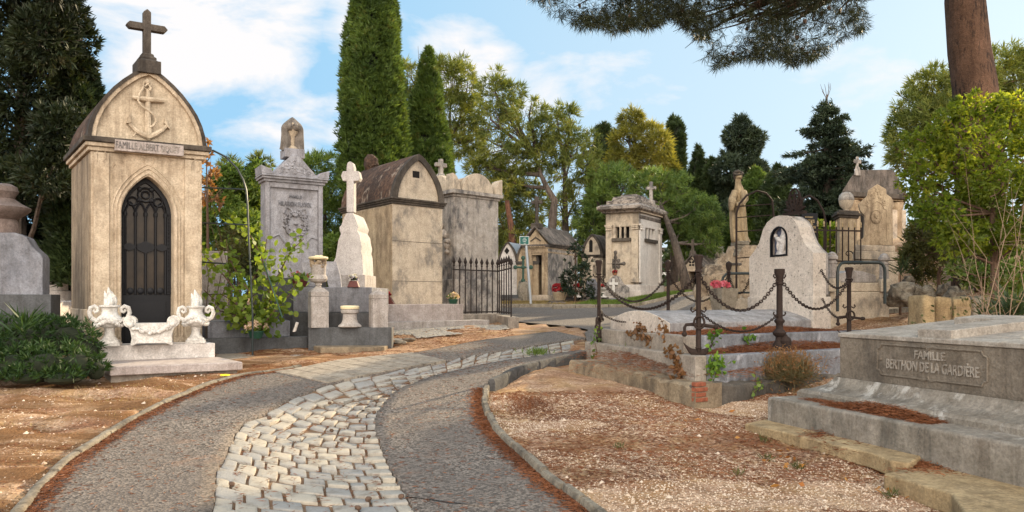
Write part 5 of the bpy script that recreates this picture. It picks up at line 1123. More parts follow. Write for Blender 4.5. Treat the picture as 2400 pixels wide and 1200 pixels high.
drift_px('needle_drift', [(2040, 1068, 45, 8, .32), (1920, 1042, 18, 6, .10), (2230, 1125, 60, 14, .5), (2150, 1115, 25, 8, .2)], 3000, .09)
drift_px('needle_drift', [(1560, 905, 90, 12, .5), (1700, 910, 60, 12, .5), (1480, 880, 60, 8, .3), (1850, 885, 60, 12, .3)], 4200, .30, .08)
# ------------------------------------------------------------------ monuments beyond the cross lane
def gz(F, u=0, v=0): p = F(u, v, 0); return Z(p.x, p.y)
# green lane sign on a leaning post
sp = gnd(1245, 30.4); o = thing('lane_sign', sp, 'small green enamel sign with white lettering on a leaning grey post', 'sign')
top = pt(1233, 575, 30.3); MB().tube([(sp.x, sp.y, sp.z-.1), (top.x, top.y, top.z)], .055, 10).build('post', M['galv'], o, smooth=True)
SG = Fr(1218, 30.2, (1, .05), (-.05, 1)); a, b = SG.uz(1218, 573), SG.uz(1240, 554)
MB().box(a[0], b[0], .0, .03, a[1], b[1]).map(SG).build('sign_border', M['signwhite'], o); bd = MB().box(a[0]+.014, b[0]-.014, -.006, -.001, a[1]+.014, b[1]-.014).map(SG).build('sign_panel', M['sign'], o)
hh = (b[1]-a[1])
for k, (s, x0, x1) in enumerate((('ALLÉE', 1227, 1232), ('EDOUARD', 1225, 1234), ('CARRÉ 7', 1225.5, 1233.5), ('NORD', 1227.5, 1231.5))): text(s, M['signwhite'], bd, SG, x0, x1, 559.2+k*4.0, .036, v=-.007, ext=.004, bold=.0)
# two arch-roofed white tombs
W1 = Fr(1168, 34.5, (.97, -.24), (.40, .92)); u1 = W1.u(1213)
o = thing('arched_tomb', W1(u1/2, 0, 1.5), 'small white arch-fronted tomb with zinc vault, left of the green sign', 'tomb chapel')
zb = gz(W1); z1 = W1.z(1190, 621); zt5 = W1.z(1190, 567)
vault_chapel(W1, u1, 2.6, zb-.1, z1, zt5, M['white'], M['zinc'], M['white'], o, .06, edge=.05, cm=M['white'])
qx, qz = W1.uz(1188, 588); MB().prism([(qx-.13, qz), (qx, qz-.17), (qx+.13, qz), (qx, qz+.17)], -.006, .05).map(W1).build('quatrefoil_opening', M['void'], o)
W2 = Fr(1211, 34.0, (.97, -.24), (.40, .92)); u1 = W2.u(1262); o = thing('arched_tomb', W2(u1/2, 0, 1.5), 'ochre arch-fronted tomb with grey cornice directly behind the green sign', 'tomb chapel')
vault_chapel(W2, u1, 2.2, zb-.1, W2.z(1230, 612), W2.z(1236, 560), M['ochre'], M['slate'], M['ochre'], o, .06, edge=.06, cm=M['slate'])
for px, py in ((1232.5, 579), (1229.5, 575.5), (1235, 575)): u, z = W2.uz(px, py); MB().box(u-.03, u+.03, -.006, .03, z-.06, z+.03).map(W2).build('trefoil_opening', M['void'], o)
# open doored mausoleum
Q = Fr(1229, 33.8, (.94, -.34), (.52, .854)); W = Q.u(1283); DP = 3.1; zb = gz(Q)-.1
o = thing('open_mausoleum', Q(W/2, 0, 1.5), 'ochre mausoleum with open dark doorway, streaked side wall and stone tiled gable roof', 'mausoleum')
zc = Q.z(1255, 573); zr = Q.z(1256, 533); d0, d1, dz = Q.u(1246), Q.u(1270), Q.z(1258, 598)
MB().prism([(0, zb), (0, zc-.2), (W, zc-.2), (W, zb), (d1, zb), (d1, dz), (d0, dz), (d0, zb)], 0, .35).map(Q).build('front_wall', M['ochre'], o, .015)
MB().box(0, W, 1.6, DP, zb, zc-.2).box(0, .3, .35, 1.6, zb, zc-.2).box(W-.3, W, .35, 1.6, zb, zc-.2).map(Q).build('wall', M['greypale'], o)
MB().box(W-.001, W+.012, .05, DP, zb, zc-.2).map(Q).build('streaked_side', M['greypale'], o); MB().box(.3, W-.3, 1.57, 1.6, zb, dz+.2).map(Q).build('back_wall', M['beige_side'], o)
MB().box(.3, W-.3, .35, 1.57, dz+.2, dz+.24).map(Q).build('ceiling', M['void'], o)
for z_, e, h in ((zc-.2, .03, .06), (zc-.13, .07, .05), (zc-.08, .11, .08), (Q.z(1255, 592)-.02, .025, .07)): MB().box(-e, W+e, -e, DP+e, z_, z_+h).map(Q).build('cornice_band', M['ochre'] if z_ < zc-.15 else M['slate'], o, .01)
mb = MB()
for k in range(9): u = .12+k*(W-.24)/8; mb.box(u-.04, u+.04, -.09, -.03, zc-.135, zc-.08)
mb.map(Q).build('dentils', M['ochre'], o); MB().box(-.06, W+.06, -.06, DP+.06, zb, zb+.38).map(Q).build('base_course', M['pale'], o, .015)
MB().prism([(0, zc), (W, zc), (W/2, zr-.08)], 0, .3).map(Q).build('gable', M['ochre'], o); MB().prism([(-.18, zc-.02), (W/2, zr), (W+.18, zc-.02), (W+.18, zc+.06), (W/2, zr+.09), (-.18, zc+.06)], -.14, DP+.12).map(Q).build('roof', M['slate'], o, .015)
mb = MB(); q = np.random.default_rng(11)
MB().prism([(W/2-.28, zc+.16), (W/2, zc+.36), (W/2+.28, zc+.16), (W/2+.22, zc+.14), (W/2, zc+.29), (W/2-.22, zc+.14)], -.03, .02).map(Q).build('gable_moulding', M['lichen'], o)
for u in (d0-.07, d1+.07): MB().box(u-.06, u+.06, -.04, 0, zb+.38, dz+.12).map(Q).build('pilaster', M['ochre'], o, .01)
MB().sq([(.2, zr-.05), (.2, zr+.16), (.14, zr+.2)], (W/2, .1)).lathe([(.1, zr+.2), (.07, zr+.3), (.09, zr+.9), (.11, zr+.93)], 12, (W/2, .1, 0)).map(Q).build('finial_pedestal', M['lichen'], o)
zf = zr+.9; MB().prism([(W/2+x, zf+z) for x, z in cross_poly(.5, .55, .16, .5)], .02, .18).map(Q).build('cross', M['lichen'], o, .02)
# verdigris cross on a small rock niche
p = gnd(1226, 32.8); o = thing('green_cross', p, 'verdigris iron cross standing on a small grotto stone beside the sign post', 'cross'); s0 = p.z
MB().rock((p.x, p.y, s0+.45), (.32, .25, .55), 4).build('grotto_stone', M['rockgrey'], o, smooth=True)
zt_ = pt(1226, 605, 32.8).z; mb = MB().tube([(p.x, p.y-.1, s0+.8), (p.x, p.y-.1, zt_)], .05, 8).tube([(p.x-.33, p.y-.1, zt_-.42), (p.x+.33, p.y-.1, zt_-.42)], .045, 8)
for x, z in ((0, zt_), (-.35, zt_-.42), (.35, zt_-.42), (0, zt_-.42), (0, s0+.95)): mb.ball((p.x+x, p.y-.12, z), (.1, .06, .1), 8, 6)
mb.build('cross', M['verdigris'], o, smooth=True)
# arched chapel with a window
KF = Fr(1364, 37.5, (.98, -.2), (.5, .866)); W = KF.u(1412); o = thing('windowed_chapel', KF(W/2, 0, 1.5), 'pale ochre chapel with one slit window in its arched gable, left of the tower tomb', 'tomb chapel')
vault_chapel(KF, W, 3.4, 1.4, KF.z(1385, 597), KF.z(1385, 548), M['pale'], M['slate'], M['pale'], o, .08, edge=.08)
a, b = KF.uz(1381, 591), KF.uz(1389, 560); MB().prism([(a[0], a[1]), (b[0], a[1]), (b[0], b[1]-.12), ((a[0]+b[0])/2, b[1]), (a[0], b[1]-.12)], -.008, .04).map(KF).build('slit_window', M['void'], o)
a = KF.uz(1383, 655); MB().prism([(a[0]+x, a[1]+z) for x, z in cross_poly(.5, 1.1, .16)], -.06, 0).map(KF).build('wall_cross', M['pale'], o, .01)
# tower tomb
TW = Fr(1420, 35.6, (.90, -.436), (.53, .848)); W = TW.u(1497); dR = .0
k = (1549-1200)/FPX; Pc = TW(W, 0, 0); DP = (k*Pc.y-Pc.x)/(TW.uy.x-k*TW.uy.y); zb = gz(TW, W/2)-.15
o = thing('tower_tomb', TW(W/2, 0, 1.5), 'tall square tower tomb with colonnaded openings, stepped stone roof and a cross', 'mausoleum')
ze = TW.z(1497, 497); zs = TW.z(1460, 558); zl_ = TW.z(1460, 531); z0_ = TW.z(1497, 655)
cw = .32
def facade(f, w_, nm, mat):
    o1, o2 = w_*.29, w_*.72
    MB().prism([(0, zb), (0, ze), (w_, ze), (w_, zb), (w_, zb+.01)][:4]+[], .25, .3)
    mb = MB().box(0, w_, 0, .3, zb, zs).box(0, w_, 0, .3, zl_, ze).box(0, o1, 0, .3, zs, zl_).box(o2, w_, 0, .3, zs, zl_)
    for q in (1, 2): u = o1+(o2-o1)*q/3; mb.box(u-.038, u+.038, .02, .12, zs, zl_)
    mb.map(f).build(nm, mat, o)
    MB().box(o1, o2, .28, .296, zs, zl_).map(f).build('dark_opening', M['void'], o); MB().box(o1-.14, o2+.1, -.13, 0, zs-.16, zs).map(f).build('window_ledge', M['lichen'], o, .015)
    for u in (0.02, w_-cw-.02):
        MB().box(u, u+cw, -.07, 0, z0_, zl_-.2).box(u-.05, u+cw+.05, -.11, .0, z0_-.14, z0_+.08).map(f).build('pilaster', mat, o, .012)
        mb = MB().box(u-.05, u+cw+.05, -.12, 0, zl_+.02, zl_+.1)
        for i in range(4):
            for j in range(2): mb.ball((u+cw*(i+.5)/4, -.08, zl_-.14+j*.11), (.05, .05, .06), 7, 5)
        mb.map(f).build('capital', mat, o)
fr = lambda u, v, z: TW(u, v, z); sd = lambda u, v, z: TW(W-v, u, z)
M['towerwhite'] = stone('white_tower_render', (.74, .70, .66), (.66, .62, .58), damt=.45, lo=.54, hi=.72, st=.3, dark=(.2, .18, .165), bump=.3, streak=.3, grime=.4)  # tower side and base, whiter than the front wall
facade(fr, W, 'front_wall', M['pale']); facade(sd, DP, 'side_wall', M['towerwhite'])
MB().box(.31, W-.31, .31, DP, zb, ze).map(TW).build('core', M['pale'], o); MB().box(-.14, W+.14, -.14, DP+.14, zb, z0_-.25).box(-.2, W+.2, -.2, DP+.2, zb, z0_-.55).map(TW).build('base', M['towerwhite'], o, .015)
a = TW.uz(1443, 600); mb = MB(); cx, zz = a[0], TW.z(1444, 618)
mb.tube([(cx, -.02, zz-.85), (cx, -.02, zz+.55)], .06, 5).tube([(cx-.42, -.02, zz), (cx+.42, -.02, zz)], .06, 5)
for x, z in ((0, 0), (0, .55), (-.42, 0), (.42, 0), (.15, .15), (-.15, .15), (.15, -.15), (-.15, -.15), (0, -.45), (0, -.8), (0, .3)): mb.ball((cx+x, -.02, zz+z), (.1, .03, .1), 8, 5)
mb.map(TW).build('relief_cross', M['slate'], o)
MB().box(W-.3, W+.012, 0, DP, TW.z(1497, 495)-.02, ze).map(TW)
mb = MB().sq([(1.0, ze), (1.03, ze+.08), (1.10, ze+.1), (1.16, ze+.16), (1.16, ze+.3), (1.0, ze+.42), (.86, ze+.44), (.86, ze+.62), (.70, ze+.66), (.66, ze+.84), (.42, ze+.92), (.40, ze+1.0)], (W/2, DP/2), W/2*1.14, DP/2*1.14); mb.map(TW).build('stepped_roof', M['towerroof'], o, .012)
mb = MB()
for i in range(26): u = -.06+(W+.12)*i/25; mb.box(u-.02, u+.02, -.16, -.1, ze-.0, ze+.07)
for i in range(26): u = -.06+(DP+.12)*i/25; mb.box(W+.1, W+.16, u-.02, u+.02, ze, ze+.07)
mb.map(TW).build('dentils', M['pale'], o)
mb = MB()
for i in range(30): u = .1+(DP-.2)*i/29; mb.ball((W+.01, u, ze-.2), (.03, .05, .1), 6, 4)
mb.map(TW).build('carved_frieze', M['slate'], o)
zx = ze+.95; MB().sq([(.16, zx-.35), (.16, zx-.15), (.1, zx-.1)], (W*.86, DP*.75)).prism([(W*.86+x, zx-.12+z) for x, z in cross_poly(.5, .95, .15, .66)], DP*.75-.07, DP*.75+.07).map(TW).build('cross', M['greypale'], o, .015)
# small graves in front of the tower and mausoleum
HB = Fr(1421, 33.9, (.97, -.24), (.25, .97)); W = HB.u(1474); o = thing('curved_headstone', HB(W/2, 0, 1.5), 'low grey headstone with swept shoulders and a white cross, before the tower tomb', 'gravestone'); zb = gz(HB)-.1
MB().prism(HB.poly([(1421, 692), (1421, 664), (1430, 652), (1440, 646), (1452, 648), (1460, 664), (1474, 674), (1474, 700)]), 0, .25).map(HB).build('slab', M['greypale'], o, .015)
a = HB.uz(1438, 690); MB().prism([(a[0]+x, a[1]+z) for x, z in cross_poly(.42, .74, .12)], -.06, -.002).map(HB).build('white_cross', M['urnwhite'], o, .008); MB().box(-.15, W+.1, -1.5, -.07, zb, zb+.22).map(HB).build('grave_slab', M['greycool'], o, .015)
HB = Fr(1372, 35, (.97, -.24), (.25, .97)); W = HB.u(1412); o = thing('curved_headstone', HB(W/2, 0, 1.5), 'dark grey headstone with one swept shoulder in front of the windowed chapel', 'gravestone'); MB().prism(HB.poly([(1372, 705), (1372, 662), (1380, 652), (1393, 653), (1400, 668), (1412, 678), (1412, 705)]), 0, .3).map(HB).build('slab', M['greycool'], o, .015)
a = HB.uz(1386, 655); MB().box(a[0]-.12, a[0]+.12, .05, .25, a[1]-.02, a[1]+.12).prism([(a[0]+x, a[1]+.1+z) for x, z in cross_poly(.5, 1.0, .13)], .1, .22).map(HB).build('cross', M['pale'], o, .01)
def far_slab(px, d, w_, h, dp, mat, lab, nm='low_grave'):
    p = gnd(px, d); o = thing(nm, p, lab, 'grave'); MB().box(p.x-w_, p.x+w_, p.y-.2, p.y+dp, p.z-.1, p.z+h).build('slab', mat, o, .02); MB().box(p.x-w_-.1, p.x+w_+.1, p.y-.3, p.y+dp+.1, p.z-.15, p.z+h*.45).build('base', M['slate'], o, .02); return o
far_slab(1345, 32.6, .42, .26, 1.2, M['greycool'], 'low dark grey grave slab in front of the shrub beside the open mausoleum'); far_slab(1190, 33, .55, .3, 1.0, M['darkslab'], 'low dark grave beneath the white arch-fronted tomb')
far_slab(1400, 32.4, .5, .22, 1.0, M['slate'], 'low brown grave block left of the swept grey headstone'); far_slab(1304, 31.4, .3, .10, .6, M['lichen'], 'flat stone slab lying in the grass verge before the open mausoleum')
p = gnd(1334, 32.4); o = thing('leaning_book_stone', (p.x, p.y, p.z+.2), 'small slanted stone book plaque on the low dark grave', 'plaque'); MB().prism([(p.x-.2, p.z+.2), (p.x+.28, p.z+.2), (p.x+.28, p.z+.62), (p.x+.2, p.z+.62)], p.y-.2, p.y+.05).build('plaque', M['lichen'], o, .01)
def pot(px, py, d, r, h, pm, fm, lm, lab, n=20, z=None, pet=.06, prof=None, fr_=1.0, nl=60, ll=.07, cat='flower pot', nm='flower_pot'):
    p = pt(px, py, d); zz = p.z if z is None else z; o = thing(nm, (p.x, p.y, zz), lab, cat)
    MB().lathe(prof or [(r*.7, 0), (r*.95, h*.85), (r, h*.86), (r, h), (r*.85, h), (r*.8, h*.9)], 16, (p.x, p.y, zz)).build('pot', pm, o, smooth=True)
    flowers(o, (p.x, p.y, zz+h+r*.25), r*fr_, n, fm, lm, .75, px % 17, pet, nl, ll); return o
pot(1312, 704, 32, .34, .36, M['ochre'], M['f_red'], M['l_dark'], 'wide stone tub crowded with red flowers beside the open mausoleum', 40, None, .12)
pot(1353, 697, 32.2, .22, .42, M['white'], M['f_red'], M['l_dark'], 'white footed vase with a few red flowers on the low dark grave', 10, None, .08, [(.2, 0), (.18, .05), (.09, .08), (.09, .26), (.2, .34), (.25, .40), (.25, .42), (.2, .42)], .7)
pot(1412, 697, 32.3, .2, .42, M['white'], M['f_red'], M['l_dark'], 'white footed vase with dark red flowers left of the swept grey headstone', 8, None, .08, [(.2, 0), (.18, .05), (.09, .08), (.09, .26), (.2, .34), (.25, .40), (.25, .42), (.2, .42)], .7)
HB2 = pt(1441, 645, 34); pot(1441, 645, 34, .12, .1, M['terracotta'], M['f_red'], M['l_dark'], 'small terracotta pot of red flowers on top of the swept grey headstone', 10, None, .07)
# little mausoleum with quatrefoil, roofs behind
SM = Fr(1602, 37, (.93, -.37), (.60, .80)); W = SM.u(1644); DP = 3.2; zb = gz(SM)-.2; o = thing('small_mausoleum', SM(W/2, 0, 1.5), 'small grey gabled mausoleum with a quatrefoil and dark doorway, right of the leaning pine', 'mausoleum')
zc = SM.z(1622, 628); zr = SM.z(1622, 599); d0, d1, dz = SM.u(1613), SM.u(1636), SM.z(1622, 636)
MB().prism([(0, zb), (0, zc), (W, zc), (W, zb), (d1, zb), (d1, dz), (d0, dz), (d0, zb)], 0, .3).box(0, W, 1.0, DP, zb, zc).box(0, .2, .3, 1, zb, zc).box(W-.2, W, .3, 1, zb, zc).map(SM).build('wall', M['pale'], o)
MB().box(.2, W-.2, .9, .99, zb, zc).map(SM).build('dark_interior', M['void'], o); MB().prism([(0, zc), (W, zc), (W/2, zr-.05)], -.02, .3).map(SM).build('gable', M['pale'], o)
MB().prism([(-.16, zc-.05), (W/2, zr), (W+.16, zc-.05), (W+.16, zc+.05), (W/2, zr+.1), (-.16, zc+.05)], -.1, DP).map(SM).build('roof', M['slate'], o, .015)
cx, cz = SM.uz(1621.5, 618); mb = MB()
for x, z in ((-.07, .07), (.07, .07), (-.07, -.07), (.07, -.07)): mb.prism([(cx+x+.06*math.cos(a), cz+z+.06*math.sin(a)) for a in np.linspace(0, 6.28, 9)[:-1]], -.03, .0)
mb.map(SM).build('quatrefoil', M['void'], o); MB().prism([(cx-.42, cz-.2), (cx, cz+.22), (cx+.42, cz-.2), (cx+.42, cz-.12), (cx, cz+.3), (cx-.42, cz-.12)], -.05, -.02).map(SM).build('gable_moulding', M['lichen'], o)
MB().sq([(.14, zr), (.1, zr+.25)], (W/2, .05)).prism([(W/2+x, zr+.2+z) for x, z in cross_poly(.42, .62, .12, .6)], 0, .1).map(SM).build('cross', M['lichen'], o, .01)
SR = Fr(1652, 41, (.95, -.3), (.3, .95)); o = thing('tiled_tomb_roof', SR(1, 0, 1.5), 'low tomb with grey tiled roof peeping over the honeycombed rock', 'mausoleum'); W = SR.u(1700)
MB().box(0, W, 0, 2, 1.3, SR.z(1680, 640)).map(SR).build('wall', M['greypale'], o); MB().prism([(0, SR.z(1680, 640)), (W*.45, SR.z(1680, 603)), (W, SR.z(1680, 622)), (W+.2, SR.z(1680, 640))], -.1, 2.2).map(SR).build('roof', M['slate'], o); MB().rock(SR(SR.u(1684), .3, SR.z(1684, 592)), (.22, .2, .35), 7).map(lambda *p: p).build('roof_stone', M['pale'], o)
p = gnd(1712, 44); o = thing('white_winged_tomb', p, 'white winged marble tomb top behind the tall robed statue', 'tomb'); WW = Fr(1693, 43, (1, 0), (0, 1)); MB().prism(WW.poly([(1693, 640), (1693, 576), (1700, 582), (1706, 590), (1712, 584), (1726, 574), (1745, 570), (1762, 590), (1766, 566), (1771, 562), (1776, 570), (1782, 600), (1782, 640)]), 0, .6).map(WW).build('slab', M['white'], o, .03); q = WW.uz(1769, 566); MB().ball((q[0], .3, q[1]), (.2, .2, .25)).map(WW).build('finial', M['white'], o, smooth=True)
# pale house glimpsed far behind the leaning pine
p = gnd(1580, 95); o = thing('pale_house', p, 'pale distant house glimpsed between the trunks right of the tower tomb', 'house'); MB().box(p.x-5, p.x+5, p.y, p.y+8, p.z-1, p.z+6.2).build('wall', M['facadewhite'], o)
for i in range(4):
    for j in range(2): MB().box(p.x-4+i*2.2, p.x-3+i*2.2, p.y-.05, p.y-.01, p.z+1+j*2.4, p.z+2.3+j*2.4).build('window', M['glass'], o)
MB().box(p.x-5.3, p.x+5.3, p.y-.3, p.y+8.3, p.z+6.2, p.z+6.6).build('roof', M['slate'], o)
# ------------------------------------------------------------------ rock mound and robed statue
rk = gnd(1700, 20.6); o = thing('rock_mound', rk, 'honeycombed ochre rock mound carrying the tall robed statue', 'rock'); zz = rk.z
def rb(px, py, rx, ry, d, seed, amp=.3): p = pt(px, py, d); k = d/FPX; return MB().rock(p, (rx*k, rx*k*.9, ry*k), seed, 30, 20, amp, 1.3)
mb = MB()
for a in ((1710, 652, 62, 72, 20.6, 2), (1672, 690, 40, 46, 20, 3), (1740, 672, 50, 70, 20.4, 4), (1662, 722, 34, 26, 19.6, 5), (1700, 725, 46, 30, 19.4, 6), (1745, 720, 40, 40, 19.8, 8), (1770, 690, 36, 60, 21, 9)): mb.merge(rb(*a))
mb.build('boulders', M['rock'], o, smooth=True, ang=50)
sk = 20.6/FPX; PS = pt(1740, 700, 20.6)
o = thing('robed_statue', pt(1740, 600, 20.6), 'tall ochre stone statue of a robed figure standing on the honeycombed rock', 'statue')
def row(py, l, r): a = pt(l, py, 20.6); b = pt(r, py, 20.6); return (a.x+b.x)/2, a.z, (b.x-a.x)/2
secs = [row(*a) for a in ((568, 1716, 1758), (555, 1714, 1752), (530, 1712, 1750), (500, 1711, 1748), (480, 1713, 1746), (462, 1719, 1746), (448, 1721, 1744), (438, 1722, 1741), (431, 1723, 1737), (425, 1723, 1736), (419, 1724, 1737), (412, 1725, 1737))]
rings = []
for i, (x, z, rx) in enumerate(secs):
    rings.append([(x+rx*math.cos(t)*(1+(.07*math.sin(9*t+.12*i) if i < 7 else 0)), 20.6+rx*.9*math.sin(t)*(1+(.09*math.sin(9*t+.12*i)+.04*math.sin(17*t) if i < 7 else 0)), z) for t in np.linspace(0, 6.283, 41)[:-1]])
MB().loft(rings).build('robe', M['statue'], o, smooth=True, ang=85)
B_ = lambda px, py, rx, ry, dd=0: (tuple(pt(px, py, 20.6+dd)), (rx*sk, rx*sk, ry*sk))
mb = MB(); c, r = B_(1731, 414, 8.5, 10); mb.ball(c, r, 14, 10); c, r = B_(1734, 415, 4, 3, -.1); mb.ball(c, r); mb.build('head', M['statue'], o, smooth=True)
mb = MB(); c, r = B_(1728, 403, 8, 5); mb.ball(c, r, 12, 8); c, r = B_(1724, 412, 6, 10, .03); mb.ball(c, r, 12, 8)
for k in range(14): a = k/14*6.28; q = pt(1730+10*math.cos(a), 406+3*math.sin(a), 20.6-.1*math.sin(a)); mb.ball(q, (.035, .035, .035), 6, 5)
mb.build('hair', M['lichen'], o, smooth=True)
mb = MB().tube([pt(1742, 450, 20.5), pt(1746, 466, 20.35), pt(1738, 478, 20.25), pt(1726, 480, 20.25)], [.10, .10, .085, .06], 10).tube([pt(1723, 450, 20.5), pt(1716, 466, 20.4), pt(1713, 478, 20.3)], [.10, .10, .07], 10); mb.build('arms', M['statue'], o, smooth=True)
mb = MB().rock(pt(1716, 478, 20.35), (.12, .12, .19), 6, 16, 12, .14); mb.build('held_bundle', M['statue'], o, smooth=True)
pf_ = Fr(1722, 20.25, (1, .0), (0, 1)); mb = MB()
for y0, y1, l, r in ((600, 591, 1722, 1768), (590.6, 582, 1724, 1764), (581.6, 574, 1726, 1760), (573.6, 564, 1728, 1757)): a, b = pf_.uz(l, y0), pf_.uz(r, y1); mb.box(a[0], b[0], 0, .62, a[1], b[1]-.004)
mb.map(pf_).build('masonry_pedestal', M['rockgrey'], o, .02)
# ------------------------------------------------------------------ rusty arched enclosure behind the headstone
d = 17.2; o = thing('rusty_arch_frame', gnd(1726, d), 'rusty wrought iron frame of arches and bars between the statue and the headstone', 'fence')
for L in ([(1726, 705), (1726, 500), (1733, 478), (1750, 458), (1775, 447), (1796, 453), (1810, 470), (1814, 510), (1814, 620)], [(1872, 620), (1872, 490), (1880, 466), (1897, 458), (1916, 470), (1930, 495), (1935, 520), (1935, 690)]):
    MB().tube([pt(x, y, d) for x, y in L], .024, 6).build('arch', M['rust'], o, smooth=True)
for y in (484, 510, 543, 605): MB().tube([pt(1726, y, d), pt(1814, y-6, d+.2)], .014, 5).build('bar', M['rust'], o, smooth=True)
# notice board with gilt writing
NF = Fr(1884, 16.4, (.93, .36), (-.36, .93)); o = thing('notice_board', NF(.15, 0, 1.3), 'black notice board with gilt writing behind the right shoulder of the headstone', 'sign'); a, b = NF.uz(1880, 566), NF.uz(1916, 500)
bd = MB().box(a[0], b[0], 0, .03, a[1]-.15, b[1]).map(NF).build('board', M['black'], o, .004); MB().tube([NF(b[0], .02, 1.0), NF(b[0], .02, b[1])], .018, 6).build('post', M['rust'], o, smooth=True)
for s, x0, x1, y in (('ICI REPOSENT', 1887, 1905.5, 510), ('M. GUILLAUME', 1889, 1909, 517), ('12 - 8 MAI 1885', 1893, 1909.5, 521.5), ('ET SON', 1897, 1905.5, 527), ('EPOUSE MARIE', 1895, 1912, 532), ('NEE EN 1839', 1900, 1911.5, 535.5), ('DECEDEE LE', 1903, 1913, 540), ('19 JUIN 1913', 1904.5, 1913, 545)): text(s, M['gold'], bd, NF, x0, x1, y, .032, v=-.004, ext=.004, bold=.02)
# iron fence with gilt tips, orb pillar, medallion stele, roofed mausoleum
FF = Fr(1898, 15.9, (.97, .24), (-.24, .97)); o = thing('gilt_tipped_fence', FF(.6, 0, 1.1), 'tall rusty iron fence with gilt spear tips in front of the orb pillar', 'fence'); ue = FF.u(2021)
zr0, zr1 = FF.z(1960, 612), FF.z(1960, 540)
for zz in (zr0, zr1): MB().box(0, ue, -.015, .015, zz-.016, zz+.016).map(FF).build('rail', M['rust'], o)
for k in range(9):
    u = .04+k*(ue-.08)/8; p = FF(u, 0, 0); b = MB().tube([(p.x, p.y, zr0-.1), (p.x, p.y, zr1+.09)], .014, 6).build('bar', M['rust'], o, smooth=True)
    MB().lathe([(.012, .0), (.022, .025), (.012, .04), (.022, .075), (.016, .11), (.003, .14)], 8, (p.x, p.y, zr1+.07)).build('spear_tip', M['gold'], b, smooth=True)
p = FF(ue*.72, -.03, FF.z(1990, 595)); MB().tube([p+Vector((.09*math.cos(a)*(1-a*.1), 0, .07*math.sin(a)*(1-a*.1))) for a in np.linspace(0, 5, 14)], .012, 5).build('scroll', M['rust'], o, smooth=True)
MB().box(-.5, ue, -.1, .25, .9, zr0-.08).map(FF).build('footing', M['pale'], o, .015)
OP = Fr(1968, 18.4, (.92, .39), (.25, .97)); W = OP.u(2009); o = thing('orb_pillar', OP(W/2, 0, 1.3), 'ochre stone pillar with a banded stone orb on its cap behind the gilt tipped fence', 'pillar')
zcap = OP.z(1990, 511); MB().box(0, W, 0, W, 1.0, zcap).box(-.08, W+.08, -.08, W+.08, 1.0, OP.z(1990, 592)).map(OP).build('shaft', M['ochre'], o, .015); MB().box(-.05, W+.05, -.05, W+.05, zcap, zcap+.06).box(-.11, W+.11, -.11, W+.11, zcap+.06, zcap+.13).box(-.05, W+.05, -.05, W+.05, zcap+.13, zcap+.19).map(OP).build('cap', M['lichen'], o, .015)
c = OP(W/2, W/2, 0); zo = zcap+.17; ro_ = OP.z(1990, 457); rr = (ro_-zo-.12)/2
MB().lathe([(.11, zo), (.07, zo+.04), (.07, zo+.08), (.10, zo+.11), (.15, zo+.18), (.175, zo+.26), (.18, zo+.31)], 20, (c.x, c.y, 0)).build('orb', M['pale'], o, smooth=True); MB().lathe([(.18, zo+.31), (.19, zo+.32), (.19, zo+.38), (.18, zo+.39), (.165, zo+.46), (.10, zo+.52), (.02, zo+.54)], 20, (c.x, c.y, 0)).build('orb_cap', M['greypale'], o, smooth=True)
MS = Fr(2010, 16.6, (.95, .31), (.40, .92)); o = thing('medallion_stele', MS(.5, 0, 1.3), 'ochre stele with a portrait medallion under a carved ivy gable on a stepped base', 'gravestone')
sp_ = MS.poly([(2010, 575), (2010, 562), (2020, 560), (2024, 555), (2026, 505), (2016, 494), (2012, 478), (2022, 468), (2031, 460), (2034, 446), (2056, 431), (2077, 443), (2078, 455), (2090, 463), (2096, 478), (2092, 490), (2093, 560), (2093, 575)])
MB().prism(sp_, 0, .3).map(MS).build('slab', M['ochre'], o, .015); zq = MS.z(2050, 575)
MB().box(sp_[0][0]-.06, sp_[-1][0]+.06, -.06, .4, zq-.14, zq).box(sp_[0][0]-.12, sp_[-1][0]+.12, -.12, .46, zq-.34, zq-.142).box(sp_[0][0]-.14, sp_[-1][0]+.14, -.16, .5, 1.0, zq-.36).map(MS).build('stepped_base', M['pale'], o, .02)
mc = MS.uz(2054, 508); mb = MB().prism([(mc[0]+.155*math.cos(a), mc[1]+.155*math.sin(a)) for a in np.linspace(0, 6.283, 25)[:-1]], -.012, 0)
mb.tube([(mc[0]+.155*math.cos(a), -.014, mc[1]+.155*math.sin(a)) for a in np.linspace(0, 6.283, 25)[:-1]], .012, 6, True).ball((mc[0], -.015, mc[1]+.03), (.062, .04, .082), 12, 8).ball((mc[0]-.02, -.012, mc[1]-.1), (.10, .03, .06), 10, 6).ball((mc[0]+.02, -.05, mc[1]+.02), (.014, .016, .025), 6, 5).ball((mc[0]+.02, -.05, mc[1]-.03), (.03, .014, .02), 6, 5); mb.map(MS).build('portrait_medallion', M['ochre'], o, smooth=True)
q = np.random.default_rng(12); mb = MB()
for k in range(46): t = q.uniform(-1, 1); u0 = MS.u(2055)+t*.32; mb.ball((u0, -.006, MS.z(2055, 450)-.30*abs(t)+q.normal(0, .05)), (q.uniform(.018, .035), .015, q.uniform(.015, .03)), 6, 4)
mb.tube([(u, -.004, z) for x, y in [(2027, 500), (2031, 492), (2045, 478), (2055, 471), (2066, 477), (2073, 490), (2078, 492), (2078, 560)] for u, z in [MS.uz(x, y)]], .012, 5).map(MS).build('ivy_carving', M['ochre'], o, smooth=True)
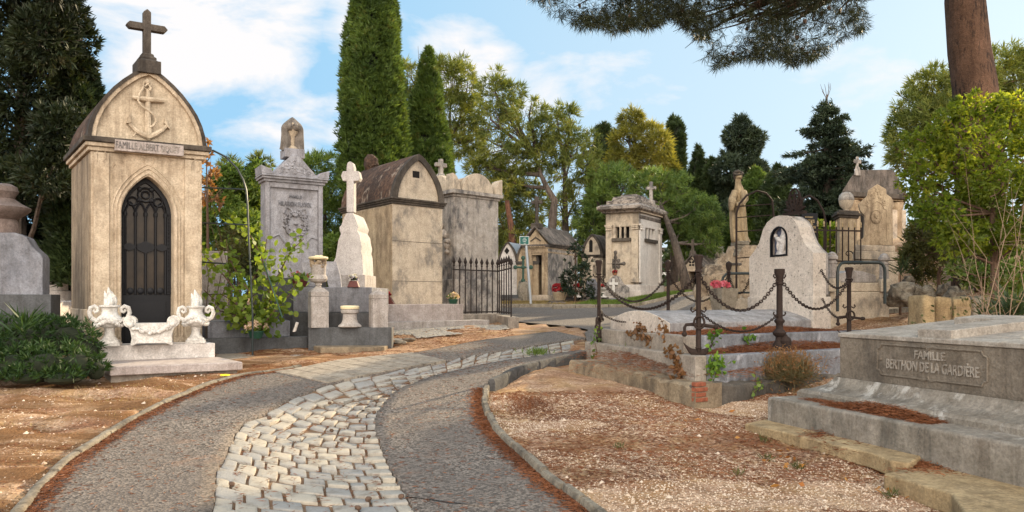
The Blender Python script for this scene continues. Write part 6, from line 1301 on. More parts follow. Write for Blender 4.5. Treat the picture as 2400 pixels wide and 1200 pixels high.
RM = Fr(1985, 25, (.95, .31), (.42, .90)); W = RM.u(2116); o = thing('roofed_mausoleum', RM(W/2, 0, 1.5), 'ochre mausoleum with grey stone roof and corner columns behind the medallion stele', 'mausoleum'); ze = RM.z(2000, 450); ztp = RM.z(2050, 402)
MB().box(.05, W-.05, .15, 3, 1.2, RM.z(2040, 470)).map(RM).build('wall', M['ochre'], o, .02); MB().box(-.02, W+.02, 0, 3.1, RM.z(2040, 468), ze-.18).map(RM).build('entablature', M['ochre'], o, .015); MB().box(-.2, W+.2, -.2, 3.2, ze-.18, ze).map(RM).build('cornice', M['lichen'], o, .03)
MB().prism([(-.2, ze), (.35, ztp-.05), (.5, ztp), (W-.5, ztp+.1), (W-.35, ztp), (W+.2, ze)], -.1, 3).map(RM).build('roof', M['slate'], o, .02)
MB().box(.6, .95, .12, .148, 1.4, RM.z(2020, 480)).map(RM).build('dark_opening', M['void'], o)
for u in (.2, W-.25): c = RM(u, .05, 0); MB().lathe([(.2, 1.2), (.17, 1.3), (.15, RM.z(2040, 492)), (.2, RM.z(2040, 486)), (.22, RM.z(2040, 472))], 14, (c.x, c.y, 0)).build('column', M['ochre'], o, smooth=True)
MB().box(W-.5, W+.14, -.1, .5, 1.2, RM.z(2100, 492)).map(RM).build('side_pier', M['pale'], o, .02)
c = .1; MB().sq([(.15, ztp-.2), (.1, ztp+.1)], (.45, 0)).prism([(.45+x, ztp+.05+z) for x, z in cross_poly(.32, .42, .12, .6)], -.05, .06).map(RM).build('cross', M['greypale'], o, .01)
# front grave with fluted bollards and hoop rails
GF = Fr(1946, 14.6, (.96, .28), (-.28, .96)); W = GF.u(2085); zb = gz(GF, W/2)-.3; o = thing('stone_faced_grave', GF(W/2, 0, 1), 'raised pale stone grave front between two fluted bollards, below the medallion stele', 'grave')
MB().box(0, W, 0, 1.6, zb, GF.z(2010, 684)).box(.05, W-.05, .05, 1.6, GF.z(2010, 683.6), GF.z(2010, 662)).map(GF).build('kerb', M['pale'], o, .02)
t1 = GF.z(2010, 661.6); MB().prism([(.22, t1), (W-.22, t1), (W-.22, t1+.15), (W*.62, t1+.23), (W*.45, t1+.25), (.22, t1+.16)], .12, 1.5).map(GF).build('slab', M['granite'], o, .02)
def bollard(px, d, lab, o_=None):
    p = pt(px, 700, d); zz = GF.z(2010, 684)
    if o_: c_ = copy_tree(o_); c_.location = (p.x, p.y, zz); c_['label'] = lab; return c_
    t = thing('fluted_bollard', (0, 0, 0), lab, 'bollard', 'fluted stone bollards at the grave front'); h = .80
    MB().sq([(.12, 0), (.12, .22), (.09, .27)]).build('foot', M['pale'], t, .01); MB().lathe([(.085, .26), (.095, .30), (.085, .32), (.085, .55), (.095, .57), (.095, .60)], 24, flute=(.32, .551)).build('shaft', M['granite'], t)
    MB().lathe([(.08, .60), (.075, .63), (.11, .65), (.115, .68), (.11, .71), (.085, .73), (.08, .76), (.04, .79), (.01, .80)], 18).build('cap', M['granite'], t, smooth=True); t.location = (p.x, p.y, zz); return t
b1 = bollard(1950, 14.5, 'fluted stone bollard just right of the headstone, at the left of the grave front'); bollard(2072, 15.0, 'fluted stone bollard beside the scrub, at the right of the grave front', b1)
def hoop(L, d, lab, r=.028):
    P = [pt(x, y, d) for x, y in L]; o = thing('hoop_rail', P[0], lab, 'railing', 'dark tubular hoop rails'); MB().tube(P, r, 8).build('tube', M['hoop'], o, smooth=True)
    return o
hoop([(1963, 730), (1963, 640), (1965, 627), (1971, 618), (1980, 615.5), (2060, 615.5), (2068, 619), (2073, 628), (2074, 640), (2074, 712)], 13.4, 'dark hoop rail in front of the raised pale grave, right of the headstone')
hh_ = hoop([(1692, 720), (1692, 662), (1695, 650), (1702, 643), (1712, 641), (1800, 641), (1806, 650), (1806, 720)], 16.4, 'dark hoop rail behind the tomb, before the honeycombed rock', .03); MB().tube([pt(1692, 686, 16.4), pt(1800, 686, 16.4)], .02, 6).build('crossbar', M['hoop'], hh_, smooth=True)
PF = Fr(1718, 17.6, (1, 0), (0, 1)); o = thing('stone_pier', PF(.15, 0, 1.1), 'square ochre stone pier with a grey cap between the rock and the headstone', 'pillar'); a, b = PF.uz(1716, 700), PF.uz(1734, 622); MB().box(a[0], b[0], 0, .25, a[1]-.4, b[1]).map(PF).build('shaft', M['ochre'], o, .015); MB().box(a[0]-.04, b[0]+.04, -.04, .29, b[1], b[1]+.06).map(PF).build('cap', M['slate'], o, .015); MB().box(a[0]-.2, a[0]+1.2, -.15, .6, a[1]-.5, a[1]).map(PF).build('base', M['pale'], o, .015)
# four rough blocks, path edging and rocks on the slope
for i, (l, r_, t_, b_, d_, lab) in enumerate(((2165, 2196, 693, 757, 11.4, 'narrow upright rough sandstone block, leftmost of the row of four'), (2194, 2236, 697, 752, 11.6, 'rough sandstone block second from the left in the row of four'), (2235, 2279, 698, 748, 11.9, 'rough sandstone block third from the left in the row of four'), (2276, 2340, 697, 748, 12.3, 'pitted grey sandstone block at the yucca end of the row of four'))):
    a, b = pt(l, b_, d_), pt(r_, t_, d_); o = thing('rough_block', ((a.x+b.x)/2, d_, a.z-.25), lab, 'stone block', 'row of rough sandstone blocks'); q = MB(); cx, hx = (a.x+b.x)/2, (b.x-a.x)/2; n_ = 6
    bm = bmesh.new(); bmesh.ops.create_cube(bm, size=2); bmesh.ops.subdivide_edges(bm, edges=bm.edges, cuts=7, use_grid_fill=True); P = np.array([v.co for v in bm.verts]); hz = (b.z-a.z+.35)/2
    P2v = P*(1-.10*np.sum(np.clip(np.abs(P)-.72, 0, 1)**1.0, axis=1)[:, None]*1.6); P2v = P2v*(1+.05*nz(P, .4, i)[:, None]+.02*nz(P, 1.3, i+4)[:, None])
    mb = MB().add([(cx+v[0]*hx*.98, d_+.25+v[1]*.25, a.z-.33+hz+v[2]*hz) for v in P2v], [[w_.index for w_ in f.verts] for f in bm.faces]); bm.free(); mb.build('block', M['rockgrey' if i == 3 else 'yellowstone'], o, smooth=True, ang=70)
for i, (px, py, r, d_, lab) in enumerate(((2118, 690, 30, 14.2, 'large honeycombed boulder beside the hoop rail'), (2158, 688, 24, 14.3, 'brown honeycombed rock right of the large honeycombed boulder'), (2210, 680, 16, 14.2, 'small pale rock sitting in the needle slope'), (2237, 690, 20, 13.6, 'rounded grey rock above the middle sandstone blocks'), (2130, 658, 12, 14.6, 'small grey stone perched on the large honeycombed boulder'), (2265, 682, 14, 13.8, 'brown rock low in the dry scrub above the sandstone blocks'))):
    p = pt(px, py, d_); k = d_/FPX*r; o = thing('slope_rock', (p.x, p.y, p.z-k), lab, 'rock', 'rocks edging the needle slope'); MB().rock(p, (k*1.1, k, k*.95), i+20, 26, 18, .3, 1.5).build('rock', M['rockgrey'], o, smooth=True, ang=50)
P = [g(1945, 746), g(2040, 738), g(2110, 730), g(2175, 722)]
strip('path_edging', smooth_line(P, 30), smooth_line([p+Vector((.05, .22, 0)) for p in P], 30), 2, M['kerb'], .07, None, .12)
# ------------------------------------------------------------------ small pots and plaques on the left
pot(600, 782, 13.7, .15, .14, M['greenpot'], M['f_cream'], M['l_ail'], 'dark green pot of cream and pink blossoms before the dark kerbed grave slab', 60, G1.z(600, 791)+.0, .05, None, 1.35, 90, .1)
pot(1062, 712, 18.3, .13, .12, M['greenpot'], M['f_cream'], M['l_ail'], 'small pot of pale flowers on the step corner beside the iron fence', 26, zs1, .055, None, 1.1, 60, .1)
pot(703, 672, 15.1, .17, .16, M['redbox'], M['f_pink'], M['l_ail'], 'round pot of yellow green foliage with one pink bloom beside the draped urn stele', 4, zt3, .07, None, 1.3, 160, .09)
p = pt(829, 700, 15.0); o = thing('pansy_box', (p.x, p.y, zt3), 'small dark red box of violet and white pansies at the foot of the granite cross', 'flower pot'); MB().sq([(.12, 0), (.075, .13)]).map(lambda x, y, z: (p.x+x, p.y+y*.6, zt3+z)).build('box', M['redbox'], o, .006); flowers(o, (p.x, p.y, zt3+.16), .1, 14, M['f_white'], M['l_dark'], .8, 5, .06, 40, .06)
p = pt(912, 700, 17.6); o = thing('red_flower_box', (p.x, p.y, zs1), 'dark red wedge box of red flowers at the left corner of the ochre chapel step', 'flower pot'); MB().prism([(-.12, 0), (.14, 0), (.02, .2), (-.1, .2)], -.1, .1).map(lambda x, y, z: (p.x+x, p.y+y, zs1+z)).build('box', M['redbox'], o, .006); flowers(o, (p.x-.03, p.y, zs1+.2), .09, 16, M['f_red'], M['l_dark'], .8, 6, .05, 20, .06)
p = pt(774, 700, 15.5)
for px, w_, lab in ((728, .25, 'dark marble plaque leaning on the left of the stone vase'), (776, .18, 'dark tilted marble plaque right of the stone vase')):
    PL = Fr(px-16, 15.3, (1, .04), (0, 1)); o = thing('memorial_plaque', PL(0, 0, zt3), lab, 'plaque'); MB().prism(PL.poly([(px-20, 613), (px+12, 613), (px+22, 650), (px+24, 674), (px-6, 674)]) if px > 750 else PL.poly([(706, 614), (738, 614), (738, 672), (716, 672)]), 0, .06).map(PL).build('plaque', M['grey'], o, .008)
o = thing('white_stone_chip', g(690, 775), 'small leaning white stone chip on the needles beside the square post', 'stone'); p = pt(692, 766, 14.3); MB().prism([(-.05, -.08), (.01, -.08), (.07, .1), (.02, .12)], -.03, .03).map(lambda x, y, z: (p.x+x, p.y+y, p.z+z-.02)).build('chip', M['white'], o, .01)
# broken pavement edge under the kerb
o = thing('broken_slab', g(830, 826), 'broken mossy concrete slab lying below the grave kerb', 'slab'); P = [g(*q) for q in [(752, 826), (900, 822), (918, 812), (900, 804), (760, 806), (735, 818)]]
MB().prism([(v.x, v.y) for v in P], P[0].z-.1, P[0].z+.09, 'z').build('slab', M['ruin'], o, .02, seg=3)
P = [g(*q) for q in [(508, 845), (700, 832), (735, 818), (722, 806), (505, 822)]]; tag(MB().prism([(v.x, v.y) for v in P], P[0].z-.1, P[0].z+.03, 'z').build('pavement_strip', M['concrete'], None, .01), kind='structure')
for i, (px, py) in enumerate(((790, 803), (820, 801), (850, 800), (880, 803), (935, 806), (960, 800))):
    v = g(px, py+4); o = thing('flat_stone', v, 'flat grey stone lying loose below the grave kerb', 'stone', 'loose flat stones below the grave kerb'); MB().rock(v+Vector((0, 0, .06)), (.15, .1, .045), i+40, 12, 8, .2).build('stone', M['kerb'], o, smooth=True)
v = g(527, 884); o = thing('yellow_scrap', v, 'bright yellow scrap lying on the ground below the pale slab', 'litter'); MB().prism([(-.06, -.03), (.05, -.04), (.07, .02), (0, .05), (-.06, .03)], .0, .02, 'z').map(lambda x, y, z: (v.x+x, v.y+y, v.z+z+.02)).build('scrap', plain('yellow_paper', (.75, .62, .03), .6), o)
for i in range(14):
    t = rnd.random(); k = rnd.randint(35, 150); q = aL[k]*(1-t)+aR[k]*t; o = thing('pine_cone', (q[0], q[1], Z(*q)+dish(t)+.01), 'small dark pine cone lying on the cobbles', 'pine cone', 'fallen pine cones on the cobbled channel'); MB().rock((q[0], q[1], Z(*q)+dish(t)+.03), (.028, .022, .02), i, 8, 6, .2).build('cone', M['stem'], o, smooth=True)
# ------------------------------------------------------------------ trees and plants
DENS = 4.4
def unit(v): return v/np.maximum(np.linalg.norm(v, axis=-1, keepdims=True), 1e-9)
def spray(name, P, Dn, k, spread, L, W, mat, par, seed=0, lj=.35):
    """k blades from every point, fanned about its direction"""
    r = np.random.default_rng(seed+17); P = np.repeat(P, k, 0); D = unit(np.repeat(unit(Dn), k, 0)+r.normal(0, spread, (len(P), 3)))
    V, F = blades(P, D, L*r.uniform(1-lj, 1+lj, len(P)), W, seed); return npmesh(name, V, F, mat, par)
def shell_pts(blobs, dens, seed, shell=.4, thr=-.15, ns=.9, cull=.82):
    r = np.random.default_rng(seed); Ps, Ns = [], []
    for i, (c, rad) in enumerate(blobs):
        c, rad = np.array(c), np.array(rad); n = max(8, int(dens*4.19*((rad[0]*rad[1])**1.6/3+(rad[0]*rad[2])**1.6/3+(rad[1]*rad[2])**1.6/3)**(1/1.6)*3/3))
        d = unit(r.normal(size=(n, 3))); q = 1-shell*r.random(n)**1.6
        P = c+d*rad*q[:, None]; Nn = unit(d/rad)
        for j, (c2, r2) in enumerate(blobs):
            if j != i:
                k = np.sum(((P-np.array(c2))/np.array(r2))**2, 1) > cull**2; P, Nn, = P[k], Nn[k]
        P = P+rad*.19*nz(P, .35/np.mean(rad)+.2, seed)[:, None]*Nn
        k = nz(P, ns/np.mean(rad), seed+3) > thr*2-.2*r.random(len(P)); Ps.append(P[k]); Ns.append(Nn[k])
    return np.concatenate(Ps), np.concatenate(Ns)
def px_blobs(bl, d, dz=.0, seed=0):
    r = np.random.default_rng(seed); out = []
    for b in bl:
        px, py, rx, ry = b[:4]; dd = d+(b[4] if len(b) > 4 else r.uniform(-1, 1)*dz); p = pt(px, py, dd); k = dd/FPX; out.append((tuple(p), (rx*k, (rx*k*.6+ry*k*.4), ry*k)))
    return out
def tree(name, label, cat, d, base, path, tr, blobs, leaf, bark, dens, k, spread, L, W, seed=1, up=.2, limbs=True, shell=.45, thr=-.1, group=None, dz=.8, ns=.9, lj=.35, cull=.8, limb_r=.3):
    """base photo column; path = trunk pixels from the foot up; blobs = crown clumps in pixels"""
    b = gnd(base, d); o = thing(name, b, label, cat, group); P = [b+Vector((0, 0, -.2))]+[pt(x, y, d+(q[0] if q else 0)) for x, y, *q in path]; m = len(P)
    rs = [tr*(1-.75*i/max(m-1, 1)) for i in range(m)]
    mb = MB().tube(P, rs, 9); B = px_blobs(blobs, d, dz, seed)
    if limbs:
        q = np.random.default_rng(seed)
        for c, rad in B:
            c = Vector(c); j = min(range(1, m), key=lambda i: (P[i]-c).length+max(0, P[i].z-c.z)*2); a = P[j]
            mid = a.lerp(c, .5)+Vector((q.normal(0, .12)*rad[0], q.normal(0, .1), -.12*rad[2])); mb.tube([a, mid, c, c+Vector((q.normal(0, .5)*rad[0], q.normal(0, .4)*rad[1], .5*rad[2]))], [tr*limb_r, tr*limb_r*.7, tr*limb_r*.4, .01], 6)
            for _ in range(4): e = c+Vector(tuple(q.normal(0, .55, 3)*np.array(rad))); mb.tube([mid.lerp(c, .5), e], [tr*limb_r*.35, .01], 4)
    mb.build('trunk', bark, o, smooth=True); Pp, Nn = shell_pts(B, dens*DENS, seed, shell, thr, ns, cull); Nn = unit(Nn+np.array([0, 0, up])); spray('crown', Pp, Nn, k, spread, L, W, leaf, o, seed, lj); return o
def cypress(name, label, d, px, ytop, ybot, prof, leaf, n, L, W, seed=1, k=7, group=None, cat='cypress tree', bump=.14, core=.72, upw=.7):
    n = int(n*2.2); L *= .72; W *= .62; bump *= 1.25
    """prof: (fraction of height from the foot, half width in photo pixels)"""
    b = gnd(px, d); o = thing(name, b, label, cat, group); r = np.random.default_rng(seed); zt_ = pt(px, ytop, d).z; zb = pt(px, ybot, d).z; kx = d/FPX
    fs = [p[0] for p in prof]; ws = [p[1]*kx for p in prof]; tt = r.random(n*3); wv = np.interp(tt, fs, ws); keep = r.random(n*3) < wv/max(ws)+.08; t = tt[keep][:n]; wv = np.interp(t, fs, ws); a = r.uniform(0, 6.283, len(t))
    m = max(40, len(t)//9); t = t[:m]; a = a[:m]; wv = wv[:m]
    z = zb+(zt_-zb)*t; dirs = np.column_stack([np.cos(a), np.sin(a), a*0]); G_ = np.column_stack([dirs[:, :2]*wv[:, None]*1.0, z]); bm_ = nz(G_*[1, 1, .45], .8/max(ws), seed)
    rr = wv*(1-.16*r.random(m)**2)*(1+bump*bm_); C0 = np.column_stack([b.x+dirs[:, 0]*rr, b.y+dirs[:, 1]*rr, z])
    # every plume is an upright tapering clump of sprays
    cs = L*np.clip(wv/max(ws), .25, 1)*r.uniform(.7, 1.35, m); q9 = 9; off = r.normal(0, 1, (m, q9, 3)); hgt = r.random((m, q9)); off[..., 2] = 0; off = unit(off)*((1-hgt*.85)*r.uniform(.5, 1, (m, q9)))[..., None]
    P = C0[:, None]+off*cs[:, None, None]*.95+np.stack([hgt*0, hgt*0, (hgt-.35)*2.6], -1)*cs[:, None, None]
    Nn = off*.75+dirs[:, None]*.35+np.array([0, 0, upw]); P = P.reshape(-1, 3); Nn = Nn.reshape(-1, 3); spray('crown', P, Nn, k, .42, L, W, leaf, o, seed)
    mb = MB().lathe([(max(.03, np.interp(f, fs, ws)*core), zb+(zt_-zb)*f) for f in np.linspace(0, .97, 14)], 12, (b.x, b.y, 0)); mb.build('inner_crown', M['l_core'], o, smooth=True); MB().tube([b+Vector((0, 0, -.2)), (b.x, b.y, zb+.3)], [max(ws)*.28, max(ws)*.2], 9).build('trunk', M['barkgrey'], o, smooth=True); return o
M['l_dconifer'] = leafmat('brownish_dark_conifer_foliage', (.017, .027, .012), (.040, .052, .020), .12, (.065, .05, .022))
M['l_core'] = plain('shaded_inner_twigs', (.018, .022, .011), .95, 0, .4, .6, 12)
# tall cypresses
cypress('cypress', 'huge column cypress rising out of the frame behind the ochre chapel', 27.5, 878, -95, 470, [(0, 58), (.08, 68), (.35, 67), (.6, 58), (.85, 42), (.96, 20), (1, 3)], M['l_cyp'], 6500, .30, .075, 1, 8, bump=.13)
cypress('cypress', 'slim pointed cypress with a spire top, right of the huge column cypress', 30, 1004, 116, 470, [(0, 46), (.2, 49), (.45, 40), (.62, 32), (.78, 20), (.92, 8), (1, 1)], M['l_cyp'], 3200, .30, .07, 2, 8, bump=.2)
cypress('cypress', 'blunt-topped dark cypress column in the gap right of the forked pine', 52, 1414, 296, 560, [(0, 34), (.3, 34), (.6, 30), (.85, 22), (.97, 12), (1, 3)], M['l_cypd'], 1500, .5, .13, 3, 8, bump=.2)
cypress('cypress', 'narrow dark cypress just right of the sunlit pine', 50, 1580, 280, 560, [(0, 40), (.3, 36), (.5, 28), (.7, 18), (.9, 14), (1, 3)], M['l_cypd'], 1500, .5, .13, 4, 8, bump=.24)
cypress('cypress', 'dark green cone cypress, left of the pair above the rounded pine', 47, 1636, 350, 580, [(0, 34), (.3, 36), (.6, 26), (.85, 12), (1, 2)], M['l_cypd'], 1500, .45, .12, 5, 8, bump=.2)
cypress('cypress', 'dark green cone cypress, right of the pair above the rounded pine', 46, 1668, 372, 590, [(0, 38), (.35, 34), (.6, 22), (.85, 9), (1, 2)], M['l_cypd'], 1500, .45, .12, 6, 8, bump=.2)
cypress('cypress', 'rough dark cypress behind the robed statue', 40, 1772, 398, 640, [(0, 60), (.3, 58), (.6, 44), (.8, 32), (.95, 14), (1, 3)], M['l_cyp'], 2400, .4, .11, 7, 8, bump=.25)
cypress('cypress', 'narrow cypress behind the rusty arches and the iron finial', 38, 1822, 392, 640, [(0, 36), (.3, 40), (.6, 32), (.85, 18), (1, 3)], M['l_cypd'], 1800, .4, .11, 8, 8, bump=.25)
# big dark conifers at the left edge
tree('dark_conifer', 'huge loose dark conifer filling the top left corner beside the anchor chapel', 'conifer tree', 17.5, 40, [(40, 640, 1), (45, 400, 1.2), (55, 150, 1.2), (60, -80, 1)], .26, [(30, 60, 90, 80), (110, 80, 74, 66), (160, 40, 44, 36), (190, 90, 34, 34), (60, 200, 100, 80), (140, 190, 62, 58), (180, 150, 36, 36), (50, 330, 90, 80), (135, 300, 62, 60), (40, 440, 60, 60), (30, -80, 120, 100), (140, -40, 56, 46), (110, 400, 60, 60), (165, 240, 44, 40), (90, 130, 60, 60), (130, 0, 40, 40)], M['l_dconifer'], M['barkgrey'], 34, 11, .6, .20, .05, 9, thr=-.55, up=.5, shell=.6, dz=1.2)
cypress('dark_conifer', 'dark conifer close behind the anchor chapel roof', 18.6, 178, 120, 660, [(0, 44), (.3, 46), (.6, 42), (.8, 34), (.95, 16), (1, 3)], M['l_cypd'], 4200, .30, .09, 10, 8, cat='conifer tree', bump=.26, core=.72)
tree('dark_shrub_tree', 'dark leafy shrub mass in the gap between grey stele and anchor chapel', 'shrub', 20, 120, [(125, 700), (125, 640)], .12, [(95, 590, 50, 70), (140, 520, 50, 70), (180, 600, 40, 90), (60, 520, 45, 60), (130, 660, 60, 40)], M['l_dark'], M['barkgrey'], 60, 8, .8, .16, .09, 11, thr=-.4)
# background on the left: feathery tree of heaven, brown leaves, small pines
tree('feathery_tree', 'light green feathery-leaved tree behind the pipe arch', 'broadleaf tree', 21, 560, [(560, 640), (560, 520)], .10, [(535, 430, 40, 45), (580, 470, 42, 55), (520, 500, 45, 50), (560, 540, 55, 50), (610, 430, 30, 40), (500, 570, 40, 50)], M['l_ail'], M['barkgrey'], 42, 12, .9, .20, .06, 12, thr=-.25, up=-.1)
tree('withered_tree', 'tree with withered rust brown leaves beside the anchor chapel wall', 'broadleaf tree', 17, 486, [(488, 620), (486, 480), (484, 380)], .05, [(492, 410, 22, 32), (500, 470, 24, 28), (482, 440, 18, 40), (484, 350, 12, 26)], M['l_brown'], M['stem'], 40, 7, .9, .12, .06, 13, thr=.0)
cypress('young_cypress', 'small dark cypress behind the feathery tree, left of the grey stele', 25, 600, 378, 640, [(0, 34), (.4, 36), (.8, 22), (1, 3)], M['l_cypd'], 1500, .3, .09, 14, 8)
tree('young_pine', 'light green young pine top showing left of the draped urn stele', 'pine tree', 27, 540, [(540, 560), (540, 420)], .1, [(540, 400, 22, 30), (560, 440, 40, 40), (610, 400, 26, 34), (640, 470, 30, 60), (585, 500, 50, 50)], M['l_pine'], M['barkgrey'], 26, 12, .7, .26, .03, 15, thr=-.3)
tree('round_pine', 'rounded bright pine showing between the grey stele and the huge cypress', 'pine tree', 30, 760, [(762, 640), (762, 480)], .2, [(762, 400, 45, 36), (785, 440, 40, 40), (735, 400, 25, 30), (770, 500, 40, 50), (765, 570, 40, 50)], M['l_pineb'], M['barkgrey'], 24, 13, .7, .30, .035, 16, thr=-.35)
tree('green_bush', 'bright green bush behind the grave kerb, between stele and granite cross', 'shrub', 19.5, 772, [(772, 690), (772, 640)], .06, [(765, 600, 26, 38), (785, 580, 22, 30), (760, 650, 28, 30)], M['l_ail'], M['stem'], 60, 8, .9, .14, .08, 17, thr=-.35)
# pines in the middle
tree('background_pine', 'large round-headed pine behind the slim spired cypress', 'pine tree', 42, 1070, [(1068, 560), (1064, 430), (1055, 330)], .32, [(1060, 190, 46, 54), (1095, 205, 34, 50), (1020, 200, 45, 50), (965, 185, 34, 40), (970, 260, 40, 50), (1040, 260, 60, 55), (1085, 280, 40, 50), (1065, 340, 40, 30), (1105, 330, 24, 30)], M['l_pine'], M['barkgrey'], 12, 13, .75, .42, .05, 18, thr=-.25)
tree('forked_pine', 'tall ragged pine with a curving forked grey trunk above the open mausoleum', 'pine tree', 41, 1312, [(1308, 610), (1292, 560), (1296, 500), (1300, 470), (1282, 440), (1268, 410), (1252, 360)], .34,
     [(1160, 215, 34, 50), (1195, 240, 28, 50), (1150, 280, 36, 40), (1240, 270, 40, 40), (1210, 310, 42, 44), (1270, 320, 40, 46), (1262, 380, 40, 34), (1222, 370, 42, 34), (1165, 340, 46, 40), (1135, 390, 46, 40), (1205, 430, 40, 30)], M['l_pine'], M['barkgrey'], 11, 13, .75, .40, .048, 19, thr=-.05, limb_r=.4)
tree('forked_pine', 'ragged twin-topped pine with a straight dark trunk, right of the curving trunk', 'pine tree', 42, 1325, [(1327, 600), (1325, 520), (1324, 440), (1322, 380)], .30,
     [(1305, 275, 16, 34), (1336, 280, 20, 40), (1325, 330, 38, 40), (1298, 360, 34, 40), (1350, 360, 34, 36), (1330, 400, 44, 34), (1372, 400, 30, 36), (1385, 350, 20, 40), (1318, 495, 38, 42), (1350, 470, 30, 30)], M['l_pine'], M['barkgrey'], 11, 13, .75, .40, .048, 20, thr=-.05, limb_r=.36)
tree('sunlit_pine', 'broad golden green pine standing behind the tower tomb', 'pine tree', 44, 1500, [(1500, 640), (1500, 520), (1495, 400)], .36, [(1485, 285, 26, 36), (1470, 330, 34, 40), (1515, 320, 38, 36), (1540, 350, 32, 40), (1460, 380, 38, 36), (1505, 385, 46, 40), (1545, 400, 36, 36)], M['l_piney'], M['barkgrey'], 12, 14, .75, .42, .05, 21, thr=-.35)
tree('dense_pine', 'dense mid-green pine mass directly behind the windowed chapel', 'pine tree', 41, 1430, [(1430, 690), (1430, 560)], .34, [(1420, 420, 40, 34), (1460, 440, 46, 36), (1400, 470, 40, 40), (1440, 490, 50, 40), (1380, 520, 42, 46), (1410, 560, 48, 50), (1385, 600, 30, 50), (1450, 410, 34, 26)], M['l_pineb'], M['barkgrey'], 13, 13, .75, .36, .045, 22, thr=-.15, shell=.6)
tree('leaning_pine', 'round-headed green pine on a leaning grey trunk right of the tower tomb', 'pine tree', 38.5, 1612, [(1616, 700, -2.5), (1601, 640, -2.5), (1582, 570, -2.2), (1564, 520, -1.5), (1548, 480, -.5)], .34, [(1545, 430, 50, 34), (1590, 450, 40, 36), (1580, 500, 36, 40), (1630, 490, 44, 34), (1660, 520, 36, 42), (1625, 555, 50, 44), (1665, 570, 26, 30), (1595, 540, 30, 40), (1500, 440, 30, 28)], M['l_pineb'], M['barkgrey'], 24, 13, .75, .28, .034, 23, thr=-.15, limb_r=.2, shell=.6)
tree('low_pine', 'low dark pine mass behind the stained chapel and green sign', 'pine tree', 43, 1190, [(1196, 650), (1190, 560)], .22, [(1190, 450, 50, 46), (1150, 420, 46, 46), (1240, 470, 40, 44), (1190, 520, 55, 44), (1230, 560, 40, 40), (1170, 590, 40, 40), (1120, 480, 40, 60)], M['l_pine'], M['barkred'], 13, 13, .75, .36, .045, 24, thr=-.35)
MBt = thing('red_trunk_pine', gnd(1208, 37), 'slim leaning red-barked pine trunk behind the white arch-fronted tomb', 'pine tree'); MB().tube([gnd(1212, 37), pt(1204, 590, 37), pt(1196, 520, 37), pt(1188, 470, 37)], [.2, .17, .15, .12], 8).build('trunk', M['barkred'], MBt, smooth=True)
P_, N_ = shell_pts(px_blobs([(1180, 440, 30, 26), (1205, 560, 22, 22, ), (1212, 600, 14, 20)], 37, .3), 20, 31, thr=-.2); spray('crown', P_, N_, 12, .8, .32, .04, M['l_piney'], MBt, 31)
# dark conifers on the right
tree('ragged_dark_conifer', 'ragged dark conifer left of the tall fir, behind the robed statue', 'conifer tree', 45, 1742, [(1742, 620), (1742, 420), (1740, 300)], .3, [(1738, 295, 20, 22), (1730, 320, 30, 24), (1760, 325, 28, 22), (1740, 360, 40, 30), (1712, 400, 36, 30), (1755, 405, 44, 36), (1720, 450, 46, 40), (1770, 460, 44, 40), (1715, 520, 44, 50), (1700, 570, 34, 50)], M['l_fir'], M['barkgrey'], 30, 10, .8, .34, .065, 25, thr=-.5)
def fir(name, label, d, px, ytop, ybot, hw, seed, leaf):
    b = gnd(px, d); o = thing(name, b, label, 'fir tree'); r = np.random.default_rng(seed); zt_, zb = pt(px, ytop, d).z, pt(px, ybot, d).z; kx = d/FPX; mb = MB().tube([b+Vector((0, 0, -.2)), (b.x, b.y, zt_)], [.28, .03], 8); P, D = [], []
    for i in range(230):
        t = ((i+r.random())/230)**.72; z = lerp(zt_-.3, zb, t); a = r.uniform(0, 6.283); Ln = hw*kx*(.10+.90*min(1, t*1.9)**.8)*r.uniform(.5, 1.2); tip = np.array([b.x+math.cos(a)*Ln, b.y+math.sin(a)*Ln, z-.05*Ln+.16*Ln*r.normal()]); mb.tube([(b.x, b.y, z), tip], [.05, .012], 4)
        n = int(16+22*Ln)
        for q in np.linspace(.22, 1.03, n): c = np.array([b.x, b.y, z])*(1-q)+tip*q; w_ = .28*(1.15-q)+.10; P.append(c+r.normal(0, w_*.5, 3)*[1, 1, .5]); D.append([math.cos(a)*.6, math.sin(a)*.6, -.10])
    mb.build('trunk', M['barkgrey'], o, smooth=True); spray('crown', np.array(P), np.array(D), 9, .8, .20, .045, leaf, o, seed)
    mb = MB()
    for k in range(7): a = r.uniform(0, 6.28); h = r.uniform(.2, .6); mb.tube([(b.x, b.y, zt_-.2), (b.x+.22*math.cos(a), b.y, zt_+h*.5), (b.x+.5*math.cos(a)*h, b.y+.1, zt_+h)], [.014, .010, .005], 4)
    mb.build('dead_top', M['barkgrey'], o); return o
fir('tall_fir', 'tall dark ragged fir with bare dead twigs at its top, behind the headstone', 31, 1938, 222, 640, 118, 26, M['l_fir'])
tree('backlit_bush', 'yellow-green bush glimpsed through the gilt-tipped fence', 'shrub', 22, 1935, [(1935, 650), (1935, 600)], .05, [(1925, 600, 26, 40), (1950, 560, 20, 40), (1905, 560, 20, 50), (1890, 600, 22, 40)], M['l_yell'], M['stem'], 40, 8, .9, .14, .07, 27, thr=-.2)
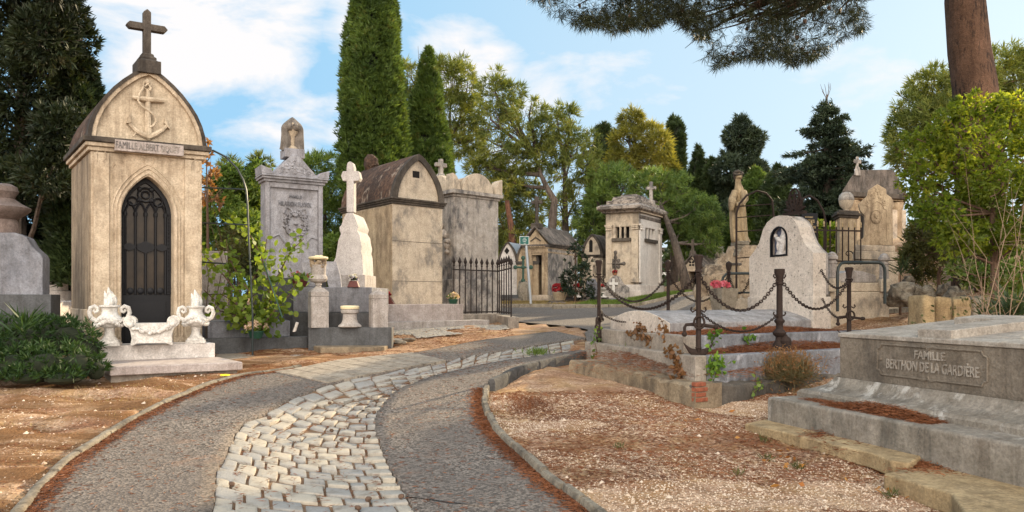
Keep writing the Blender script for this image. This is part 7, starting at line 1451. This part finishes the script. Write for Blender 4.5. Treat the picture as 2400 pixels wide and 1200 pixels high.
tree('right_pine', 'large rounded umbrella pine behind the reddish trunk at the right', 'pine tree', 27, 2290, [(2300, 560), (2300, 420), (2290, 300)], .35, [(2190, 200, 50, 36), (2150, 250, 52, 36), (2125, 310, 40, 44), (2200, 280, 60, 50), (2270, 210, 60, 50), (2350, 160, 60, 46), (2400, 200, 50, 60), (2340, 260, 70, 60), (2120, 360, 40, 40), (2180, 350, 60, 50), (2260, 340, 60, 60), (2430, 300, 60, 80)], M['l_pine'], M['bark'], 20, 14, .75, .30, .036, 28, thr=-.3)
# the big pine: trunk at the right, its umbrella crown overhanging the lane
b = gnd(2294, 16.5); o = thing('overhanging_pine', b, 'huge pine with a stout reddish scaly trunk and dark crown overhanging the top', 'pine tree')
tp_ = [(2297, 420, .35), (2290, 260, .335), (2284, 200, .325), (2272, 120, .31), (2262, 0, .29), (2262, -140, .26), (2230, -330, .22), (2180, -520, .16)]
TP = [b+Vector((0, 0, -.2))]+[pt(x, y, 16.5) for x, y, r in tp_]; mb = MB().tube(TP, [.55]+[r*1.38 for *_, r in tp_], 20); q = np.random.default_rng(29)
mb.v = [tuple(np.array(v)+np.array([.012, .012, 0])*q.normal()) for v in mb.v]; mb.rock(pt(2302, 44, 16.4), (.07, .11, .12), 3, 10, 8)
limb0 = TP[6]
ctr = []
for x, y, d in ((1350, -60, 10.5), (1420, -10, 10.8), (1500, -10, 11.2), (1600, -60, 11), (1700, 50, 11.3), (1780, 60, 11.0), (1760, 10, 10.6), (1860, 50, 11.4), (1930, 0, 11.6), (1990, -10, 11.8), (1680, -160, 11), (1900, -160, 12), (2050, -120, 12), (1500, -180, 11)):
    e = pt(x, y, d); mid = limb0.lerp(e, .5)+Vector((0, 0, .5)); mb.tube([limb0, mid, mid.lerp(e, .6)+Vector((0, 0, -.1)), e], [.16, .085, .045, .015], 7)
    for _ in range(12):
        s = e+Vector(tuple(q.normal(0, 1, 3)*[.42, .5, .22]))+Vector((0, 0, .18)); mb.tube([mid.lerp(e, q.uniform(.55, .95)), e.lerp(s, .5)+Vector((0, 0, .05)), s], [.022, .012, .004], 5)
mb.build('trunk', M['bark'], o, smooth=True, ang=80)
EDGE = [(1225, -15), (1260, 5), (1290, 35), (1320, 50), (1360, 68), (1400, 62), (1440, 80), (1490, 72), (1530, 66), (1580, 40), (1600, 62), (1640, 95), (1670, 110), (1650, 150), (1675, 168), (1710, 145), (1750, 140), (1790, 148), (1830, 140), (1850, 155), (1900, 148), (1950, 108), (1990, 85), (2060, 60), (2062, 25), (2050, 0), (2030, -20)]
ex, ey = [e[0] for e in EDGE], [e[1] for e in EDGE]; n = 11500; x = q.uniform(1215, 2070, n); ye = np.interp(x, ex, ey); y = ye-6-q.random(n)**1.15*(ye+190); dd = q.uniform(10.2, 12.4, n)
P = np.column_stack([(x-1200)/FPX*dd, dd, CAMH+(HZ-y)/FPX*dd]); dn = nz(P, .55, 41)+.8*nz(P, 1.3, 42); keep = dn > -.50+.0*y+.55*q.random(n)-.35*(y < 0); P = P[keep]
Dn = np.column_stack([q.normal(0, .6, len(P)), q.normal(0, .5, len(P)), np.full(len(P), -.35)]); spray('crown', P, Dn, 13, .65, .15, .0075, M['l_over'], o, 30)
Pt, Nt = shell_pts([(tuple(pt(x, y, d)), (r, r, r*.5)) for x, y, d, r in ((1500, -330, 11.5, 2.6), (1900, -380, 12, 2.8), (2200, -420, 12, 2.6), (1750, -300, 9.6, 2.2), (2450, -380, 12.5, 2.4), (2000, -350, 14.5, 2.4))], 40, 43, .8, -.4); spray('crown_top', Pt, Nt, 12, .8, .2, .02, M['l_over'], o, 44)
for k in range(30):
    xx = q.uniform(1320, 2020); yy = np.interp(xx, ex, ey)-q.uniform(15, 110); dd_ = q.uniform(10.4, 12); MB().rock(pt(xx, yy, dd_), (.028, .028, .035), k, 7, 5).build('cone', M['stem'], o)
# backlit yellow-green tree at the right edge
tree('yellow_green_tree', 'yellow-green leafy tree glowing in backlight in front of the reddish trunk', 'broadleaf tree', 11.2, 2330, [(2330, 620), (2325, 500), (2320, 400)], .07,
     [(2300, 265, 60, 40), (2240, 300, 60, 45), (2370, 270, 60, 50), (2180, 330, 55, 45), (2290, 340, 70, 50), (2390, 350, 60, 60), (2210, 390, 70, 45), (2310, 420, 70, 50), (2400, 440, 60, 60), (2178, 400, 40, 46), (2168, 455, 26, 40), (2240, 470, 60, 40), (2330, 490, 60, 40), (2260, 250, 30, 20), (2270, 520, 60, 40), (2330, 560, 50, 40), (2220, 430, 50, 40), (2128, 425, 22, 26), (2150, 470, 22, 34), (2190, 500, 60, 44), (2250, 560, 60, 44), (2360, 430, 60, 50), (2280, 300, 50, 30), (2400, 520, 50, 50)], M['l_yell'], M['stem'], 105, 6, .9, .085, .038, 45, up=-.35, thr=-.25, shell=.7, dz=.5)
# scrub on the slope
tree('slope_scrub', 'olive green scrub at the foot of the backlit tree, above the needle slope', 'shrub', 14.6, 2200, [(2200, 640), (2210, 600)], .05, [(2185, 545, 44, 44), (2230, 540, 60, 50), (2300, 560, 60, 60), (2170, 590, 30, 36), (2370, 580, 60, 60), (2260, 600, 60, 34), (2150, 550, 20, 40), (2200, 500, 50, 40), (2290, 500, 60, 44)], M['l_olive'], M['stem'], 60, 7, 1.0, .13, .045, 46, thr=-.15, shell=.7)
tree('slope_shrub', 'low dark green leafy shrub leaning over the sandstone blocks', 'shrub', 12.4, 2290, [(2300, 690), (2300, 650)], .04, [(2270, 640, 40, 24), (2310, 650, 46, 34), (2350, 640, 50, 40), (2240, 625, 24, 14), (2390, 640, 40, 60)], M['l_ail'], M['stem'], 90, 6, .9, .10, .055, 47, thr=-.2, shell=.7)
tree('reedy_scrub', 'grey-green reedy scrub between the medallion stele and the slope', 'shrub', 15.2, 2110, [(2110, 680), (2110, 640)], .03, [(2125, 605, 16, 30), (2165, 610, 34, 44), (2145, 560, 14, 40), (2170, 650, 30, 22)], M['l_olive'], M['stem'], 70, 7, .9, .18, .03, 48, thr=-.1, shell=.7, up=.8)
def bare_shrub(name, label, base, d, tips, r0, seed, mat, leaves=0, side=9):
    b = gnd(base, d); o = thing(name, b, label, 'shrub'); q = np.random.default_rng(seed); mb = MB(); Q = []
    for tx, ty in tips:
        e = pt(tx, ty, d+q.normal(0, .35)); L = (e-b).length; m1 = b.lerp(e, .35)+Vector(tuple(q.normal(0, .06, 3)*L)); m2 = b.lerp(e, .7)+Vector(tuple(q.normal(0, .05, 3)*L)); mb.tube([b+Vector((q.normal(0, .06), q.normal(0, .06), -.05)), m1, m2, e], [r0, r0*.75, r0*.5, r0*.15], 5)
        for _ in range(side):
            a = m1.lerp(e, q.random()); f = a+Vector(tuple(q.normal(0, .17, 3)*L))+Vector((0, 0, .08*L)); mb.tube([a, a.lerp(f, .5)+Vector((0, 0, .02)), f], [r0*.4, r0*.25, r0*.08], 4); Q.append(f); Q.append(a.lerp(f, .6))
    mb.build('branches', mat, o)
    if leaves: Q = np.repeat(np.array(Q), leaves, 0)+q.normal(0, .04, (len(Q)*leaves, 3)); spray('leaves', Q, q.normal(0, 1, Q.shape), 2, .6, .06, .03, M['l_olive'], o, seed)
    return o
bare_shrub('bare_twiggy_shrub', 'bare twiggy straw-coloured shrub at the right edge above the yucca', 2372, 9.9, [(2230, 490), (2280, 560), (2330, 450), (2370, 440), (2400, 470), (2300, 640), (2255, 600), (2390, 540), (2440, 460), (2345, 540), (2290, 690)], .010, 50, M['twig'], 2, 6)
def blade_plant(name, label, px, py, d, n, L, W, mat, seed, flat=.6):
    p = pt(px, py, d); o = thing(name, p, label, 'plant'); q = np.random.default_rng(seed); D = q.normal(0, flat, (n, 3)); D[:, 2] = np.abs(D[:, 2])*.6+.35; V, F = blades(np.array(p)+q.normal(0, .05, (n, 3)), D, q.uniform(.6, 1.15, n)*L, W, seed); npmesh('blades', V, F, mat, o); return o
blade_plant('yucca', 'spiky blue-green yucca behind the lying cross at the right edge', 2375, 742, 10.6, 130, .55, .035, M['l_yucca'], 51); blade_plant('yucca', 'second smaller spiky yucca, nearer the pitted grey block', 2325, 742, 11.0, 70, .42, .03, M['l_yucca'], 52)
blade_plant('agave_tuft', 'grey-green bladed tuft beside the right fluted bollard', 2118, 640, 14.8, 50, .42, .022, M['l_yucca'], 53); blade_plant('rock_aloe', 'small green bladed plant at the foot of the honeycombed rock', 1692, 716, 18.6, 40, .42, .05, M['l_ail'], 54, .4)
blade_plant('iris_tuft', 'bladed green tuft rising from the juniper before the grey stele', 60, 770, 10.6, 50, .42, .03, M['l_jun'], 55, .35)
# juniper carpet at the left
jb = []
q = np.random.default_rng(56)
for px, py, rx, ry, d in ((40, 850, 60, 40, 10.4), (110, 850, 66, 42, 10.3), (180, 850, 56, 40, 10.4), (20, 810, 60, 40, 11), (90, 790, 60, 44, 11.2), (160, 790, 56, 44, 11.2), (205, 815, 40, 50, 11), (130, 765, 50, 26, 11.6), (30, 770, 60, 30, 11.6), (225, 860, 26, 28, 10.4), (-40, 840, 60, 60, 10.4), (-30, 870, 60, 24, 10), (70, 875, 60, 20, 10.1), (150, 878, 56, 18, 10.1)): p = pt(px, py, d); k = d/FPX; jb.append((tuple(p), (rx*k, rx*k*.9, ry*k)))
p = gnd(100, 10.8); o = thing('juniper', p, 'low dark green spreading juniper mound in front of the grey stele', 'shrub'); P, N_ = shell_pts(jb, 330, 56, .5, -.4, 1.2); N_[:, 2] = np.abs(N_[:, 2])*.5+.25; spray('foliage', P, N_, 8, .55, .10, .022, M['l_jun'], o, 57)
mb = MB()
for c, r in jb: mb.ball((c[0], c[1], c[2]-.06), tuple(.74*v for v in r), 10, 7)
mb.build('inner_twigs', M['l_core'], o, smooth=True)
# vine shrub between chapel and stele
def vine(name, label, base, d, canes, leaf, seed, nl, L, W):
    b = gnd(base, d); o = thing(name, b, label, 'shrub'); q = np.random.default_rng(seed); mb = MB(); P = []
    for cn in canes:
        pts = [pt(x, y, d+q.normal(0, .12)) for x, y in cn]; m = len(pts); mb.tube(pts, [.016*(1-.7*i/m) for i in range(m)], 5)
        for i in range(m-1):
            L_ = (pts[i+1]-pts[i]).length
            for _ in range(max(3, int(nl*L_))): t = q.random(); P.append(np.array(pts[i].lerp(pts[i+1], t))+q.normal(0, .09, 3))
    mb.build('canes', M['stem'], o); P = np.array(P); D = q.normal(0, 1, P.shape)+[0, -.2, -.35]; n = len(P); D = unit(D); Sd = unit(np.cross(D, q.normal(size=(n, 3)))); Up = np.cross(D, Sd); Ls = L*q.uniform(.6, 1.25, (n, 1)); ang = [(0, 0), (.28, .42), (.62, .50), (.92, .26), (1.05, 0), (.92, -.26), (.62, -.50), (.28, -.42)]
    V = np.stack([P+D*Ls*a+Sd*Ls*W*bb*1.0+Up*Ls*.12*abs(bb) for a, bb in ang], 1).reshape(-1, 3); F = (np.array([(0, 1, 2, 3), (0, 3, 4, 5), (0, 5, 6, 7)])[None]+8*np.arange(n)[:, None, None]).reshape(-1, 4); npmesh('leaves', V, F, leaf, o); return o
vine('lime_vine', 'sprawling lime-green vine shrub with round leaves between the chapel and the grey stele', 590, 13.9, [[(600, 770), (640, 690), (612, 600), (575, 530), (540, 505)], [(600, 770), (560, 690), (520, 640), (480, 600), (470, 575)], [(610, 770), (650, 720), (680, 690), (705, 640)], [(655, 640), (672, 605), (690, 580), (712, 560)], [(590, 770), (540, 740), (500, 700), (478, 680)], [(600, 770), (590, 690), (560, 650), (535, 600), (530, 560)], [(610, 770), (650, 740), (672, 720)], [(600, 760), (560, 740), (500, 725), (485, 720)], [(600, 760), (640, 660), (655, 640)], [(600, 770), (620, 720), (640, 690)], [(575, 700), (600, 640), (620, 600), (625, 560)], [(600, 770), (575, 735), (545, 705), (520, 690)]], M['l_vine'], 58, 60, .115, .85)
MBv = thing('green_stake', pt(650, 720, 13.6), 'thin green garden stake leaning in the lime-green vine', 'stake'); MB().tube([pt(618, 615, 13.7), pt(662, 745, 13.6)], .014, 6).build('stake', M['verdigris'], MBv)
tree('grey_bush', 'soft grey-green bush behind the lime-green vine', 'shrub', 17.4, 550, [(550, 680), (550, 620)], .04, [(545, 570, 34, 34), (530, 600, 34, 30), (570, 600, 26, 34), (550, 640, 40, 34)], M['l_olive'], M['stem'], 60, 9, .8, .12, .03, 59, thr=-.3)
# shrub with pale tips beside the mausoleum
tree('spiny_shrub', 'dark shrub with pale upright tips growing against the open mausoleum', 'shrub', 32, 1345, [(1350, 680), (1348, 600), (1350, 560)], .06, [(1348, 600, 20, 26), (1355, 640, 30, 30), (1335, 660, 26, 30), (1350, 570, 10, 22), (1365, 670, 30, 26), (1380, 690, 26, 16), (1330, 690, 20, 16), (1372, 620, 12, 20)], M['l_dark'], M['stem'], 16, 8, .9, .20, .06, 60, thr=.0)
# ivy and dry creeper on the chained tomb, dry lavender bush
def creep(name, label, pts, leaf, n, L, W, seed, cat='ivy', stems=True, sp=.06):
    q = np.random.default_rng(seed); o = thing(name, pts[0], label, cat); P = []; mb = MB()
    if stems: mb.tube([Vector(p)+Vector((0, -.02, .01)) for p in pts], .006, 4); mb.build('stem', M['stem'], o)
    for i in range(len(pts)-1):
        for _ in range(n): P.append(np.array(Vector(pts[i]).lerp(Vector(pts[i+1]), q.random()))+q.normal(0, sp, 3)*[1, .5, .8]+[0, -.035, 0])
    P = np.array(P); D = q.normal(0, 1, P.shape)+[0, -.6, .1]; nn = len(P); D = unit(D); Sd = unit(np.cross(D, q.normal(size=(nn, 3))+[0, -1.5, 0])); Ls = L*q.uniform(.6, 1.3, (nn, 1)); ang = [(0, 0), (.1, .5), (.45, .34), (.5, .55), (.75, .22), (1.05, 0), (.75, -.22), (.5, -.55), (.45, -.34), (.1, -.5)]
    V = np.stack([P+D*Ls*a+Sd*Ls*W*b_ for a, b_ in ang], 1).reshape(-1, 3); F = (np.array([(0, 1, 2, 3), (0, 3, 4, 5), (0, 5, 6, 7), (0, 7, 8, 9)])[None]+10*np.arange(nn)[:, None, None]).reshape(-1, 4); npmesh('leaves', V, F, leaf, o); return o
on1 = lambda px, py: T1(*(lambda a: (a[0], -.02, a[1]))(T1.uz(px, py, -.02))); onL = lambda px, py: (lambda F, a: F(a[0], 0, a[1]))(Fr(1630, 9.6, ua, ub), Fr(1630, 9.6, ua, ub).uz(px, py)); on2 = lambda px, py: T2(*(lambda a: (a[0], -.02, a[1]))(T2.uz(px, py, -.02))); onL2 = lambda px, py: (lambda F, a: F(a[0], 0, a[1]))(Fr(1602, 10.3, ua, ub), Fr(1602, 10.3, ua, ub).uz(px, py))
creep('ivy', 'bright green ivy spilling over the near lower kerb right of the corner anchor', [on1(1668, 830), on1(1680, 845), on1(1665, 862), on1(1690, 850), on1(1660, 872)], M['l_ivy'], 22, .065, .8, 61)
creep('ivy', 'bright ivy trailing along the foot of the grey lower kerb', [g(1715, 868)+Vector((0, -.1, .42)), g(1740, 862)+Vector((0, -.1, .45)), g(1765, 880)+Vector((0, -.1, .35)), g(1750, 890)+Vector((0, -.15, .3))], M['l_ivy'], 18, .06, .8, 62)
creep('ivy', 'ivy tuft on the upper kerb directly above the near anchor fluke', [on2(1672, 790), on2(1680, 775), on2(1668, 802)], M['l_ivy'], 16, .06, .8, 63, sp=.045)
creep('ivy', 'ivy tuft on the upper kerb below the thin low chain', [on2(1742, 785), on2(1748, 800), on2(1760, 790)], M['l_ivy'], 14, .06, .8, 64, sp=.04)
creep('ivy', 'dark ivy hanging down the dark wall, right of the bricks', [g(1760, 900)+Vector((0, -.1, .25)), g(1768, 925)+Vector((0, -.08, .15)), g(1760, 935)+Vector((0, -.08, .06))], M['l_ail'], 12, .055, .8, 65, sp=.035)
creep('ivy', 'small ivy sprig below the brick corner top', [g(1695, 905)+Vector((0, -.1, .40)), g(1712, 905)+Vector((0, -.1, .36))], M['l_ivy'], 16, .05, .8, 66, sp=.04)
creep('ivy', 'green creeper climbing at the far left end of the lower kerb', [onL(1395, 855), onL(1398, 825), onL(1392, 790), onL(1400, 770)], M['l_ail'], 16, .07, .6, 67, sp=.05)
creep('dry_creeper', 'withered rust-brown creeper hanging on the upper kerb end', [onL2(1478, 790), onL2(1500, 770), onL2(1510, 790), onL2(1525, 800), onL2(1490, 765)], M['l_brown'], 26, .07, .7, 68, 'creeper', sp=.07)
creep('dry_creeper', 'withered brown creeper strand falling from slab end to ledge', [onL2(1550, 752), onL2(1556, 770), onL2(1555, 800)], M['l_brown'], 14, .06, .7, 69, 'creeper', sp=.04)
creep('dry_creeper', 'thick clump of withered orange creeper down the lower kerb end', [onL(1565, 815), onL(1580, 830), onL(1590, 850), onL(1595, 872), onL(1600, 890)], M['l_brown'], 30, .07, .7, 70, 'creeper', sp=.06)
p = g(1850, 915); o = thing('dry_lavender', p, 'dry straggly lavender bush between the chained tomb and the carved granite tomb', 'shrub'); q = np.random.default_rng(71); n = 2600; D = unit(q.normal(0, .55, (n, 3))+[0, 0, .75]); Lq = q.uniform(.18, .42, n); P = np.array(p)+q.normal(0, .13, (n, 3))*[1, .8, .2]+[0, .12, .16]; V, F = blades(P, D, Lq, .009, 72); npmesh('stems', V, F, M['l_dry'], o)
Pq = (P+D*Lq[:, None])[::2]; spray('seed_heads', Pq, D[::2], 3, .8, .035, .014, M['l_brown'], o, 73)
p = g(1470, 870)+Vector((.0, .25, .2)); D = unit(q.normal(0, .5, (120, 3))+[0, 0, 1]); V, F = blades(np.array(p)+q.normal(0, .05, (120, 3)), D, .14, .012); tag(npmesh('ledge_weeds', V, F, M['grass']), kind='stuff')
Pw = np.array([[*(g(x+rnd.gauss(0, 7), y+rnd.gauss(0, 3)).xy), 0] for x, y, n_ in ((1870, 1095, 40), (1800, 1075, 25), (2290, 1120, 90), (2090, 1160, 40), (1455, 1045, 25), (1790, 1030, 30), (1730, 1105, 30), (540, 905, 30)) for _ in range(n_)]); Pw[:, 2] = gcz(Pw); D = unit(q.normal(0, .6, (len(Pw), 3))+[0, 0, .8]); V, F = blades(Pw, D, .08, .009); tag(npmesh('weed_sprigs', V, F, M['l_olive']), kind='stuff')
P = np.array([[*(g(1435+rnd.gauss(0, 1)*34, 945+rnd.gauss(0, 9)).xy), 0] for _ in range(0)]+[[*(g(1235+rnd.gauss(0, 30), 945+rnd.gauss(0, 10)).xy), 0] for _ in range(1100)]); P[:, 2] = gcz(P); D = unit(q.normal(0, .9, (len(P), 3))+[0, 0, .5]); V, F = blades(P, D, .09, .006); tag(npmesh('dry_weed_patch', V, F, M['needle']), kind='stuff')
bare_shrub('bare_sapling', 'bare thin twigs reaching above the chapel cornice beside the pipe arch', 476, 14.6, [(470, 315), (494, 322), (482, 336)], .010, 74, M['stem'], 0, 0)
# far wood closing the view behind everything
q = np.random.default_rng(75); bl = []
for k in range(120):
    a = q.uniform(-1.25, 1.25); d = q.uniform(62, 95); bl.append(((math.tan(a*.75)*d, d, 1.5+q.uniform(1, 5)), (q.uniform(3, 5), 3, q.uniform(2.5, 5))))
P, N_ = shell_pts(bl, 1.6, 76, .4, -.5); tag(spray('far_wood', P, N_, 10, .8, .9, .3, M['l_cypd'], None, 77), kind='stuff')
